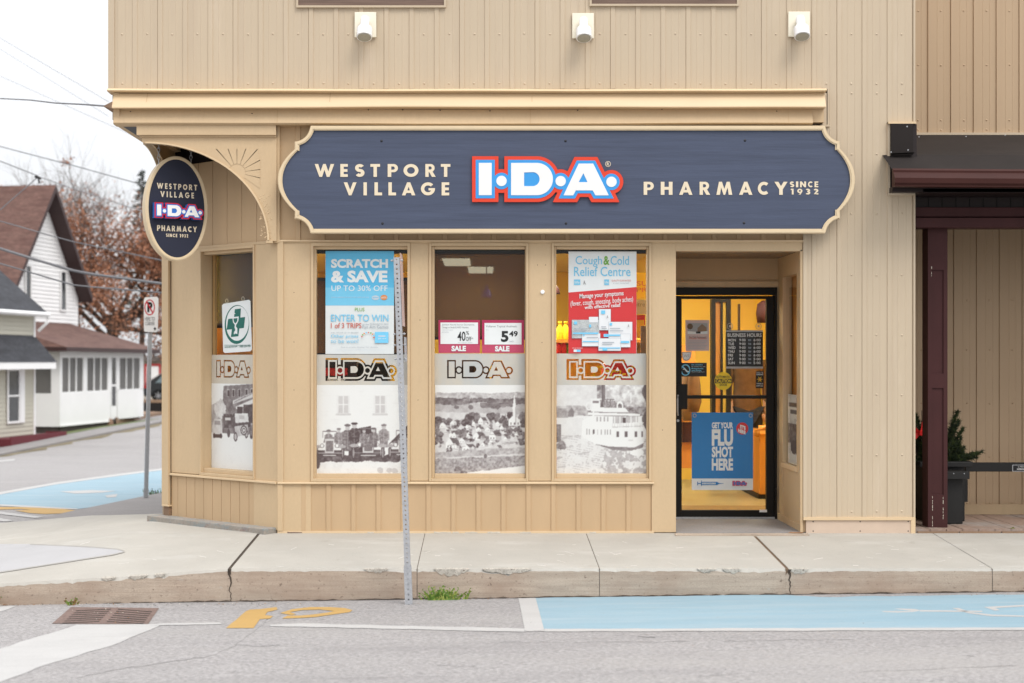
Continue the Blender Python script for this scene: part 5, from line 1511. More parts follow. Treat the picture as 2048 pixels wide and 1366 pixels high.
for x0,y0,x1,y1 in ((1148,643,1154,649),(1178,649,1182,655),(1202,621,1210,628),(1219,646,1224,651),(1166,669,1169,672),(1207,668,1217,674),(1217,669,1240,672),(1165,682,1197,684),(1198,695,1240,697),(1205,697,1214,701),(1146,665,1196,668),(1241,682,1258,686)): box(x0,y0,x1,y1,'sky2')
for x0,x1,y in ((1148,1175,657),(1148,1172,661),(1219,1240,656),(1219,1246,661),(1202,1212,653),(1203,1213,656),(1173,1196,674),(1204,1228,684),(1204,1224,688)): s.rect(x0,y,x1,y+1.4,I('lines'),up=False)
for x,y in ((1214,634),(1256,652),(1194,653)): s.poly([(x,y-3),(x+1,y-3),(x+1.6,y),(x+2.4,y+3),(x+.6,y+1),(x-1,y+3)], I('grey'), up=False)
s.text('Ask your pharmacist', 1144,1165,695,697.5, I('white')); box(1147,699,1161,704,'sky2'); box(1147,699,1153,704)
s.fin()
SALEG = 'red-bordered SALE cards in the middle window'
s = poster('price_card', 'crimson SALE card reading 40% OFF', PP, NY, 'price card', SALEG)
s.board(877,640,960,706, I('crimson')); s.rect(877,690,960,706, I('rose')); s.rect(881,645,956,688, I('white'))
s.text('Jamieson Natural Sources Glucosamine,', 884,949,647.5,652, I('grey'), .012); s.text('Omega or BodyGUARD Vitamins', 884,937,653,657.5, I('grey'), .012); s.text('selected types', 884,906,659,661, I('lines')); s.text('and sizes',884,897,663,665,I('lines'))
s.text('40', 915,931,663,682, I('black'.replace('black','brown')) if 0 else M['black_paint'], .01); s.text('%', 932,938,662,669.5, M['black_paint'], .0); s.text('OFF', 932,943,673.5,682, M['black_paint'], .0); s.text('*',944,946.5,675,678,M['black_paint'])
s.text('our regular prices', 916,945,684,686.3, I('lines')); s.text('SALE', 903,932,691.5,702.5, I('white'), .05); s.fin()
s = poster('price_card', 'crimson SALE card reading 5.49', PP, NY, 'price card', SALEG)
s.board(964,640,1048,706, I('crimson')); s.rect(964,690,1048,706, I('rose')); s.rect(969,646,1043,689, I('white'))
s.text('Voltaren Topical Analgesic', 971.5,1034,650.5,656, I('grey'), .02); s.text('50 g', 972,977,659,661, I('lines')); s.text('5', 1002,1017,662,684, M['black_paint'], .04); s.text('49', 1018.5,1035.5,662,673, M['black_paint'], .025)
s.text('each',1019,1027,681,684,I('lines')); s.text('SALE', 990,1019,692,703, I('white'), .05); s.fin()
# pharmacist's cross sign in the corner window
PC = CM @ Vector((.9, .108, 0)); 
s = poster('pharmacy_sign', 'white sign with green cross and goblet hung on suction cups in the corner window', PC, cn, 'sign')
s.poly([(444,611),(447,607.5),(498,599.5),(501,602),(504,699),(501,702.5),(450,706),(446.5,703)], I('white'))
s.loops([[(474+24.5*math.cos(a)*1.0, 649+1.5*0-math.sin(a)*39-1.2*math.cos(a)*1.5) for a in np.linspace(0,2*math.pi,40)], [(475+22.8*math.cos(a), 646.5-math.sin(a)*35-1.2*math.cos(a)*1.5) for a in np.linspace(0,2*math.pi,40)]], I('teal'))
s.poly([(470,618.5),(482,617),(481,635),(490.5,634),(488,656),(479,657),(477,672.5),(462,674),(464,658.5),(453.5,659.5),(456.5,638),(468,636.5)], I('teal'))
s.poly([(465,634),(478,633),(477,642),(474,648),(472.5,649.5),(472.5,654),(475,656),(475,668),(471,667),(468,669),(468,665),(471,660),(469.5,655),(470,649.5),(466.5,645)], I('white'))
s.ring(469,631,4.5,5,1.6,I('white'),14,60,230); s.poly([(467.5,637),(475.5,636.2),(475,642),(472,646.5),(469.5,645.5),(467.7,641)], I('teal'))
s.rect(449,690,500.5,690.7,I('teal')); s.text('www.ospratio.com', 449.5,475,692,697,I('teal'),.01,slope=-.06); s.text('1-800-220-1921', 479,502,690.5,695,I('teal'),.01,slope=-.06)
for px, py in ((454.5,602),(487,597.5)): s.ring(px,py,3.2,4.6,1.2,M['lens'],12); 
s.fin()
# door stickers and posters, on the inside of the door glass
DP = (0, DY+.0135, 0)
DOORG = None
s = poster('notice_sheet', 'pale pink paper notice with a snowy farmhouse picture, taped high on the door', DP, NY, 'notice')
s.board(1371,640,1418.5,702, I('pink')); s.rect(1375,646,1415,668, I('grey'))
s.poly([(1395,668),(1395,656),(1404,648),(1413,655),(1413,668)], M['timber']); s.poly([(1375,668),(1375,662),(1395,664),(1415,662),(1415,668)], I('paper')); s.disc(1380,653,6,6,M['coat'],9); s.rect(1392,663,1401,667,M['black_paint'])
s.text('An Old Fashioned', 1378,1412,672,677,I('brown'),.0); s.text('Winter Festival',1377,1413,675,678.5,I('coral'),.0)
for k in range(6): s.rect(1374+2*(k%2), 681.5+k*3, 1415-3*(k%3), 682.3+k*3, I('lines'), up=(k==0))
s.fin()
s = poster('shield_sticker', 'small white shield sticker above the no-smoking sign on the door', DP, NY, 'sticker')
s.poly([(1364,704),(1383,703),(1383,709),(1381,717),(1377,721),(1372,722.5),(1367,720),(1364.5,714)], I('grey')); s.poly([(1366,706),(1381,705),(1381,711),(1378.5,717),(1373,720),(1368,718),(1366,713)], I('white')); s.text('WR',1367.5,1379.5,709,715,I('grey')); s.fin()
s = poster('no_smoking_sign', 'black no-smoking sign with a blue ring on the left of the door', DP, NY, 'sign')
s.board(1363.5,725.5,1413.5,753, M['black_paint']); s.ring(1371,740,9.8,11.5,2.2,I('sky2')); s.poly([(1363.5,733),(1365,731),(1379,746),(1377.5,748)],I('sky2')); s.poly([(1365,739),(1369,736),(1374,742),(1378,742),(1378,743.5),(1373,744),(1369,739)],I('white'))
s.text('No smoking.',1383,1406,728,731.5,I('sky2'),.02); s.text('Not anywhere. Not now.',1383,1411,732.5,734.5,I('white')); s.text('Respirez',1383,1407,735.5,739,I('sky2'),.03); s.text('sans fumée.',1383,1403,739,742.5,I('sky2'),.02); s.text('Merci de ne pas fumer.',1383,1409,743,745,I('white')); s.fin()
s = poster('caution_sticker', 'round yellow AUTOMATIC CAUTION DOOR sticker on the door glass', DP, NY, 'sticker')
s.disc(1446.5,762,17.5,18,I('yellow'),32); s.rect(1430,757.5,1464,766.5,M['black_paint']); s.text('CAUTION',1431.5,1462.5,758.5,765.5,I('yellow'),.03); s.text('AUTOMATIC',1432,1461,751.5,756,M['black_paint'],.02); s.text('DOOR',1439.5,1454,767.5,772,M['black_paint'],.02); s.fin()
s = poster('opening_hours_sign', 'black BUSINESS HOURS sign with white lettering on suction cups', DP, NY, 'sign')
s.board(1452,660.5,1526,737, M['black_paint']); s.rect(1452,660.5,1526,664,M['steel']); s.rect(1452,733,1526,737,M['steel']); s.text('BUSINESS HOURS',1455,1523,666.5,674,I('white'),.016)
for k,(dn,e) in enumerate((('MON','6·00'),('TUE','6·00'),('WED','6·00'),('THU','6·00'),('FRI','6·00'),('SAT','5·00'),('SUN','5·00'))):
    y = 677.5+k*7.6; w = (15.5,12,15,13,9.5,11,13.5)[k]; s.text(dn,1456,1456+w,y,y+5.4,I('white'),.02,up=(k==0)); s.text('9·00',1478.5,1491,y,y+5.2,I('white'),.014,up=False); s.text('to',1496.5,1502,y+.8,y+4.4,I('ink_cap'[4:]),up=False); s.text(e,1507,1521,y,y+5.2,I('white'),.014,up=False)
for px in (1460,1517): s.ring(px,652.5,6.2,6.8,1.3,M['lens'],16); s.disc(px,652.5,2.4,2.6,M['steel'],10)
s.fin()
s = poster('poppy_sticker', 'small black sticker with a yellow flower beside the CAUTION disc', DP, NY, 'sticker')
s.board(1511.5,742.5,1527.5,776.5, M['black_paint']); s.text('NEED TO',1513,1526,744,746.5,I('white')); s.text('KNOW?',1513,1526,747.5,750.5,I('white'),.02); s.text('WEAR A',1513,1526,766,768.5,I('white'),.01); s.text('DAFFODIL',1513,1526,770,773,I('white'))
for k in range(6): a = k*math.pi/3; s.poly([(1519.5+6.5*math.cos(a+q_)*r_, 758.5+6.8*math.sin(a+q_)*r_) for q_, r_ in ((-.3,.45),(0,1),(.3,.45),(0,.1))], I('yellow'), up=(k==0))
s.disc(1519.5,758.5,2.2,2.3,I('orange'),10); s.fin()
s = poster('window_poster', 'blue GET YOUR FLU SHOT HERE poster on the lower door glass', DP, NY)
s.board(1383.5,825,1506,980, I('white')); s.rect(1383.5,825,1506,957, I('flu'))
s.text('GET YOUR',1423.5,1466,844.5,857,I('white'),.045); s.text('FLU',1423.5,1466,858.5,892,I('white'),.05); s.text('SHOT',1423.5,1466,893,915,I('white'),.045); s.text('HERE',1423.5,1466,917,941,I('white'),.045)
s.disc(1484.5,857,12,12.2,I('red'),28)
for t_, x0, x1, y0, y1 in (("IT'S",1480,1491,849,857),('HERE',1476,1491,857,864.5)):
    s.text(t_,x0,x1,y0,y1,I('white'),.06,slope=.3)
s.rect(1402,963.5,1434,970,I('flu')); s.rect(1404,965,1431,968.5,I('paper')); s.text('ASK THE PHARMACIST',1405,1430,965.5,968,I('flu')); s.poly([(1434,963.5),(1438,966),(1447,966.4),(1447,967),(1438,967.6),(1434,970)],I('flu')); s.rect(1396,966,1402,967.4,I('flu')); s.rect(1394.5,963,1396,970.5,I('flu')); s.rect(1402,961,1403.5,972,I('flu'))
s.loops(ida_fit(IDA_RED,1464.5,1494,961.5,971.5), I('rose')); s.loops(ida_fit(IDA_WHITE,1467,1492.5,963.5,969.8,(957.6,1232.7,-391.4,-326.6)), I('flu'))
for px in (1389,1501): s.ring(px,831,3.8,4,1.3,M['steel'],12)
s.fin()

# ------------------------------------------------------------------ things inside the shop
M['panel_light'] = emis('ceiling_panel_glow', (1.0, .92, .72, 1), 25.0)
M['panel_dim'] = emis('far_ceiling_panel_glow', (1.0, .95, .70, 1), 4.5)
def ceiling_light(x, y, label, hx=.30, hy=.60, glow='panel_light'):
    r_ = empty('ceiling_light', (x, y, 2.74), label, 'ceiling light', 'lit ceiling panels in the shop')
    b_ = MB(); b_.box(x-hx-.04, x+hx+.04, y-hy-.04, y+hy+.04, 2.725, 2.748, M['white']); b_.build('light_frame', r_)
    b_ = MB(); b_.box(x-hx, x+hx, y-hy, y+hy, 2.715, 2.724, M[glow]); b_.build('diffuser', r_)
ceiling_light(-.36, 6.6, 'lit ceiling panel seen at the upper left through the brown blind of the middle window', .17, .68, 'panel_dim')
ceiling_light(-.06, 8.3, 'right-hand, deeper lit ceiling panel behind the brown blind of the middle window', .17, .68, 'panel_dim')
for i, (x, y) in enumerate(((-1.9, 2.2), (.6, 2.6), (2.9, 2.4), (-1.6, 3.9), (.9, 4.0))):
    ceiling_light(x, y, ('lit ceiling panel just inside the left shop window', 'lit ceiling panel behind the window with the red poster', 'lit ceiling panel inside the entrance door', 'second lit ceiling panel behind the left shop window', 'second lit ceiling panel behind the window with the red poster')[i])
def blind(name, M_, x0, x1, y, z0, z1, mat, label):
    r_ = empty(name, tuple((M_ or Matrix()) @ Vector(((x0+x1)/2, y, z1))), label, 'blind')
    b_ = MB(M_); b_.add([(x0,y,z0),(x1,y,z0),(x1,y,z1),(x0,y,z1)], [(0,1,2,3)], mat); b_.build('blind_cloth', r_)
    b_ = MB(M_); b_.box(x0, x1, y-.008, y+.012, z0-.025, z0, M['black']); b_.build('bottom_bar', r_)
    b_ = MB(M_); b_.tube([(x0, y+.035, z1), (x1, y+.035, z1)], .03, M['black'], 10); b_.build('roller', r_)
blind('roller_blind', None, X(869)-.01, X(1050)+.01, .135, Z(673), Z(500), M['blind'], 'brown see-through roller blind drawn down in the middle window')
blind('roller_blind', None, X(632)-.005, X(815)+.005, .135, Z(706), Z(560), M['blind'], 'brown roller blind behind the SCRATCH & SAVE poster')
blind('roller_blind', CM, gu0-.26, gu1+.06, .17, Z(646), Z(492), M['blind_grey'], 'grey roller blind in the chamfered corner window')
b_ = MB(CM); b_.box(.05, gu1+.05, .36, .40, .5, Z(640), M['orange_wood']); tag(b_.build('display_board'), 'orange wooden display board behind the corner window', 'display board')
r_ = empty('pendant_lamp', (.017, 4.0, 2.25), 'small violet pendant lamp hanging on a thin cord in the middle window', 'lamp')
b_ = MB(Matrix.Translation((.017, 4.0, 2.16))); b_.lathe([(.060,.0),(.058,.02),(.048,.06),(.028,.09),(.014,.10),(.010,.15)], M['purple'], 20); b_.build('lamp_shade', r_, smooth=True)
b_ = MB(); b_.tube([(.017,4.0,2.34),(.017,4.0,2.745)], .006, M['black'], 5); b_.build('cord', r_)
r_ = empty('pendant_lamp', (.745, 3.4, 2.2), 'dark violet pendant lamp peeping past the left edge of the red and white poster', 'lamp')
b_ = MB(Matrix.Translation((.745, 3.4, 2.175))); b_.lathe([(.062,0),(.060,.02),(.050,.06),(.028,.09),(.014,.10)], M['maroon'], 20); b_.build('lamp_shade', r_, smooth=True)
b_ = MB(); b_.tube([(.745,3.4,2.26),(.745,3.4,2.745)], .006, M['black'], 5); b_.build('cord', r_)
# shelf unit with bottles seen through the third window
r_ = empty('shelf_unit', (1.15, 3.0, 0), 'yellow shelf unit stocked with bottles behind the right shop window', 'shelf')
b_ = MB()
for z in (.45, .85, 1.25, Z(708,16), Z(680,16)): b_.box(.70, 1.95, 2.8, 3.1, z-.03, z, M['orange_wood'])
b_.build('shelf_board', r_)
b_ = MB(); b_.box(.70, 1.95, 3.1, 3.13, 0, 1.72, M['yellow_wall']); b_.box(1.92, 1.95, 2.8, 3.1, 0, 1.72, M['yellow_wall']); b_.build('shelf_back', r_)
bm_ = [M['orange_wood'], M['ink_red'], M['ink_green'], M['ink_yellow']]
def bottle(x, y, z, h, mat, label, group):
    b_ = MB(Matrix.Translation((x,y,z))); b_.lathe([(.030,0),(.036,.01),(.036,h*.62),(.016,h*.8),(.016,h*.92),(.019,h*.92),(.019,h)], mat, 10)
    return tag(b_.build('bottle', smooth=True), label, 'bottle', group)
for i in range(9):
    bottle(.77+i*.052, 2.92, Z(708,16)+.001, .14, (bm_[1] if i < 2 else bm_[2] if i < 4 else bm_[0]), ('red bottle on the lower shelf by the left edge of the red poster' if i < 2 else 'green bottle on the lower shelf by the left edge of the red poster' if i < 4 else 'orange bottle on the lower shelf behind the red poster'), 'bottles on the lower shelf')
    bottle(.78+i*.060, 2.92, Z(680,16)+.001, .19, M['ink_yellow'], 'tall yellow bottle on the top shelf at the left edge of the red poster', 'bottles on the top shelf')
# low fittings just behind the lettered bands
b_ = MB(); b_.box(-1.42,-1.12,.35,.75,.3,1.47,M['brown_trim']); b_.box(-1.12,-.86,.5,.9,.3,1.44,M['dark']); b_.box(-1.40,-1.2,.33,.35,1.33,1.40,M['ink_red']); b_.box(-1.38,-1.22,.33,.35,1.22,1.31,M['ink_paper']); tag(b_.build('display_stand', bevel=.01), 'dark display stand glimpsed through the lettered band of the left shop window', 'display stand')
b_ = MB(); b_.box(-.42,.04,.5,1.0,.3,1.50,M['coat']); b_.box(-.40,-.1,.49,.5,1.30,1.42,M['brown_trim']); b_.box(.06,.32,.6,1.0,.3,1.46,M['orange_wood']); tag(b_.build('display_cabinet', bevel=.01), 'brown display cabinet glimpsed through the lettered band of the middle window', 'cabinet')
# drinks cooler and shelf cards
r_ = empty('drinks_cooler', (1.5, 1.5, 0), 'red drinks cooler with cream script glimpsed through the right window band', 'cooler')
b_ = MB(); b_.box(1.08, 1.52, .70, 1.2, .05, 1.44, M['ink_red']); b_.build('cooler_body', r_, bevel=.02)
b_ = MB(); vs, fs = text_geo('Coca-Cola', .01, .35); a, b, c, d = bbox2(vs)
b_.add([(lerp(.97,1.50,(v[0]-a)/(b-a)), .697, lerp(1.30,1.42,(v[1]-c)/(d-c))) for v in vs], fs, M['ink_yellow']); b_.build('lettering', r_)
s = poster('wall_sign', 'orange SUN PROTECTION wall sign right of the red and white poster', (0, 2.2, 0), NY, 'sign')
s.board(1200,545,1330,597, M['ink_yellow']); s.text('SUN', 1273,1312,562,572, I('orange'), .02); s.text('PROTECTION', 1273,1400,575,584, I('orange'), .02); s.fin()
s = poster('shelf_card', 'cream card lettered Centre with red foot right of the red poster', (0, 1.2, 0), NY, 'card')
s.board(1225,600,1292,628, I('paper')); s.text('Centre', 1255,1290,604,613, I('grey'), .0); s.rect(1225,630,1290,650, I('red')); s.rect(1225,640,1288,676, I('yellow')); s.fin()
b_ = MB(); b_.box(X(1281,13.5), X(1296,13.5), .45, .5, Z(708,13.5), Z(652,13.5), M['timber']); tag(b_.build('cardboard_box'), 'brown cardboard box behind the lower right corner of the right window', 'box')
# beyond the entrance door
r_ = empty('inner_door', (X(1443,17.2), 4.2, 0), 'black framed inner door standing open edge-on behind the entrance', 'door')
b_ = MB()
for a, b in ((1424,1431.5),(1442,1446),(1453.5,1462)): b_.box(X(a,17.2), X(b,17.2), 4.2, 4.35, 0, Z(604,17.2), M['black'])
b_.box(X(1424,17.2), X(1462,17.2), 4.2, 4.35, Z(604,17.2), Z(598,17.2), M['black']); b_.build('door_stile', r_)
b_ = MB(); b_.box(X(1431,17.2), X(1442,17.2), 4.25, 4.28, 0, Z(604,17.2), M['orange_wood']); b_.box(X(1446,17.2), X(1453.5,17.2), 4.25, 4.28, 0, Z(604,17.2), M['yellow_wall']); b_.build('door_leaf', r_)
b_ = MB(); b_.box(X(1478,18), X(1480.5,18), 5.0, 5.1, 1.2, Z(608,18), M['brown_trim']); b_.box(X(1480,18), 3.49, 5.02, 5.1, 0, Z(735,18), M['yellow_wall']); tag(b_.build('display_unit'), 'yellow low display unit behind the opening hours sign', 'display unit')
b_ = MB(Matrix.Translation((X(1533,16.5), 3.5, Z(627,16.5)))); b_.lathe([(.10,-.10),(.115,0),(.10,.10),(.05,.14)], M['maroon'], 18); tag(b_.build('paper_lantern', smooth=True), 'maroon round lamp at the upper right edge of the door glass', 'lamp')
r_ = empty('counter', (X(1525,16), 3.0, 0), 'orange varnished counter end with rounded rail right of the flu poster', 'counter')
b_ = MB(); b_.box(X(1519,16), X(1560,16), 3.0, 4.6, .06, Z(868,16), M['orange_wood']); b_.build('counter_body', r_, bevel=.01)
b_ = MB(); b_.tube([(X(1513.5,16), 3.0, Z(872,16)), (X(1514,16), 2.98, Z(862,16)), (X(1518,16), 2.98, Z(856,16)), (X(1530,16), 2.98, Z(855,16)), (X(1560,16), 2.98, Z(855,16))], .03, M['orange_wood'], 10); b_.build('hand_rail', r_, smooth=True)
b_ = MB(); b_.box(X(1517,16), X(1560,16), 3.01, 4.55, .0, .06, M['black']); b_.build('plinth', r_)
b_ = MB(); b_.box(1.8, 3.35, DY+.2, DY+1.1, .012, .022, M['mat']); tag(b_.build('doormat'), 'brown doormat inside the entrance door', 'doormat')
r_ = empty('display_rack', (X(1392,16.4), 3.4, 0), 'orange rack hung with brown bags left of the flu poster', 'rack')
b_ = MB(); b_.box(X(1366,16.4), X(1393,16.4), 3.5, 3.54, .3, Z(690,16.4), M['orange_wood']); b_.build('rack_panel', r_)
b_ = MB(); b_.lathe([(.02,.62),(.07,.55),(.09,.35),(.10,.12),(.06,.0)][::-1], M['timber'], 10, Matrix.Translation((X(1380,16.2),3.3,.82))); b_.build('bag', r_, smooth=True)
b_ = MB(); b_.lathe([(.015,.50),(.05,.45),(.07,.28),(.08,.1),(.05,.0)][::-1], M['coat'], 10, Matrix.Translation((X(1388,16.2),3.2,.92))); b_.build('bag', r_, smooth=True)
b_ = MB(); b_.box(X(1366,16.4), X(1400,16.4), 3.45, 3.6, Z(885,16.4), Z(845,16.4), M['maroon']); b_.build('rack_base', r_)

# a customer inside the door
def skin_obj(name, pts, edges, radii, mat, parent, sub=2):
    me = bpy.data.meshes.new(name); me.from_pydata(pts, edges, []); me.materials.append(mat)
    o = bpy.data.objects.new(name, me); link(o, parent)
    sk = o.modifiers.new('skin', 'SKIN'); sk.use_smooth_shade = True
    for i, r in enumerate(radii):
        me.skin_vertices[0].data[i].radius = r if isinstance(r, tuple) else (r, r)
    me.skin_vertices[0].data[0].use_root = True
    s_ = o.modifiers.new('sub', 'SUBSURF'); s_.levels = sub; s_.render_levels = sub
    return o
def ensure_skin(me):
    if not me.skin_vertices:
        bm = bmesh.new(); bm.from_mesh(me); bm.verts.layers.skin.verify(); bm.to_mesh(me); bm.free()
_so = skin_obj
def skin_obj(name, pts, edges, radii, mat, parent, sub=2):
    me = bpy.data.meshes.new(name); me.from_pydata(pts, edges, []); me.materials.append(mat)
    ensure_skin(me)
    o = bpy.data.objects.new(name, me); link(o, parent)
    sk = o.modifiers.new('skin', 'SKIN'); sk.use_smooth_shade = True
    for i, r in enumerate(radii):
        me.skin_vertices[0].data[i].radius = r if isinstance(r, tuple) else (r, r)
    me.skin_vertices[0].data[0].use_root = True
    s_ = o.modifiers.new('sub', 'SUBSURF'); s_.levels = sub; s_.render_levels = sub
    return o
pxx, pyy = X(1494, 17.5), 4.5
P = empty('person', (pxx, pyy, .012), 'person in a brown coat standing inside the door behind the opening hours sign', 'person')
q = lambda x, y, z: (pxx+x, pyy+y, .012+z)
body = [q(0,0,.93), q(0,0,1.10), q(0,0,1.30), q(0,0,1.44), q(0,-.01,1.52), q(0,-.015,1.60), q(0,-.02,1.70),
        q(.17,0,1.40), q(.21,.02,1.14), q(.20,-.07,.92), q(.19,-.11,.84), q(-.17,0,1.40), q(-.21,.02,1.14), q(-.20,-.07,.92), q(-.19,-.11,.84),
        q(.09,0,.86), q(.10,-.01,.48), q(.10,.02,.09), q(.11,-.11,.04), q(-.09,0,.86), q(-.10,-.01,.48), q(-.10,.02,.09), q(-.11,-.11,.04)]
be = [(0,1),(1,2),(2,3),(3,4),(4,5),(5,6),(3,7),(7,8),(8,9),(9,10),(3,11),(11,12),(12,13),(13,14),(0,15),(15,16),(16,17),(17,18),(0,19),(19,20),(20,21),(21,22)]
br_ = [(.15,.11),(.13,.10),(.15,.11),(.12,.09),(.055,.055),(.075,.085),(.06,.075),.055,.045,.035,.028,.055,.045,.035,.028,.085,.06,.042,.035,.085,.06,.042,.035]
skin_obj('body', body, be, br_, M['skin'], P)
coat = [q(0,0,.72), q(0,0,.93), q(0,0,1.12), q(0,0,1.30), q(0,0,1.43), q(.18,0,1.41), q(.23,.02,1.14), q(.215,-.06,.93), q(-.18,0,1.41), q(-.23,.02,1.14), q(-.215,-.06,.93)]
skin_obj('coat', coat, [(0,1),(1,2),(2,3),(3,4),(4,5),(5,6),(6,7),(4,8),(8,9),(9,10)], [(.20,.15),(.19,.14),(.165,.13),(.175,.135),(.14,.11),.075,.062,.055,.075,.062,.055], M['coat'], P)
skin_obj('trousers', [q(0,0,.90), q(.095,0,.84), q(.105,-.005,.48), q(.105,.02,.10), q(-.095,0,.84), q(-.105,-.005,.48), q(-.105,.02,.10)], [(0,1),(1,2),(2,3),(0,4),(4,5),(5,6)], [(.155,.12),.10,.078,.07,.10,.078,.07], M['denim'], P)
for sd in (-1, 1):
    sh_ = MB(); sh_.lathe([(.02,-.13),(.045,-.10),(.052,-.02),(.05,.08),(.03,.11)], M['black'], 10, Matrix.Translation(q(sd*.107,-.03,.045)) @ Matrix.Rotation(R(90),4,'X') @ Matrix.Diagonal((1,.85,-1,1))); sh_.build('shoe', P, smooth=True)
hr = MB(Matrix.Translation(q(0,.012,1.66))); hr.lathe([(.02,.125),(.06,.112),(.085,.075),(.092,.02),(.088,-.05),(.07,-.08)][::-1], M['hair'], 16); hr.build('hair', P, smooth=True)
fc = MB()
for sx_ in (-.032, .032): fc.dome(q(sx_, -.100, 1.645), .012, M['black_paint'])
fc.build('eye', P)
fc = MB(); fc.dome(q(0,-.10,1.615), .018, M['skin'], h=1.4); fc.build('nose', P)
fc = MB(); fc.box(pxx-.025, pxx+.025, pyy-.108, pyy-.096, 1.585, 1.592, M['ink_coral']); fc.build('mouth', P)
fc = MB()
for sx_ in (-.085, .085): fc.dome(q(sx_, -.01, 1.64), .022, M['skin'])
fc.build('ear', P)
for sd in (-1, 1):
    hx = MB()
    for k in range(4):
        bx_ = sd*.19 + (k-1.5)*.017; L_ = (.055,.065,.068,.058)[k if sd > 0 else 3-k]
        hx.tube([q(bx_,-.115,.845), q(bx_,-.125,.80), q(bx_,-.12,.80-L_*.6), q(bx_,-.10,.80-L_)], [.0095,.009,.008,.007], M['skin'], 6)
    hx.tube([q(sd*.165,-.12,.86), q(sd*.15,-.14,.83), q(sd*.155,-.145,.795)], [.011,.0095,.008], M['skin'], 6); hx.build('hand', P, smooth=True)

# ------------------------------------------------------------------ perforated sign posts
def holes_strip(w, L, hole, pitch, z0):
    vs, fs = [], []
    n = int(L/pitch); p = L/n
    for k in range(n):
        za, zb = k*p, (k+1)*p; zc = (za+zb)/2; b = len(vs)
        out = [(w/2,zc),(w/2,zb),(0,zb),(-w/2,zb),(-w/2,zc),(-w/2,za),(0,za),(w/2,za)]
        vs += [(x, z, 0) for x, z in out] + [(hole*math.cos(math.pi*q/4), zc+hole*math.sin(math.pi*q/4), 0) for q in range(8)]
        vs += [(x, z, -.003) for x, z, _ in vs[b+8:b+16]]
        for q in range(8):
            r = (q+1) % 8; fs += [(b+q, b+r, b+8+r, b+8+q), (b+8+q, b+8+r, b+16+r, b+16+q)]
    return vs, fs
def post(base, L, w, lean, label, sleeve=0.0, yaw=0.0):
    r_ = empty('sign_post', tuple(base), label, 'sign post', 'perforated steel sign posts')
    LM = Matrix.Translation(base) @ Matrix.Rotation(lean, 4, 'Y') @ Matrix.Rotation(yaw, 4, 'Z')
    b_ = MB(LM); vs, fs = holes_strip(w, L, .0062, .0254*1.35, .03)
    for k in range(4):
        b_.add(vs, fs, M['steel'], Matrix.Rotation(k*math.pi/2, 4, 'Z') @ Matrix(((1,0,0,0),(0,0,-1,-w/2),(0,1,0,0),(0,0,0,1))))
    b_.build('tube', r_)
    if sleeve:
        b_ = MB(LM); w2 = w+.010; vs, fs = holes_strip(w2, sleeve, .0062, .0254*1.35, .03)
        for k in range(4): b_.add(vs, fs, M['steel'], Matrix.Rotation(k*math.pi/2, 4, 'Z') @ Matrix(((1,0,0,0),(0,0,-1,-w2/2),(0,1,0,0),(0,0,0,1))))
        b_.build('ground_sleeve', r_)
    return r_, LM
pb = road_pt(818, 1208); dpost = pb.y+D0
scl = dpost/F
topx = X(793.5, dpost); topz = Z(515, dpost)
lean = math.atan2(topx-pb.x, topz-pb.z); Lp = math.hypot(topx-pb.x, topz-pb.z)
po, LM = post(pb - Vector((0,0,.02)), Lp+.02, .0445, lean, 'leaning perforated steel post standing in the gutter before the shop, its signs edge-on', .30)
tz = lambda py: (pb.z + 0 - Z(py, dpost))*-1/math.cos(lean)+.02
def plate(z0, z1, dx, depth, mat, name, label):
    r_ = empty(name, tuple(LM @ Vector((dx, 0, z0))), label, 'sign')
    b_ = MB(LM); b_.box(dx, dx+.003, -.02, -.02+depth, z0, z1, mat); b_.build('sign_plate', r_, bevel=.0008); return r_
pl1 = plate(tz(652), tz(506), .026, .30, M['pinkmetal'], 'traffic_sign', 'upper sign plate seen edge-on, bolted to the right of the leaning post')
pl2 = plate(tz(724), tz(674), .034, .30, M['steel'], 'traffic_sign', 'lower grey sign plate seen edge-on on the leaning post')
b_ = MB(LM)
for py in (521, 668, 690, 718):
    z = tz(py); b_.tube([(-.045,0,z),(.046,0,z)], .0045, M['steel'], 6); b_.tube([(-.040,0,z),(-.030,0,z)], .009, M['steel'], 6); b_.tube([(.030,0,z),(.040,0,z)], .009, M['steel'], 6)
b_.build('bolt', po)
# second post by the side street
pb2 = road_pt(291.5, 1000); d2 = pb2.y+D0
tx2, tz2 = X(302, d2), Z(597, d2)
lean2 = math.atan2(tx2-pb2.x, tz2-pb2.z); L2 = math.hypot(tx2-pb2.x, tz2-pb2.z)
po2, LM2 = post(pb2 - Vector((0,0,.02)), L2, .054, lean2, 'perforated steel post with the no-parking sign beside the blue bay', .18, R(20))
ns = empty('no_parking_sign', tuple(LM2 @ Vector((0,-.04,L2-.4))), 'white no-parking HERE TO CORNER sign on the post by the side street', 'sign')
sp0 = LM2 @ Vector((0,-.045,L2-.2)); sn = Vector((.18,-1,0)).normalized()
s = Sheet(sp0, sn, .0012)
s.poly([(287.5,600),(290,594.8),(314,593.5),(317,597),(315.5,661),(313,664.5),(290,663.5),(287.8,660)], M['white']); 
s.ring(299.3,614.8,10.6,16.0,2.2,M['red_deep'],36); s.text('P',294.6,305,604,624.5,M['black_paint'],.06); s.poly([(292.2,604.5),(294,602.5),(306.6,625),(305,627)],M['red_deep'])
s.text('HERE TO',289.8,309.5,634,641.5,M['black_paint'],-.004); s.text('CORNER',290.3,309.3,643.5,650.5,M['black_paint'],-.004); s.poly([(308.5,653),(312.5,657),(308.7,662),(309.6,658.7),(307.5,658.6),(307.5,656),(309.5,656)],M['black_paint'])
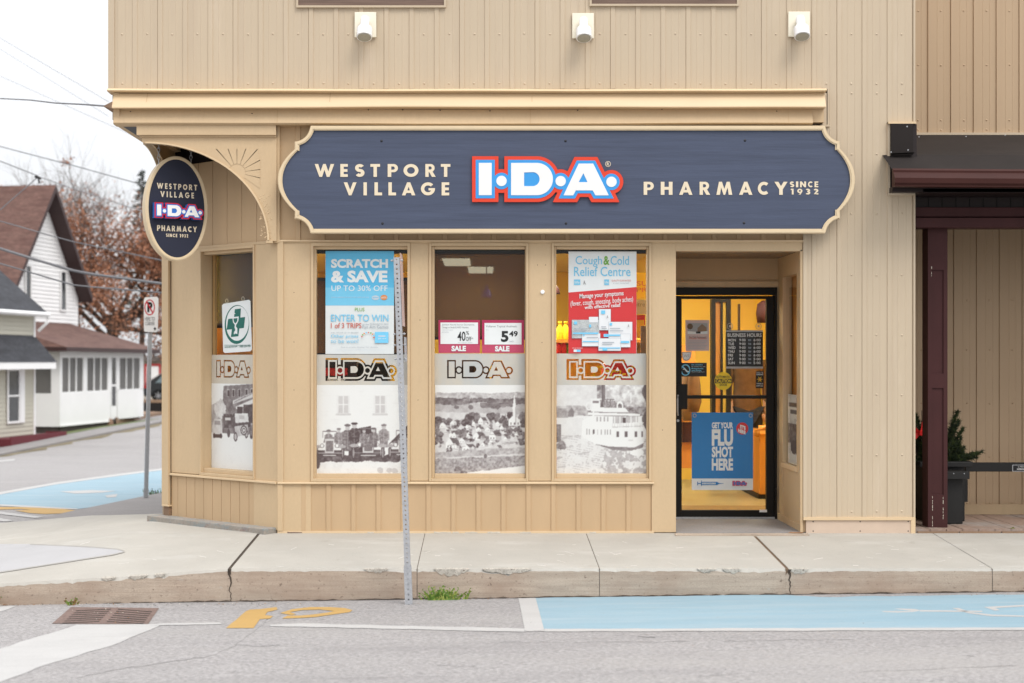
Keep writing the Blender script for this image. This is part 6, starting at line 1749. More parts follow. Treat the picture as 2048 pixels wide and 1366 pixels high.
s.build('sign_face', ns)
s = Sheet(sp0 - s.n*.001, sn); s.board(288.5,595.5,315.5,663.5, M['steel'], .002); s.build('sign_back', ns)

# ------------------------------------------------------------------ drain, weeds and litter at the kerb
dg = empty('drain_grate', tuple(road_pt(203,1230)), 'rusty slotted drain grate set in the asphalt below the kerb', 'drain grate')
b_ = MB(); q4 = [(104,1247),(142,1214),(318,1216),(296,1248)]
b_.add([road_pt(*p, .003) for p in q4], [(0,1,2,3)][::1], M['rust']); b_.f[-1] = b_.f[-1][::-1]; b_.build('grate_frame', dg)
b_ = MB()
def gq(u, v): return (lerp(lerp(142,318,u), lerp(104,296,u), v), lerp(lerp(1214,1216,u), lerp(1247,1248,u), v))
def slot(u0, v0, u1, v1, w):
    p = [gq(u0,v0-w), gq(u1,v1-w), gq(u1,v1+w), gq(u0,v0+w)]
    b_.add([road_pt(*k, .0045) for k in p[::-1]], [(0,1,2,3)], M['void'])
for k in range(7):
    a = .12+k*.125; 
    if k < 7: slot(.10, a+.10, .47-.0*k, a-.02, .017)
    slot(.55, a-.02, .95, a+.12 if a+.12 < .97 else .97, .017)
b_.build('grate_slot', dg)
def weed(base, n, h, spread, name, label, mats):
    base = Vector((base.x, min(base.y, pav_front(base.x)-D0-.035) if base.y < 0 else base.y, base.z)); mb = MB(); rr = random.Random(int(base.x*100))
    for _ in range(n):
        a = rr.uniform(0, 6.28); l = h*rr.uniform(.35, 1); o = Vector((rr.gauss(0, spread*.45), rr.uniform(-.05,.012), 0))
        p = base + o; dr = Vector((math.cos(a)*.5 + o.x/spread*.6, math.sin(a)*.25-.1, 1)).normalized()
        k = 3
        for i in range(k):
            q_ = p + dr*l/k; w = .006*(1-i/k)+.002; s_ = Vector((w, 0, 0))
            mb.add([p-s_, p+s_, q_+s_*.6, q_-s_*.6], [(0,1,2,3)], rr.choice(mats))
            if rr.random() < .8:      # small leaf
                ld = Vector((rr.uniform(-1,1), rr.uniform(-.6,.3), rr.uniform(-.1,.8))).normalized(); ll = rr.uniform(.012,.030); sd = ld.cross(Vector((0,1,.3))).normalized()*ll*.28
                mb.add([q_, q_+ld*ll*.5+sd, q_+ld*ll, q_+ld*ll*.5-sd], [(0,1,2,3)], rr.choice(mats))
            p = q_; dr = (dr + Vector((rr.uniform(-.3,.3), rr.uniform(-.2,.2), -.12))).normalized()
    return tag(mb.build(name), label, 'weed')
M['weed2'] = pm('yellow_green_leaves', (.28, .33, .07, 1), .7, .3, 20)
weed(road_pt(888,1194)+Vector((0,.01,0)), 75, .10, .15, 'weed_clump', 'green weed clump at the foot of the kerb right of the leaning post', [M['weed'], M['weed'], M['weed2']])
weed(road_pt(-4,1203)+Vector((0,.0,0)), 60, .09, .09, 'weed_clump', 'green weed tuft at the far left end of the kerb', [M['weed'], M['weed2'], M['leaf_dry']])
weed(road_pt(157,1204)+Vector((0,.0,0)), 10, .065, .03, 'weed_clump', 'tiny grass tuft at the kerb above the drain grate', [M['weed'], M['weed2'], M['leaf_dry']])
weed(road_pt(318,990)+Vector((0,.05,0)), 40, .10, .25, 'weed_clump', 'low green weeds on the side path beside the no-parking post', [M['weed'], M['twiggrey']])
lt = MB(); rr = random.Random(4)
def bit(px, py, sz, mat):
    p = road_pt(px, py, .003); p.y = min(p.y, pav_front(p.x)-D0-.02); a = rr.uniform(0, 3.14); u = Vector((math.cos(a), math.sin(a), rr.uniform(-.1,.3)))*sz; v = Vector((-math.sin(a), math.cos(a), rr.uniform(0,.4)))*sz*.6
    lt.add([p, p+u, p+u+v, p+v], [(0,1,2,3)], mat)
for _ in range(70): bit(rr.gauss(890,45), rr.uniform(1191,1199), rr.uniform(.006,.02), rr.choice([M['leaf_dry'], M['pale_bit'], M['leaf_dry']]))
for _ in range(60): bit(rr.gauss(20,20), rr.uniform(1200,1206), rr.uniform(.006,.02), rr.choice([M['leaf_dry'], M['leaf_dry'], M['pale_bit']]))
for _ in range(150): bit(rr.uniform(60,620), rr.gauss(1209,2.2), rr.uniform(.004,.014), rr.choice([M['leaf_dry'], M['pale_bit'], M['crack'], M['crack']]))
for _ in range(150): bit(rr.uniform(930,2040), rr.gauss(1188,1.8), rr.uniform(.003,.011), rr.choice([M['leaf_dry'], M['rust'], M['crack'], M['crack']]))
for _ in range(50): bit(rr.gauss(225,45), rr.uniform(1216,1246), rr.uniform(.004,.014), rr.choice([M['leaf_dry'], M['pale_bit'], M['rust']]))
for _ in range(60): bit(rr.uniform(0,2040), rr.uniform(1225,1355), rr.uniform(.003,.008), rr.choice([M['crack'], M['crack'], M['pale_bit']]))
tag(lt.build('leaf_litter'), 'dry leaf litter and grit along the gutter', 'leaf litter', kind='stuff')
# grimy line where kerb and road meet
gm = MB(); pts = []
for px in np.linspace(-60, 2200, 160):
    x = X(px, 11.46); pts.append((x, zroad(x, 11.46)))
vs = []
for x, z in pts: vs += [(x, 11.462-D0-random.uniform(.004,.028), z+.004), (x, 11.463-D0, z+random.uniform(.003,.014))]
gm.add(vs, [(2*i, 2*i+2, 2*i+3, 2*i+1) for i in range(len(pts)-1)], M['joint']); tag(gm.build('gutter_grime'), kind='structure')
b_ = MB(); p = pave_pt(1488,1066,.006)
b_.add([(X(1573),-.06,.002),(X(1601),-.07,.002),(X(1606),-.03,.006),(X(1580),-.02,.008)],[(0,1,2,3)],M['leaf_dry']); tag(b_.build('dry_leaf'), 'dry brown leaf on the step at the right foot of the doorway', 'leaf')

# ------------------------------------------------------------------ neighbouring building with the porch (right)
NB = empty('porch_building', (5.0, 1.3, 0), 'set-back tan building on the right with a maroon porch roof and timber deck', 'building')
dn = 14.3; yn = dn-D0
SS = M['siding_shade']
nb = MB()
pern = 45.6*dn/F
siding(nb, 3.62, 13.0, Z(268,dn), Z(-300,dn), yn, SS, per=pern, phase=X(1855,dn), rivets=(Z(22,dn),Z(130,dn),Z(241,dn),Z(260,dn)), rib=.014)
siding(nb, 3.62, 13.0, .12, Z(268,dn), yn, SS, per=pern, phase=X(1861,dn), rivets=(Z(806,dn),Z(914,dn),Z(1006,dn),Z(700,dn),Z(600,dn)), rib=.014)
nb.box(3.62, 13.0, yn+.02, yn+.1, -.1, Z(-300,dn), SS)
nb.build('siding_wall', NB)
b_ = MB(); b_.box(3.62, 13.0, yn-.03, yn+.01, .02, .12, M['tan']); b_.box(3.62, 13.0, yn-.03, yn, Z(271,dn), Z(266,dn), M['siding']); b_.build('wall_trim', NB)
b_ = MB()
x = 3.66; k = 0
while x < 7.4:
    w = .138; b_.box(x, x+w-.006, .02+random.uniform(-.004,.004), yn, -.02, .026+random.uniform(-.002,.002), M['deck']); x += w; k += 1
b_.build('porch_floor', NB)
b_ = MB(); 
for i in range(9): b_.box(3.68+i*.36, 3.68+i*.36+.345, -.01, .012, -.03, .010, M['timber'])
b_.build('deck_edge', NB)
# roof, gutter, beams
dg_ = 12.66; yg = dg_-D0
zr0, zr1 = Z(342,dg_), Z(270,dn)
xr0 = X(1786,dg_)
b_ = MB()
b_.add([(xr0,yg,zr0),(13.0,yg,zr0-.05),(13.0,.25,lerp(zr0,zr1,.45)-.03),(xr0,.0,lerp(zr0,zr1,.33)),(3.66,yn-.02,zr1),(13.0,yn-.02,zr1)], [(0,1,2,3),(3,2,5,4)], M['brown_roof'])
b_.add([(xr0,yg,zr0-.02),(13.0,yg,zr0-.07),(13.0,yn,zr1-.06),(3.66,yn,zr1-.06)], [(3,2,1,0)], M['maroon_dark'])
b_.box(X(1779), X(1823), -.05, -.03, Z(311), Z(249), M['brown_roof'])
b_.add([(X(1779),-.052,Z(311)),(X(1824),-.052,Z(309)),(X(1824),-.075,Z(307)),(X(1779),-.075,Z(309))],[(0,1,2,3)],M['black'])
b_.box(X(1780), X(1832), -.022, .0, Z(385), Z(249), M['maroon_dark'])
for px, py in ((1811,255),(1813,302),(1779,306)): b_.dome((X(px),-.05,Z(py)), .007, M['steel'])
for px, py in ((1836,278),(1930,277),(2008,274),(1939,302),(1999,301)):
    t = (py-342)/(270-342); p = Vector((X(px,lerp(dg_,dn,t)), lerp(yg,yn,t)-.03, lerp(zr0,zr1,t)+.01)); b_.dome(tuple(p), .007, M['steel'])
b_.build('porch_roof', NB)
b_ = MB()
prof = [(0,.0),(-.02,.0),(-.045,-.015),(-.045,-.03),(-.10,-.075),(-.10,-.11),(-.085,-.125),(-.085,-.135),(0,-.135)]
x0_, x1_ = X(1784,dg_), 13.0
vs = [(x0_, yg+p[0]*.9, zr0+.02+p[1]*1.15) for p in prof] + [(x1_, yg+p[0]*.9, zr0-.05+p[1]*1.15) for p in prof]; n = len(prof)
b_.add(vs, [(i, n+i, n+(i+1)%n, (i+1)%n) for i in range(n)] + [tuple(range(n)), tuple(range(2*n-1,n-1,-1))], M['maroon_metal'])
b_.build('gutter', NB)
b_ = MB()
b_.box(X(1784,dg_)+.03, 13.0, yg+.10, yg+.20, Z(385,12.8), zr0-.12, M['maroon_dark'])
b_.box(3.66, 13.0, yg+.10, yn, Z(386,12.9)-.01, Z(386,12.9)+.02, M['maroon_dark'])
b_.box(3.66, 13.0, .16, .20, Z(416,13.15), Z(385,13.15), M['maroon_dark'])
for i in range(16): b_.box(3.70+i*.118, 3.706+i*.118, .156, .16, Z(416,13.15), Z(388,13.15), M['black'])
b_.build('soffit', NB)
b_ = MB(); b_.box(3.66, 13.0, .08, .22, Z(434,13.1), Z(415,13.1), M['maroon']); b_.box(3.66, 13.0, .055, .25, Z(455,13.05), Z(435,13.05), M['maroon']); b_.build('beam', NB, bevel=.004)
b_ = MB(); b_.box(5.7, 5.8, .1, yn-.02, .03, 2.85, SS); b_.build('unseen_shade_wall', NB)  # unseen wall added to cut the light reaching the porch
# J-channel round the roof end
b_ = MB()
b_.box(X(1774), X(1779), -.022, .0, Z(388), Z(245), S); b_.box(X(1774), X(1829), -.026, .0, Z(391), Z(386), S); b_.box(X(1774), X(1829), -.05, .0, Z(249), Z(245), M['tan_light'])
b_.build('roof_channel', B)
# post
pz = empty('porch_post', (X(1875,13.15), .15, .026), 'square maroon porch post with recessed panel and chipped foot', 'post')
b_ = MB(); p0_, p1_ = X(1856,13.15), X(1895,13.15); zb = .026; zt_ = Z(455,13.15); yf = .15
def rc(a, b, c, d, y0, y1, m=M['maroon']): b_.box(a, b, y0, y1, c, d, m)
rc(p0_, p1_, zb, zt_, yf+.012, yf+.17)
rc(p0_, X(1864,13.15), zb, zt_, yf, yf+.012); rc(X(1887,13.15), p1_, zb, zt_, yf, yf+.012)
for a, b in ((1064,989),(776,747),(540,455)): rc(X(1864,13.15), X(1887,13.15), Z(a,13.15) if a < 1060 else zb, Z(b,13.15), yf, yf+.012)
b_.build('post_shaft', pz)
b_ = MB(); rr = random.Random(9)
for px, a, b in ((1865,992,1058),(1886.3,994,1058),(1863,520,562)):
    y = a
    while y < b:
        h_ = rr.uniform(2,8); 
        if rr.random() < .7: b_.box(X(px,13.15)-.002, X(px,13.15)+rr.uniform(.0005,.003), yf-.0015, yf, Z(y+h_,13.15), Z(y,13.15), M['pale_bit'])
        y += h_+rr.uniform(.5,4)
b_.build('paint_chip', pz)
# bench
bn = empty('bench', (4.5, .6, .026), 'low charcoal timber bench with a small plaque on its rail, under the porch', 'bench')
D_ = M['dark']
b_ = MB(); b_.box(X(1930,13.95), 5.66, .93, .98, Z(943,13.95), Z(925,13.95), D_); b_.build('back_rail', bn, bevel=.003)
b_ = MB(); b_.box(X(1885,13.35), X(1938,13.35), .33, .92, Z(958,13.35), Z(943,13.35), D_)
b_.dome((X(1906,13.35),.33,Z(947,13.35)), .005, M['steel']); b_.dome((X(1927,13.35),.33,Z(947,13.35)), .005, M['steel']); b_.build('arm_rest', bn, bevel=.003)
b_ = MB(); b_.box(X(1890,13.4), X(1925.5,13.4), .40, .46, .03, Z(958,13.38), D_); b_.build('leg', bn, bevel=.003)
b_ = MB(); b_.box(X(1922,13.9), X(1933,13.9), .86, .93, .18, Z(958,13.9), D_); b_.build('leg', bn, bevel=.003)
s = Sheet((0,.928,0), NY); s.rect(2024.5,929.5,2070,943, M['steel']); s.rect(2026,930.7,2068.5,941.8, M['black_paint']); s.text('In Memory Of',2036,2060,932.3,935.5,M['white']); s.text('NORMAND FOURNIER',2034,2064,936.5,940,M['white'],.01); s.build('plaque', bn)
# planter with winter greens and a red bow
pn = empty('planter', (X(1885,13.8), .8, .026), 'black box planter of evergreen sprigs with a red bow behind the porch post', 'planter')
b_ = MB(); px0, px1 = X(1829,13.75), X(1934,13.75)
b_.box(px0+.04, px1-.06, .62, .90, .03, Z(932,13.75), D_); b_.box(px0, px1, .58, .925, Z(932,13.75), Z(921,13.75), D_); b_.build('planter_box', pn, bevel=.006)
def sprig(mb, base, dr, L, rr, mats, dens=70):
    p = Vector(base); d = Vector(dr).normalized(); n = int(dens*L/.3)
    for i in range(n):
        t = i/n; q_ = p + d*L*t + Vector((0,0,-.05*t*t*L))
        for _ in range(3):
            nd = (d*rr.uniform(.3,1) + Vector((rr.gauss(0,.7), rr.gauss(0,.5), rr.gauss(0,.6)))).normalized(); l = rr.uniform(.035,.08)*(1.1-t*.5); w = nd.cross(Vector((0,1,.2))).normalized()*.0042
            mb.add([q_-w, q_+w, q_+nd*l], [(0,1,2)], rr.choice(mats))
b_ = MB(); rr = random.Random(21); zz = Z(922,13.75)
for _ in range(70):
    bx_ = rr.uniform(px0+.05, px1-.05); ang = rr.gauss(0,.55)
    sprig(b_, (bx_, .75+rr.uniform(-.1,.08), zz-.02), (math.sin(ang)+ (bx_-4.07)*1.2, rr.uniform(-.4,.1), math.cos(ang)*1.2), rr.uniform(.12,.34)*(1 if abs(bx_-4.05) < .15 else .7), rr, [M['evergreen'], M['evergreen'], M['evergreen_light']])
for dr, L in (((.30,-.1,1),.50),((.38,-.1,1),.42),((.95,-.1,.35),.26),((.9,-.2,.2),.25),((-.5,-.1,1),.42),((-.35,-.1,1),.48),((.1,-.1,1),.46),((.5,-.1,.9),.36),((-.8,-.1,.2),.25)):
    sprig(b_, (4.05+dr[0]*.12, .72, zz), dr, L, rr, [M['evergreen'], M['evergreen'], M['evergreen_light']], 130)
b_.build('greenery', pn)
b_ = MB()
for _ in range(9): b_.tube([(3.90+rr.uniform(-.03,.06),.72,zz), (3.88+rr.uniform(-.06,.06),.72,zz+rr.uniform(.3,.46))], .003, M['twig'], 4)
b_.build('twig', pn)
b_ = MB(); cx_, cz_ = X(1838,13.6), Z(866,13.6)
for sd in (-1,1):
    b_.add([(cx_+.02,.60,cz_),(cx_+.02+sd*.05,.58,cz_+.05),(cx_+.02+sd*.075,.60,cz_+.0),(cx_+.02+sd*.05,.585,cz_-.055)], [(0,1,2,3)], M['ribbon'])
    b_.add([(cx_+.02,.60,cz_),(cx_+.02+sd*.05,.58,cz_+.05),(cx_+.02+sd*.075,.60,cz_+.0),(cx_+.02+sd*.05,.585,cz_-.055),(cx_+.02,.63,cz_),(cx_+.02+sd*.05,.63,cz_+.05),(cx_+.02+sd*.075,.63,cz_+.0),(cx_+.02+sd*.05,.63,cz_-.055)], [(0,1,5,4),(1,2,6,5),(2,3,7,6),(3,0,4,7),(4,5,6,7)], M['ribbon'])
b_.box(cx_, cx_+.04, .57, .62, cz_-.02, cz_+.02, M['ribbon']); b_.add([(cx_+.01,.6,cz_),(cx_+.03,.6,cz_),(cx_+.05,.6,cz_+.10),(cx_+.03,.6,cz_+.11)],[(0,1,2,3)],M['ribbon']); b_.build('bow', pn)
b_ = MB(); b_.add([(X(2017,13.05),.03,.03),(X(2024,13.05),.02,.045),(X(2030,13.05),.04,.03),(X(2023,13.05),.05,.028)],[(0,1,2,3)],M['weed2']); tag(b_.build('fallen_leaf'), 'yellow-green leaf lying on the edge of the deck', 'leaf')

# ------------------------------------------------------------------ houses across the side street
th = math.atan2(.988, .157)
def frame(x, d, z=0): return Matrix.Translation((x, d-D0, z)) @ Matrix.Rotation(th, 4, 'Z')     # local x runs up the street, y into the lot
def clap(mb, x0, x1, z0, z1, y, mat, step=.14, axis='x'):
    z = z0
    while z < z1-.01:
        t = min(z+step, z1); 
        if axis == 'x': mb.add([(x0,y-.022,z),(x1,y-.022,z),(x1,y,t),(x0,y,t),(x0,y,z),(x1,y,z)], [(0,1,2,3),(4,5,1,0)], mat)
        else: mb.add([(y-.022,x1,z),(y-.022,x0,z),(y,x0,t),(y,x1,t),(y,x1,z),(y,x0,z)], [(0,1,2,3),(4,5,1,0)], mat)
        z += step
WM, WT = M['clap_white'], M['clap_white']
HM = frame(-15.58, 56)
WH = empty('white_house', (-15.58, 43, -1.0), 'white clapboard house with steep brown gable and glazed front porch', 'house')
b_ = MB(HM)
yb = 3.0; gx0, gx1, gz, az_ = 1.38, 8.30, 4.28, 8.43; gm_ = (gx0+gx1)/2
z = -1.0
while z < az_-.1:
    t = min(z+.16, az_-.02)
    def half_w(zz): return (gx1-gx0)/2 if zz < gz else (gx1-gx0)/2*(az_-zz)/(az_-gz)
    w0, w1 = half_w(z), half_w(t)
    b_.add([(gm_-w0,yb-.025,z),(gm_+w0,yb-.025,z),(gm_+w1,yb,t),(gm_-w1,yb,t)], [(0,1,2,3)], WM); z += .16
b_.box(gx0, gx0+.1, yb+.01, 14, -1.1, gz, WM); b_.box(gx1-.1, gx1, yb+.01, 14, -1.1, gz, WM)
b_.build('wall', WH)
b_ = MB(HM); ov, dz_ = .62, .28
for sd in (-1, 1):
    ex = gm_+sd*((gx1-gx0)/2+.12); ez = gz-.12*(az_-gz)/((gx1-gx0)/2)
    vs = [(gm_, yb-ov, az_+.05), (ex, yb-ov, ez+.05), (ex, 15, ez+.05), (gm_, 15, az_+.05)]
    lo = [(p[0], p[1], p[2]-dz_) for p in vs]
    fs = [(0,1,2,3) if sd < 0 else (3,2,1,0)]
    b_.add(vs, fs, M['shingle_brown'])
    b_.add(vs+lo, [(4,7,6,5) if sd < 0 else (5,6,7,4), (0,4,5,1) if sd < 0 else (1,5,4,0), (1,5,6,2)], M['brown_trim'])
b_.build('roof', WH)
def win(parent, M_, x0, x1, z0, z1, y, mull=0, name='window', fw=.07, hbar=False, pane='screen'):
    f_ = MB(M_); f_.box(x0-fw, x1+fw, y-.05, y-.01, z0-fw, z0, WT); f_.box(x0-fw, x1+fw, y-.05, y-.01, z1, z1+fw, WT)
    f_.box(x0-fw, x0, y-.05, y-.01, z0, z1, WT); f_.box(x1, x1+fw, y-.05, y-.01, z0, z1, WT)
    for k in range(1, mull+1): xm = lerp(x0, x1, k/(mull+1)); f_.box(xm-.04, xm+.04, y-.05, y-.015, z0, z1, WT)
    if hbar: zm = (z0+z1)/2; f_.box(x0, x1, y-.05, y-.015, zm-.03, zm+.03, WT)
    w_ = f_.build(name, parent); p_ = MB(M_); p_.box(x0, x1, y-.012, y-.006, z0, z1, M[pane]); p_.build('pane', w_)
win(WH, HM, 6.55, 7.0, 3.55, 5.1, yb-.03, pane='glass_dark'); win(WH, HM, 3.35, 3.75, 3.4, 5.15, yb-.03, pane='glass_dark')
# porch
b_ = MB(HM)
zb_, zs_, zh, ze = -.98, .24, 1.58, 1.92
b_.box(0, 4.62, 0, .12, zb_, zs_, WT); b_.box(5.36, 8.1, 0, .12, zb_+.08, zs_+.03, WT); b_.box(0, 8.1, 0, .12, zh, ze, WT)
for a, b in ((0,.17),(2.11,2.39),(4.44,4.69),(5.29,5.54),(7.77,8.1)): b_.box(a, b, .0, .12, zs_, zh, WT)
b_.box(0, .12, .12, 3.0, zb_, zs_, WT); b_.box(0, .12, .12, 3.0, zh, ze, WT); b_.box(0,.12,.12,.35,zs_,zh,WT); b_.box(0,.12,2.2,3.0,zs_,zh,WT)
b_.box(-.03, 4.65, -.03, 0, zb_-.0, zb_+.06, WT); b_.box(8.0, 8.1, .12, 3.0, zb_, ze, WT)
b_.build('porch_wall', WH)
for a, b in ((.17,2.11),(2.39,4.44),(5.54,7.77)): win(WH, HM, a+.05, b-.05, zs_+.04, zh-.03, .06, 2)
b_ = MB(HM); b_.box(.04,.06,.35,2.2,zs_,zh,M['screen']); b_.build('side_screen', WH)
b_ = MB(HM); b_.box(4.70, 5.28, .01, .06, zb_+.1, zh+.06, WT); dr_ = b_.build('door', WH)
b_ = MB(HM); b_.box(4.80, 5.18, .0, .008, -.05+.55, zh-.02, M['glass_dark']); b_.box(4.80, 5.18, .0, .008, -.35, .42, M['glass_dark']); b_.build('pane', dr_)
b_ = MB(HM); b_.box(.1, 4.6, .05, .1, -1.7, zb_, M['lattice']); b_.box(.05,.1,.1,3,-1.5,zb_,M['lattice']); b_.build('lattice_skirt', WH)
b_ = MB(HM)
e0, e1 = (-.55, -.5), (8.7, -.5); t0, t1 = (-.1, 3.0), (7.4, 3.0); zt2 = 3.0
b_.add([(e0[0],e0[1],ze+.02),(e1[0],e1[1],ze-.02),(t1[0],t1[1],zt2),(t0[0],t0[1],zt2),(e0[0],3.0,ze+.05),(e1[0],3.0,ze)], [(0,1,2,3),(1,5,2),(0,3,4)], M['shingle_brown'])
b_.add([(e0[0],e0[1],ze+.02),(e1[0],e1[1],ze-.02),(e1[0],e1[1],ze-.18),(e0[0],e0[1],ze-.14),(e0[0],3,ze+.02),(e0[0],3,ze-.14)], [(3,2,1,0),(4,5,3,0)], M['brown_trim'])
b_.add([(e0[0],e0[1],ze-.14),(e1[0],e1[1],ze-.18),(e1[0],.1,ze-.05),(e0[0],.1,ze-.05)], [(0,1,2,3)], M['brown_trim'])
b_.build('porch_roof', WH)
# cream house
CMx = frame(-15.35, 52)
CH = empty('cream_house', (-15.35, 39, -1.1), 'cream clapboard house with charcoal shingle roofs at the far left', 'house')
b_ = MB(CMx); clap(b_, -9, 0, -1.6, 3.0, 0, M['clap_cream']); b_.box(-.1, 0, .01, 6, -1.2, 3.0, M['clap_cream']); b_.box(-.08,.03,-.04,.06,-1.2,3.0,WT)
b_.build('wall', CH)
b_ = MB(CMx)
b_.add([(.30,-.33,3.10),(-9,-.33,3.10),(-9,5,7.6),(.30,5,7.6)], [(0,3,2,1)], M['shingle_grey'])
b_.add([(.30,-.33,2.95),(-9,-.33,2.95),(-9,5,7.45),(.30,5,7.45)], [(0,1,2,3)], WT)
b_.add([(.30,-.33,3.10),(.30,-.33,2.93),(-9,-.33,2.93),(-9,-.33,3.10)], [(0,3,2,1)], WT); b_.add([(.30,-.33,3.10),(.30,5,7.6),(.30,5,7.45),(.30,-.33,2.95)], [(0,1,2,3)], WT)
b_.build('roof', CH)
b_ = MB(CMx); b_.tube([(.34,-.38,3.02),(-9,-.38,3.02)], .07, WT, 8); b_.tube([(.25,-.38,2.98),(.25,-.36,2.75),(.15,-.08,2.45)], .05, WT, 8); b_.build('gutter', CH)
b_ = MB(CMx)
b_.add([(.32,-.68,1.40),(-9,-.68,1.40),(-9,0,2.30),(.05,0,2.30),(.32,0,1.40)], [(0,3,2,1),(0,4,3)], M['shingle_grey'])
b_.box(-9, .29, -.66, -.62, 1.17, 1.40, WT); b_.box(.25, .29, -.62, 0, 1.17, 1.38, WT); b_.box(-9,.25,-.62,0,1.17,1.2,WT); b_.build('porch_roof', CH)
win(CH, CMx, -2.0, -1.25, -.55, 1.12, -.03, 0, hbar=True, pane='glass_dark')
b_ = MB(CMx); b_.box(-1.15,-.85,-.08,0,-.62,1.15,WT); b_.build('window_shutter', CH)
b_ = MB(CMx)
b_.box(-3.2, .95, -.75, -.70, -1.30, -1.0, M['maroon_box']); b_.box(.90, .95, -.70, .0, -1.30, -1.0, M['maroon_box']); b_.box(-3.2, .90, -.70, 0.0, -1.30, -1.06, M['maroon_box'])
b_.build('planter_bed'); tag(bpy.data.objects['planter_bed'], 'low maroon timber planter bed at the foot of the cream house', 'planter')
# timbers, stone and dark retaining wall past the porch
b_ = MB()
def gp(px, py, d): return Vector((X(px,d), d-D0, Z(py,d)))
a, b = gp(232,850,61), gp(332,838,70)
b_.add([a, b, b+Vector((0,0,.32)), a+Vector((0,0,.30)), a+Vector((-1.5,1,.34)), b+Vector((-1.5,1,.34))], [(0,1,2,3),(3,2,5,4)], M['timber']); tag(b_.build('timber_edging'), 'low weathered timber edging beyond the glazed porch', 'edging')
b_ = MB(Matrix.Translation(gp(220,852,60.5)) @ Matrix.Diagonal((.16,.16,.30,1))); b_.lathe([(.5,-.4),(1,0),(.9,.5),(.5,.9),(.1,1)], M['rock'], 9); tag(b_.build('boulder'), 'brown fieldstone at the end of the timber edging', 'stone')
b_ = MB(); a, b = gp(285,836,71), gp(420,836,74)
b_.add([a, b, b+Vector((0,0,.75)), a+Vector((0,0,.75)), a+Vector((0,.5,.75)), b+Vector((0,.5,.75))], [(0,1,2,3),(3,2,5,4)], M['void']); b_.add([a+Vector((-.0,-.02,.72)), b+Vector((0,-.02,.72)), b+Vector((0,-.02,.86)), a+Vector((0,-.02,.86))], [(0,1,2,3)], M['timber']); tag(b_.build('retaining_wall'), 'dark retaining wall with a timber cap below the parked car', 'wall')
# parked car on the raised lot
CR = empty('parked_car', tuple(gp(330,804,78)), 'black parked car half hidden by the pharmacy corner', 'car')
KM = Matrix.Translation(gp(328,804,78)) @ Matrix.Rotation(R(8), 4, 'Z')
b_ = MB(KM)
side = [(-.98,.28),(-1.06,.55),(-1.02,.88),(-.92,.95),(-.16,1.44),(.3,1.49),(1.5,1.46),(2.3,1.02),(3.1,.88),(3.25,.60),(3.2,.28)][::-1]
b_.prism(side, 1.7, M['carpaint']); b_.build('body', CR, bevel=.06)
b_ = MB(KM); b_.add([(-.90,.12,.975),(-.90,1.58,.975),(-.19,1.48,1.435),(-.19,.22,1.435)], [(0,3,2,1)], M['carglass'], Matrix.Translation((-.012,0,.012)))
b_.add([(-.45,-.006,.98),(.45,-.006,.98),(.45,-.006,1.40),(-.02,-.006,1.40)], [(0,1,2,3)], M['carglass']); b_.add([(.53,-.006,.98),(2.1,-.006,.98),(1.45,-.006,1.40),(.53,-.006,1.40)], [(0,1,2,3)], M['carglass']); b_.build('window', CR)
for x in (-.28, 2.45):
    T_ = KM @ Matrix.Translation((x,-.02,.32)) @ Matrix.Rotation(R(90),4,'X')
    b_ = MB(T_); b_.lathe([(.20,-.2),(.32,-.2),(.33,-.15),(.33,.0),(.30,.03),(.20,.03)], M['tyre'], 20); w_ = b_.build('wheel', CR)
    b_ = MB(T_); b_.lathe([(.21,.0),(.21,.035),(.19,.03)], M['black'], 20)
    for k in range(7): b_.box(-.020,.020,.0,.20,.034,.044,M['alloy'],Matrix.Rotation(k*2*math.pi/7,4,'Z'))
    b_.lathe([(.05,.034),(.05,.05)], M['alloy'], 10); b_.build('rim', w_)
b_ = MB(KM); b_.box(-1.08,-.85,-.01,.2,.70,.90,M['redframe']); b_.build('tail_lamp', CR)
# garage behind
GA = empty('garage', tuple(gp(310,790,95)), 'pale garage with a red-framed white door behind the parked car', 'garage')
b_ = MB(); a, c = gp(276,800,95), gp(420,722,95); b_.box(a.x, c.x, a.y, a.y+5, a.z, c.z, M['garage_wall']); b_.build('wall', GA)
b_ = MB(); b_.box(a.x-.2, c.x, a.y-.3, a.y+5, c.z, c.z+.25, M['twiggrey']); b_.build('roof', GA)
b_ = MB(); a2, c2 = gp(293,800,94.9), gp(318,732,94.9); b_.box(a2.x, c2.x, a2.y-.03, a2.y, a2.z, c2.z, WT); b_.build('door', GA)
b_ = MB(); t_ = .13; b_.box(a2.x-t_, a2.x, a2.y-.06, a2.y, a2.z, c2.z, M['redframe']); b_.box(c2.x, c2.x+t_, a2.y-.06, a2.y, a2.z, c2.z, M['redframe']); b_.box(a2.x-t_, c2.x+t_, a2.y-.06, a2.y, c2.z, c2.z+t_, M['redframe']); b_.build('door_frame', GA)

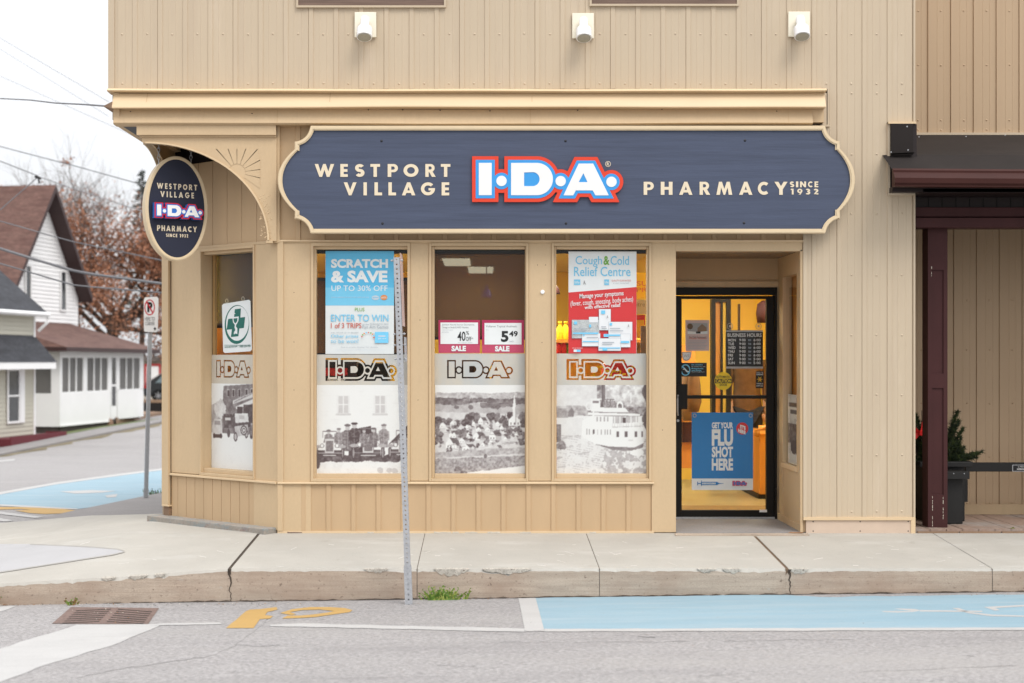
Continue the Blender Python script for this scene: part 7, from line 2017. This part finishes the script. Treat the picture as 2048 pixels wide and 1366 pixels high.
# ------------------------------------------------------------------ trees
def branchy(mb, p, d, L, r, lvl, rr, mat, tips, up=.12, split=(2,3), bend=.25):
    pts = [p]; rs = [r]; q_ = Vector(p); dd = Vector(d).normalized()
    n = 4
    for i in range(n):
        dd = (dd + Vector((rr.gauss(0,bend), rr.gauss(0,bend), rr.gauss(0,bend)+up))*.45).normalized(); q_ = q_ + dd*L/n
        pts.append(q_.copy()); rs.append(lerp(r, r*.55, (i+1)/n))
        if lvl <= 2: tips.append((q_.copy(), dd.copy()))
    mb.tube(pts, rs, mat, 5 if lvl < 3 else 8, cap=False)
    if lvl == 0: return
    for k in range(rr.randint(*split)+1):
        t = rr.uniform(.4, 1); i = min(n-1, int(t*n)); b0 = pts[i].lerp(pts[i+1], t*n-i) if t < 1 else pts[-1]
        nd = (dd*.7 + Vector((rr.gauss(0,.6), rr.gauss(0,.6), rr.gauss(.05,.45)))).normalized()
        branchy(mb, b0, nd, L*rr.uniform(.55,.8), rs[i+1]*.68, lvl-1, rr, mat, tips, up, split, bend)
def leaves(mb, tips, n, rr, mats, size, spread, droop=.6):
    for _ in range(n):
        t, d = rr.choice(tips); c = t + Vector((rr.gauss(0,spread), rr.gauss(0,spread), rr.gauss(-.05,spread)))
        a = Vector((rr.gauss(0,1), rr.gauss(0,1), rr.gauss(-droop,.7))).normalized()*size*rr.uniform(.6,1.3); b = a.cross(Vector((rr.gauss(0,1),rr.gauss(0,1),rr.gauss(0,1)))).normalized()*size*rr.uniform(.3,.55)
        mb.add([c, c+a*.5+b, c+a, c+a*.5-b], [(0,1,2,3)], rr.choice(mats))
rr = random.Random(12)
OK_ = empty('oak_tree', tuple(gp(222,760,78)), 'big oak holding russet dead leaves, behind the white house', 'tree')
tb = MB(); tips = []
base = gp(222,770,78)
tb.tube([base, base+Vector((.1,0,2.2)), base+Vector((.0,.1,3.6))], [.36,.30,.26], M['bark'], 10)
for ang, el, L in ((20,.45,3.6),(75,.6,3.4),(150,.35,3.4),(215,.5,3.6),(290,.4,3.4),(330,.3,4.2),(0,1.6,3.6),(180,1.5,3.4),(350,.15,3.6),(190,.12,3.2)):
    branchy(tb, base+Vector((0,.05,rr.uniform(2.0,3.5))), Vector((math.cos(R(ang)), math.sin(R(ang))*.7, el)), L, .15, 3, rr, M['bark'], tips)
tb.build('trunk', OK_)
lf = MB(); good = [t for t in tips if Z(360,78) > t[0].z > Z(705,78)]
leaves(lf, good, 29000, rr, [M['oakleaf'], M['oakleaf'], M['oakleaf2']], .135, .34)
for _ in range(40): pass
top = [(gp(138,322,76)+Vector((rr.gauss(0,.14),0,rr.gauss(0,.14))), Vector((0,0,1))) for _ in range(8)]
leaves(lf, top, 46, rr, [M['oakleaf'], M['oakleaf2']], .14, .10)
lf.build('crown', OK_)
# bare tree behind it
BT = empty('bare_tree', tuple(gp(140,770,88)), 'tall bare tree with thin grey twigs rising above the gabled roof', 'tree')
tb = MB(); tips = []; base = gp(150,770,88)
tb.tube([base, base+Vector((0,0,7))], [.34,.26], M['twiggrey'], 8)
for ang, el in ((10,1.2),(60,1.6),(120,1.3),(170,1.0),(200,1.6),(250,1.9),(300,1.3),(340,1.0),(90,2.6),(0,.7)):
    branchy(tb, base+Vector((0,0,rr.uniform(4.5,7))), Vector((math.cos(R(ang)), math.sin(R(ang)), el)), 3.9, .085, 3, rr, M['twiggrey'], tips, .2, (3,4), .18)
tb.build('trunk', BT)
lf = MB(); leaves(lf, [t for t in tips if t[0].z < Z(380,88)], 1200, rr, [M['oakleaf'], M['oakleaf2']], .13, .2); lf.build('crown', BT)
# spruce tip
SP = empty('spruce_tree', tuple(gp(284,770,98)), 'dark spruce whose pointed top shows beside the oval sign', 'tree')
tb = MB(); base = gp(284,770,98); H = gp(284,338,98).z-base.z
tb.tube([base, base+Vector((0,0,H))], [.22,.02], M['bark'], 6); tb.build('trunk', SP)
lf = MB()
for i in range(60):
    t = i/60; z = H*(.30+.70*t); rad = 1.9*(1-t)**1.0+.06
    for k in range(6):
        a = rr.uniform(0,6.28); tip = base+Vector((math.cos(a)*rad*rr.uniform(.7,1.1), math.sin(a)*rad, z-.25*rad)); root = base+Vector((0,0,z)); v = (tip-root)
        for j in range(6):
            c = root+v*rr.uniform(.2,1); s1 = Vector((rr.gauss(0,.12),rr.gauss(0,.12),rr.gauss(-.08,.08))); s2 = v.normalized()*rr.uniform(.1,.26)
            lf.add([c, c+s2*.5+s1*.6, c+s2, c+s2*.5-s1*.6], [(0,1,2,3)], M['spruce'])
lf.build('crown', SP)
# far scrub line closing the view under the oak
HG = MB(); rr2 = random.Random(3)
for _ in range(2600):
    x = rr2.uniform(-60, -8); y = 118+rr2.uniform(0,4); z = zs(120)+abs(rr2.gauss(0,1.0)); c = Vector((x,y,z)); a = Vector((rr2.gauss(0,.3),0,rr2.gauss(0,.3))); b = Vector((rr2.gauss(0,.3),.1,rr2.gauss(0,.3)))
    HG.add([c, c+a, c+a+b, c+b], [(0,1,2,3)], rr2.choice([M['twiggrey'], M['oakleaf2'], M['bark']]))
tag(HG.build('far_scrub'), 'far bare scrub closing the side street', 'scrub', kind='stuff')

# ------------------------------------------------------------------ overhead cables
def cable(pts, d0, d1, r, mat, label, sag=.0):
    n = 24; P_ = []
    xs_, ys_ = [p[0] for p in pts], [p[1] for p in pts]
    for i in range(n+1):
        px = lerp(xs_[0], xs_[-1], i/n); py = interp(px, xs_, ys_); d = lerp(d0, d1, i/n); py += sag*4*(i/n)*(1-i/n)
        P_.append(gp(px, py, d))
    b_ = MB(); b_.tube(P_, r, mat, 6); tag(b_.build('overhead_cable'), label, 'cable', 'overhead cables on the left')
cable([(-160,188),(0,197),(60,200),(110,206),(170,209),(222,213)], 26, 12.95, .009, M['cable'], 'dark service cable running to the corner of the cornice')
cable([(-160,-20),(0,76),(218,204)], 44, 40, .008, M['cable_pale'], 'topmost pale wire sloping to the cornice corner')
cable([(-160,15),(0,98),(216,232)], 46, 42, .007, M['cable_pale'], 'second pale wire just below the topmost one')
cable([(-160,80),(0,152),(300,286),(700,430)], 48, 44, .008, M['cable_pale'], 'pale wire passing just above the bare tree')
cable([(-160,243),(0,293),(150,332),(330,382),(760,448)], 36, 30, .012, M['cable'], 'thin grey cable crossing the bare twigs')
cable([(-160,282),(0,322),(76,352)], 37, 34, .012, M['cable'], 'short cable running down to a clamp above the brown roof')
cable([(-120,470),(0,420),(40,385),(76,354)], 34, 34, .012, M['cable'], 'cable dropping left from the clamp above the brown roof')
cable([(76,353),(200,395),(340,440),(760,514)], 34, 32, .011, M['cable_pale'], 'thin wire from the clamp towards the oval sign')
cable([(-160,400),(0,442),(140,482),(345,525),(760,573)], 31, 29, .012, M['cable'], 'thin grey wire crossing the white gable')
cable([(-160,448),(0,497),(80,522),(160,545),(345,570),(760,601)], 27, 26, .027, M['cable'], 'thick grey bundled cable crossing the white gable')
cable([(-160,482),(0,527),(150,571),(345,587),(760,606)], 27, 26, .015, M['cable'], 'thinner cable just below the thick bundled one')
b_ = MB(Matrix.Translation(gp(76,354,34))); b_.tube([(-.07,0,.01),(.07,0,-.03)], .028, M['black'], 8); b_.tube([(0,0,0),(.03,0,-.14)], .018, M['black'], 6); tag(b_.build('cable_clamp'), 'black cable clamp hanging above the brown roof ridge', 'clamp')
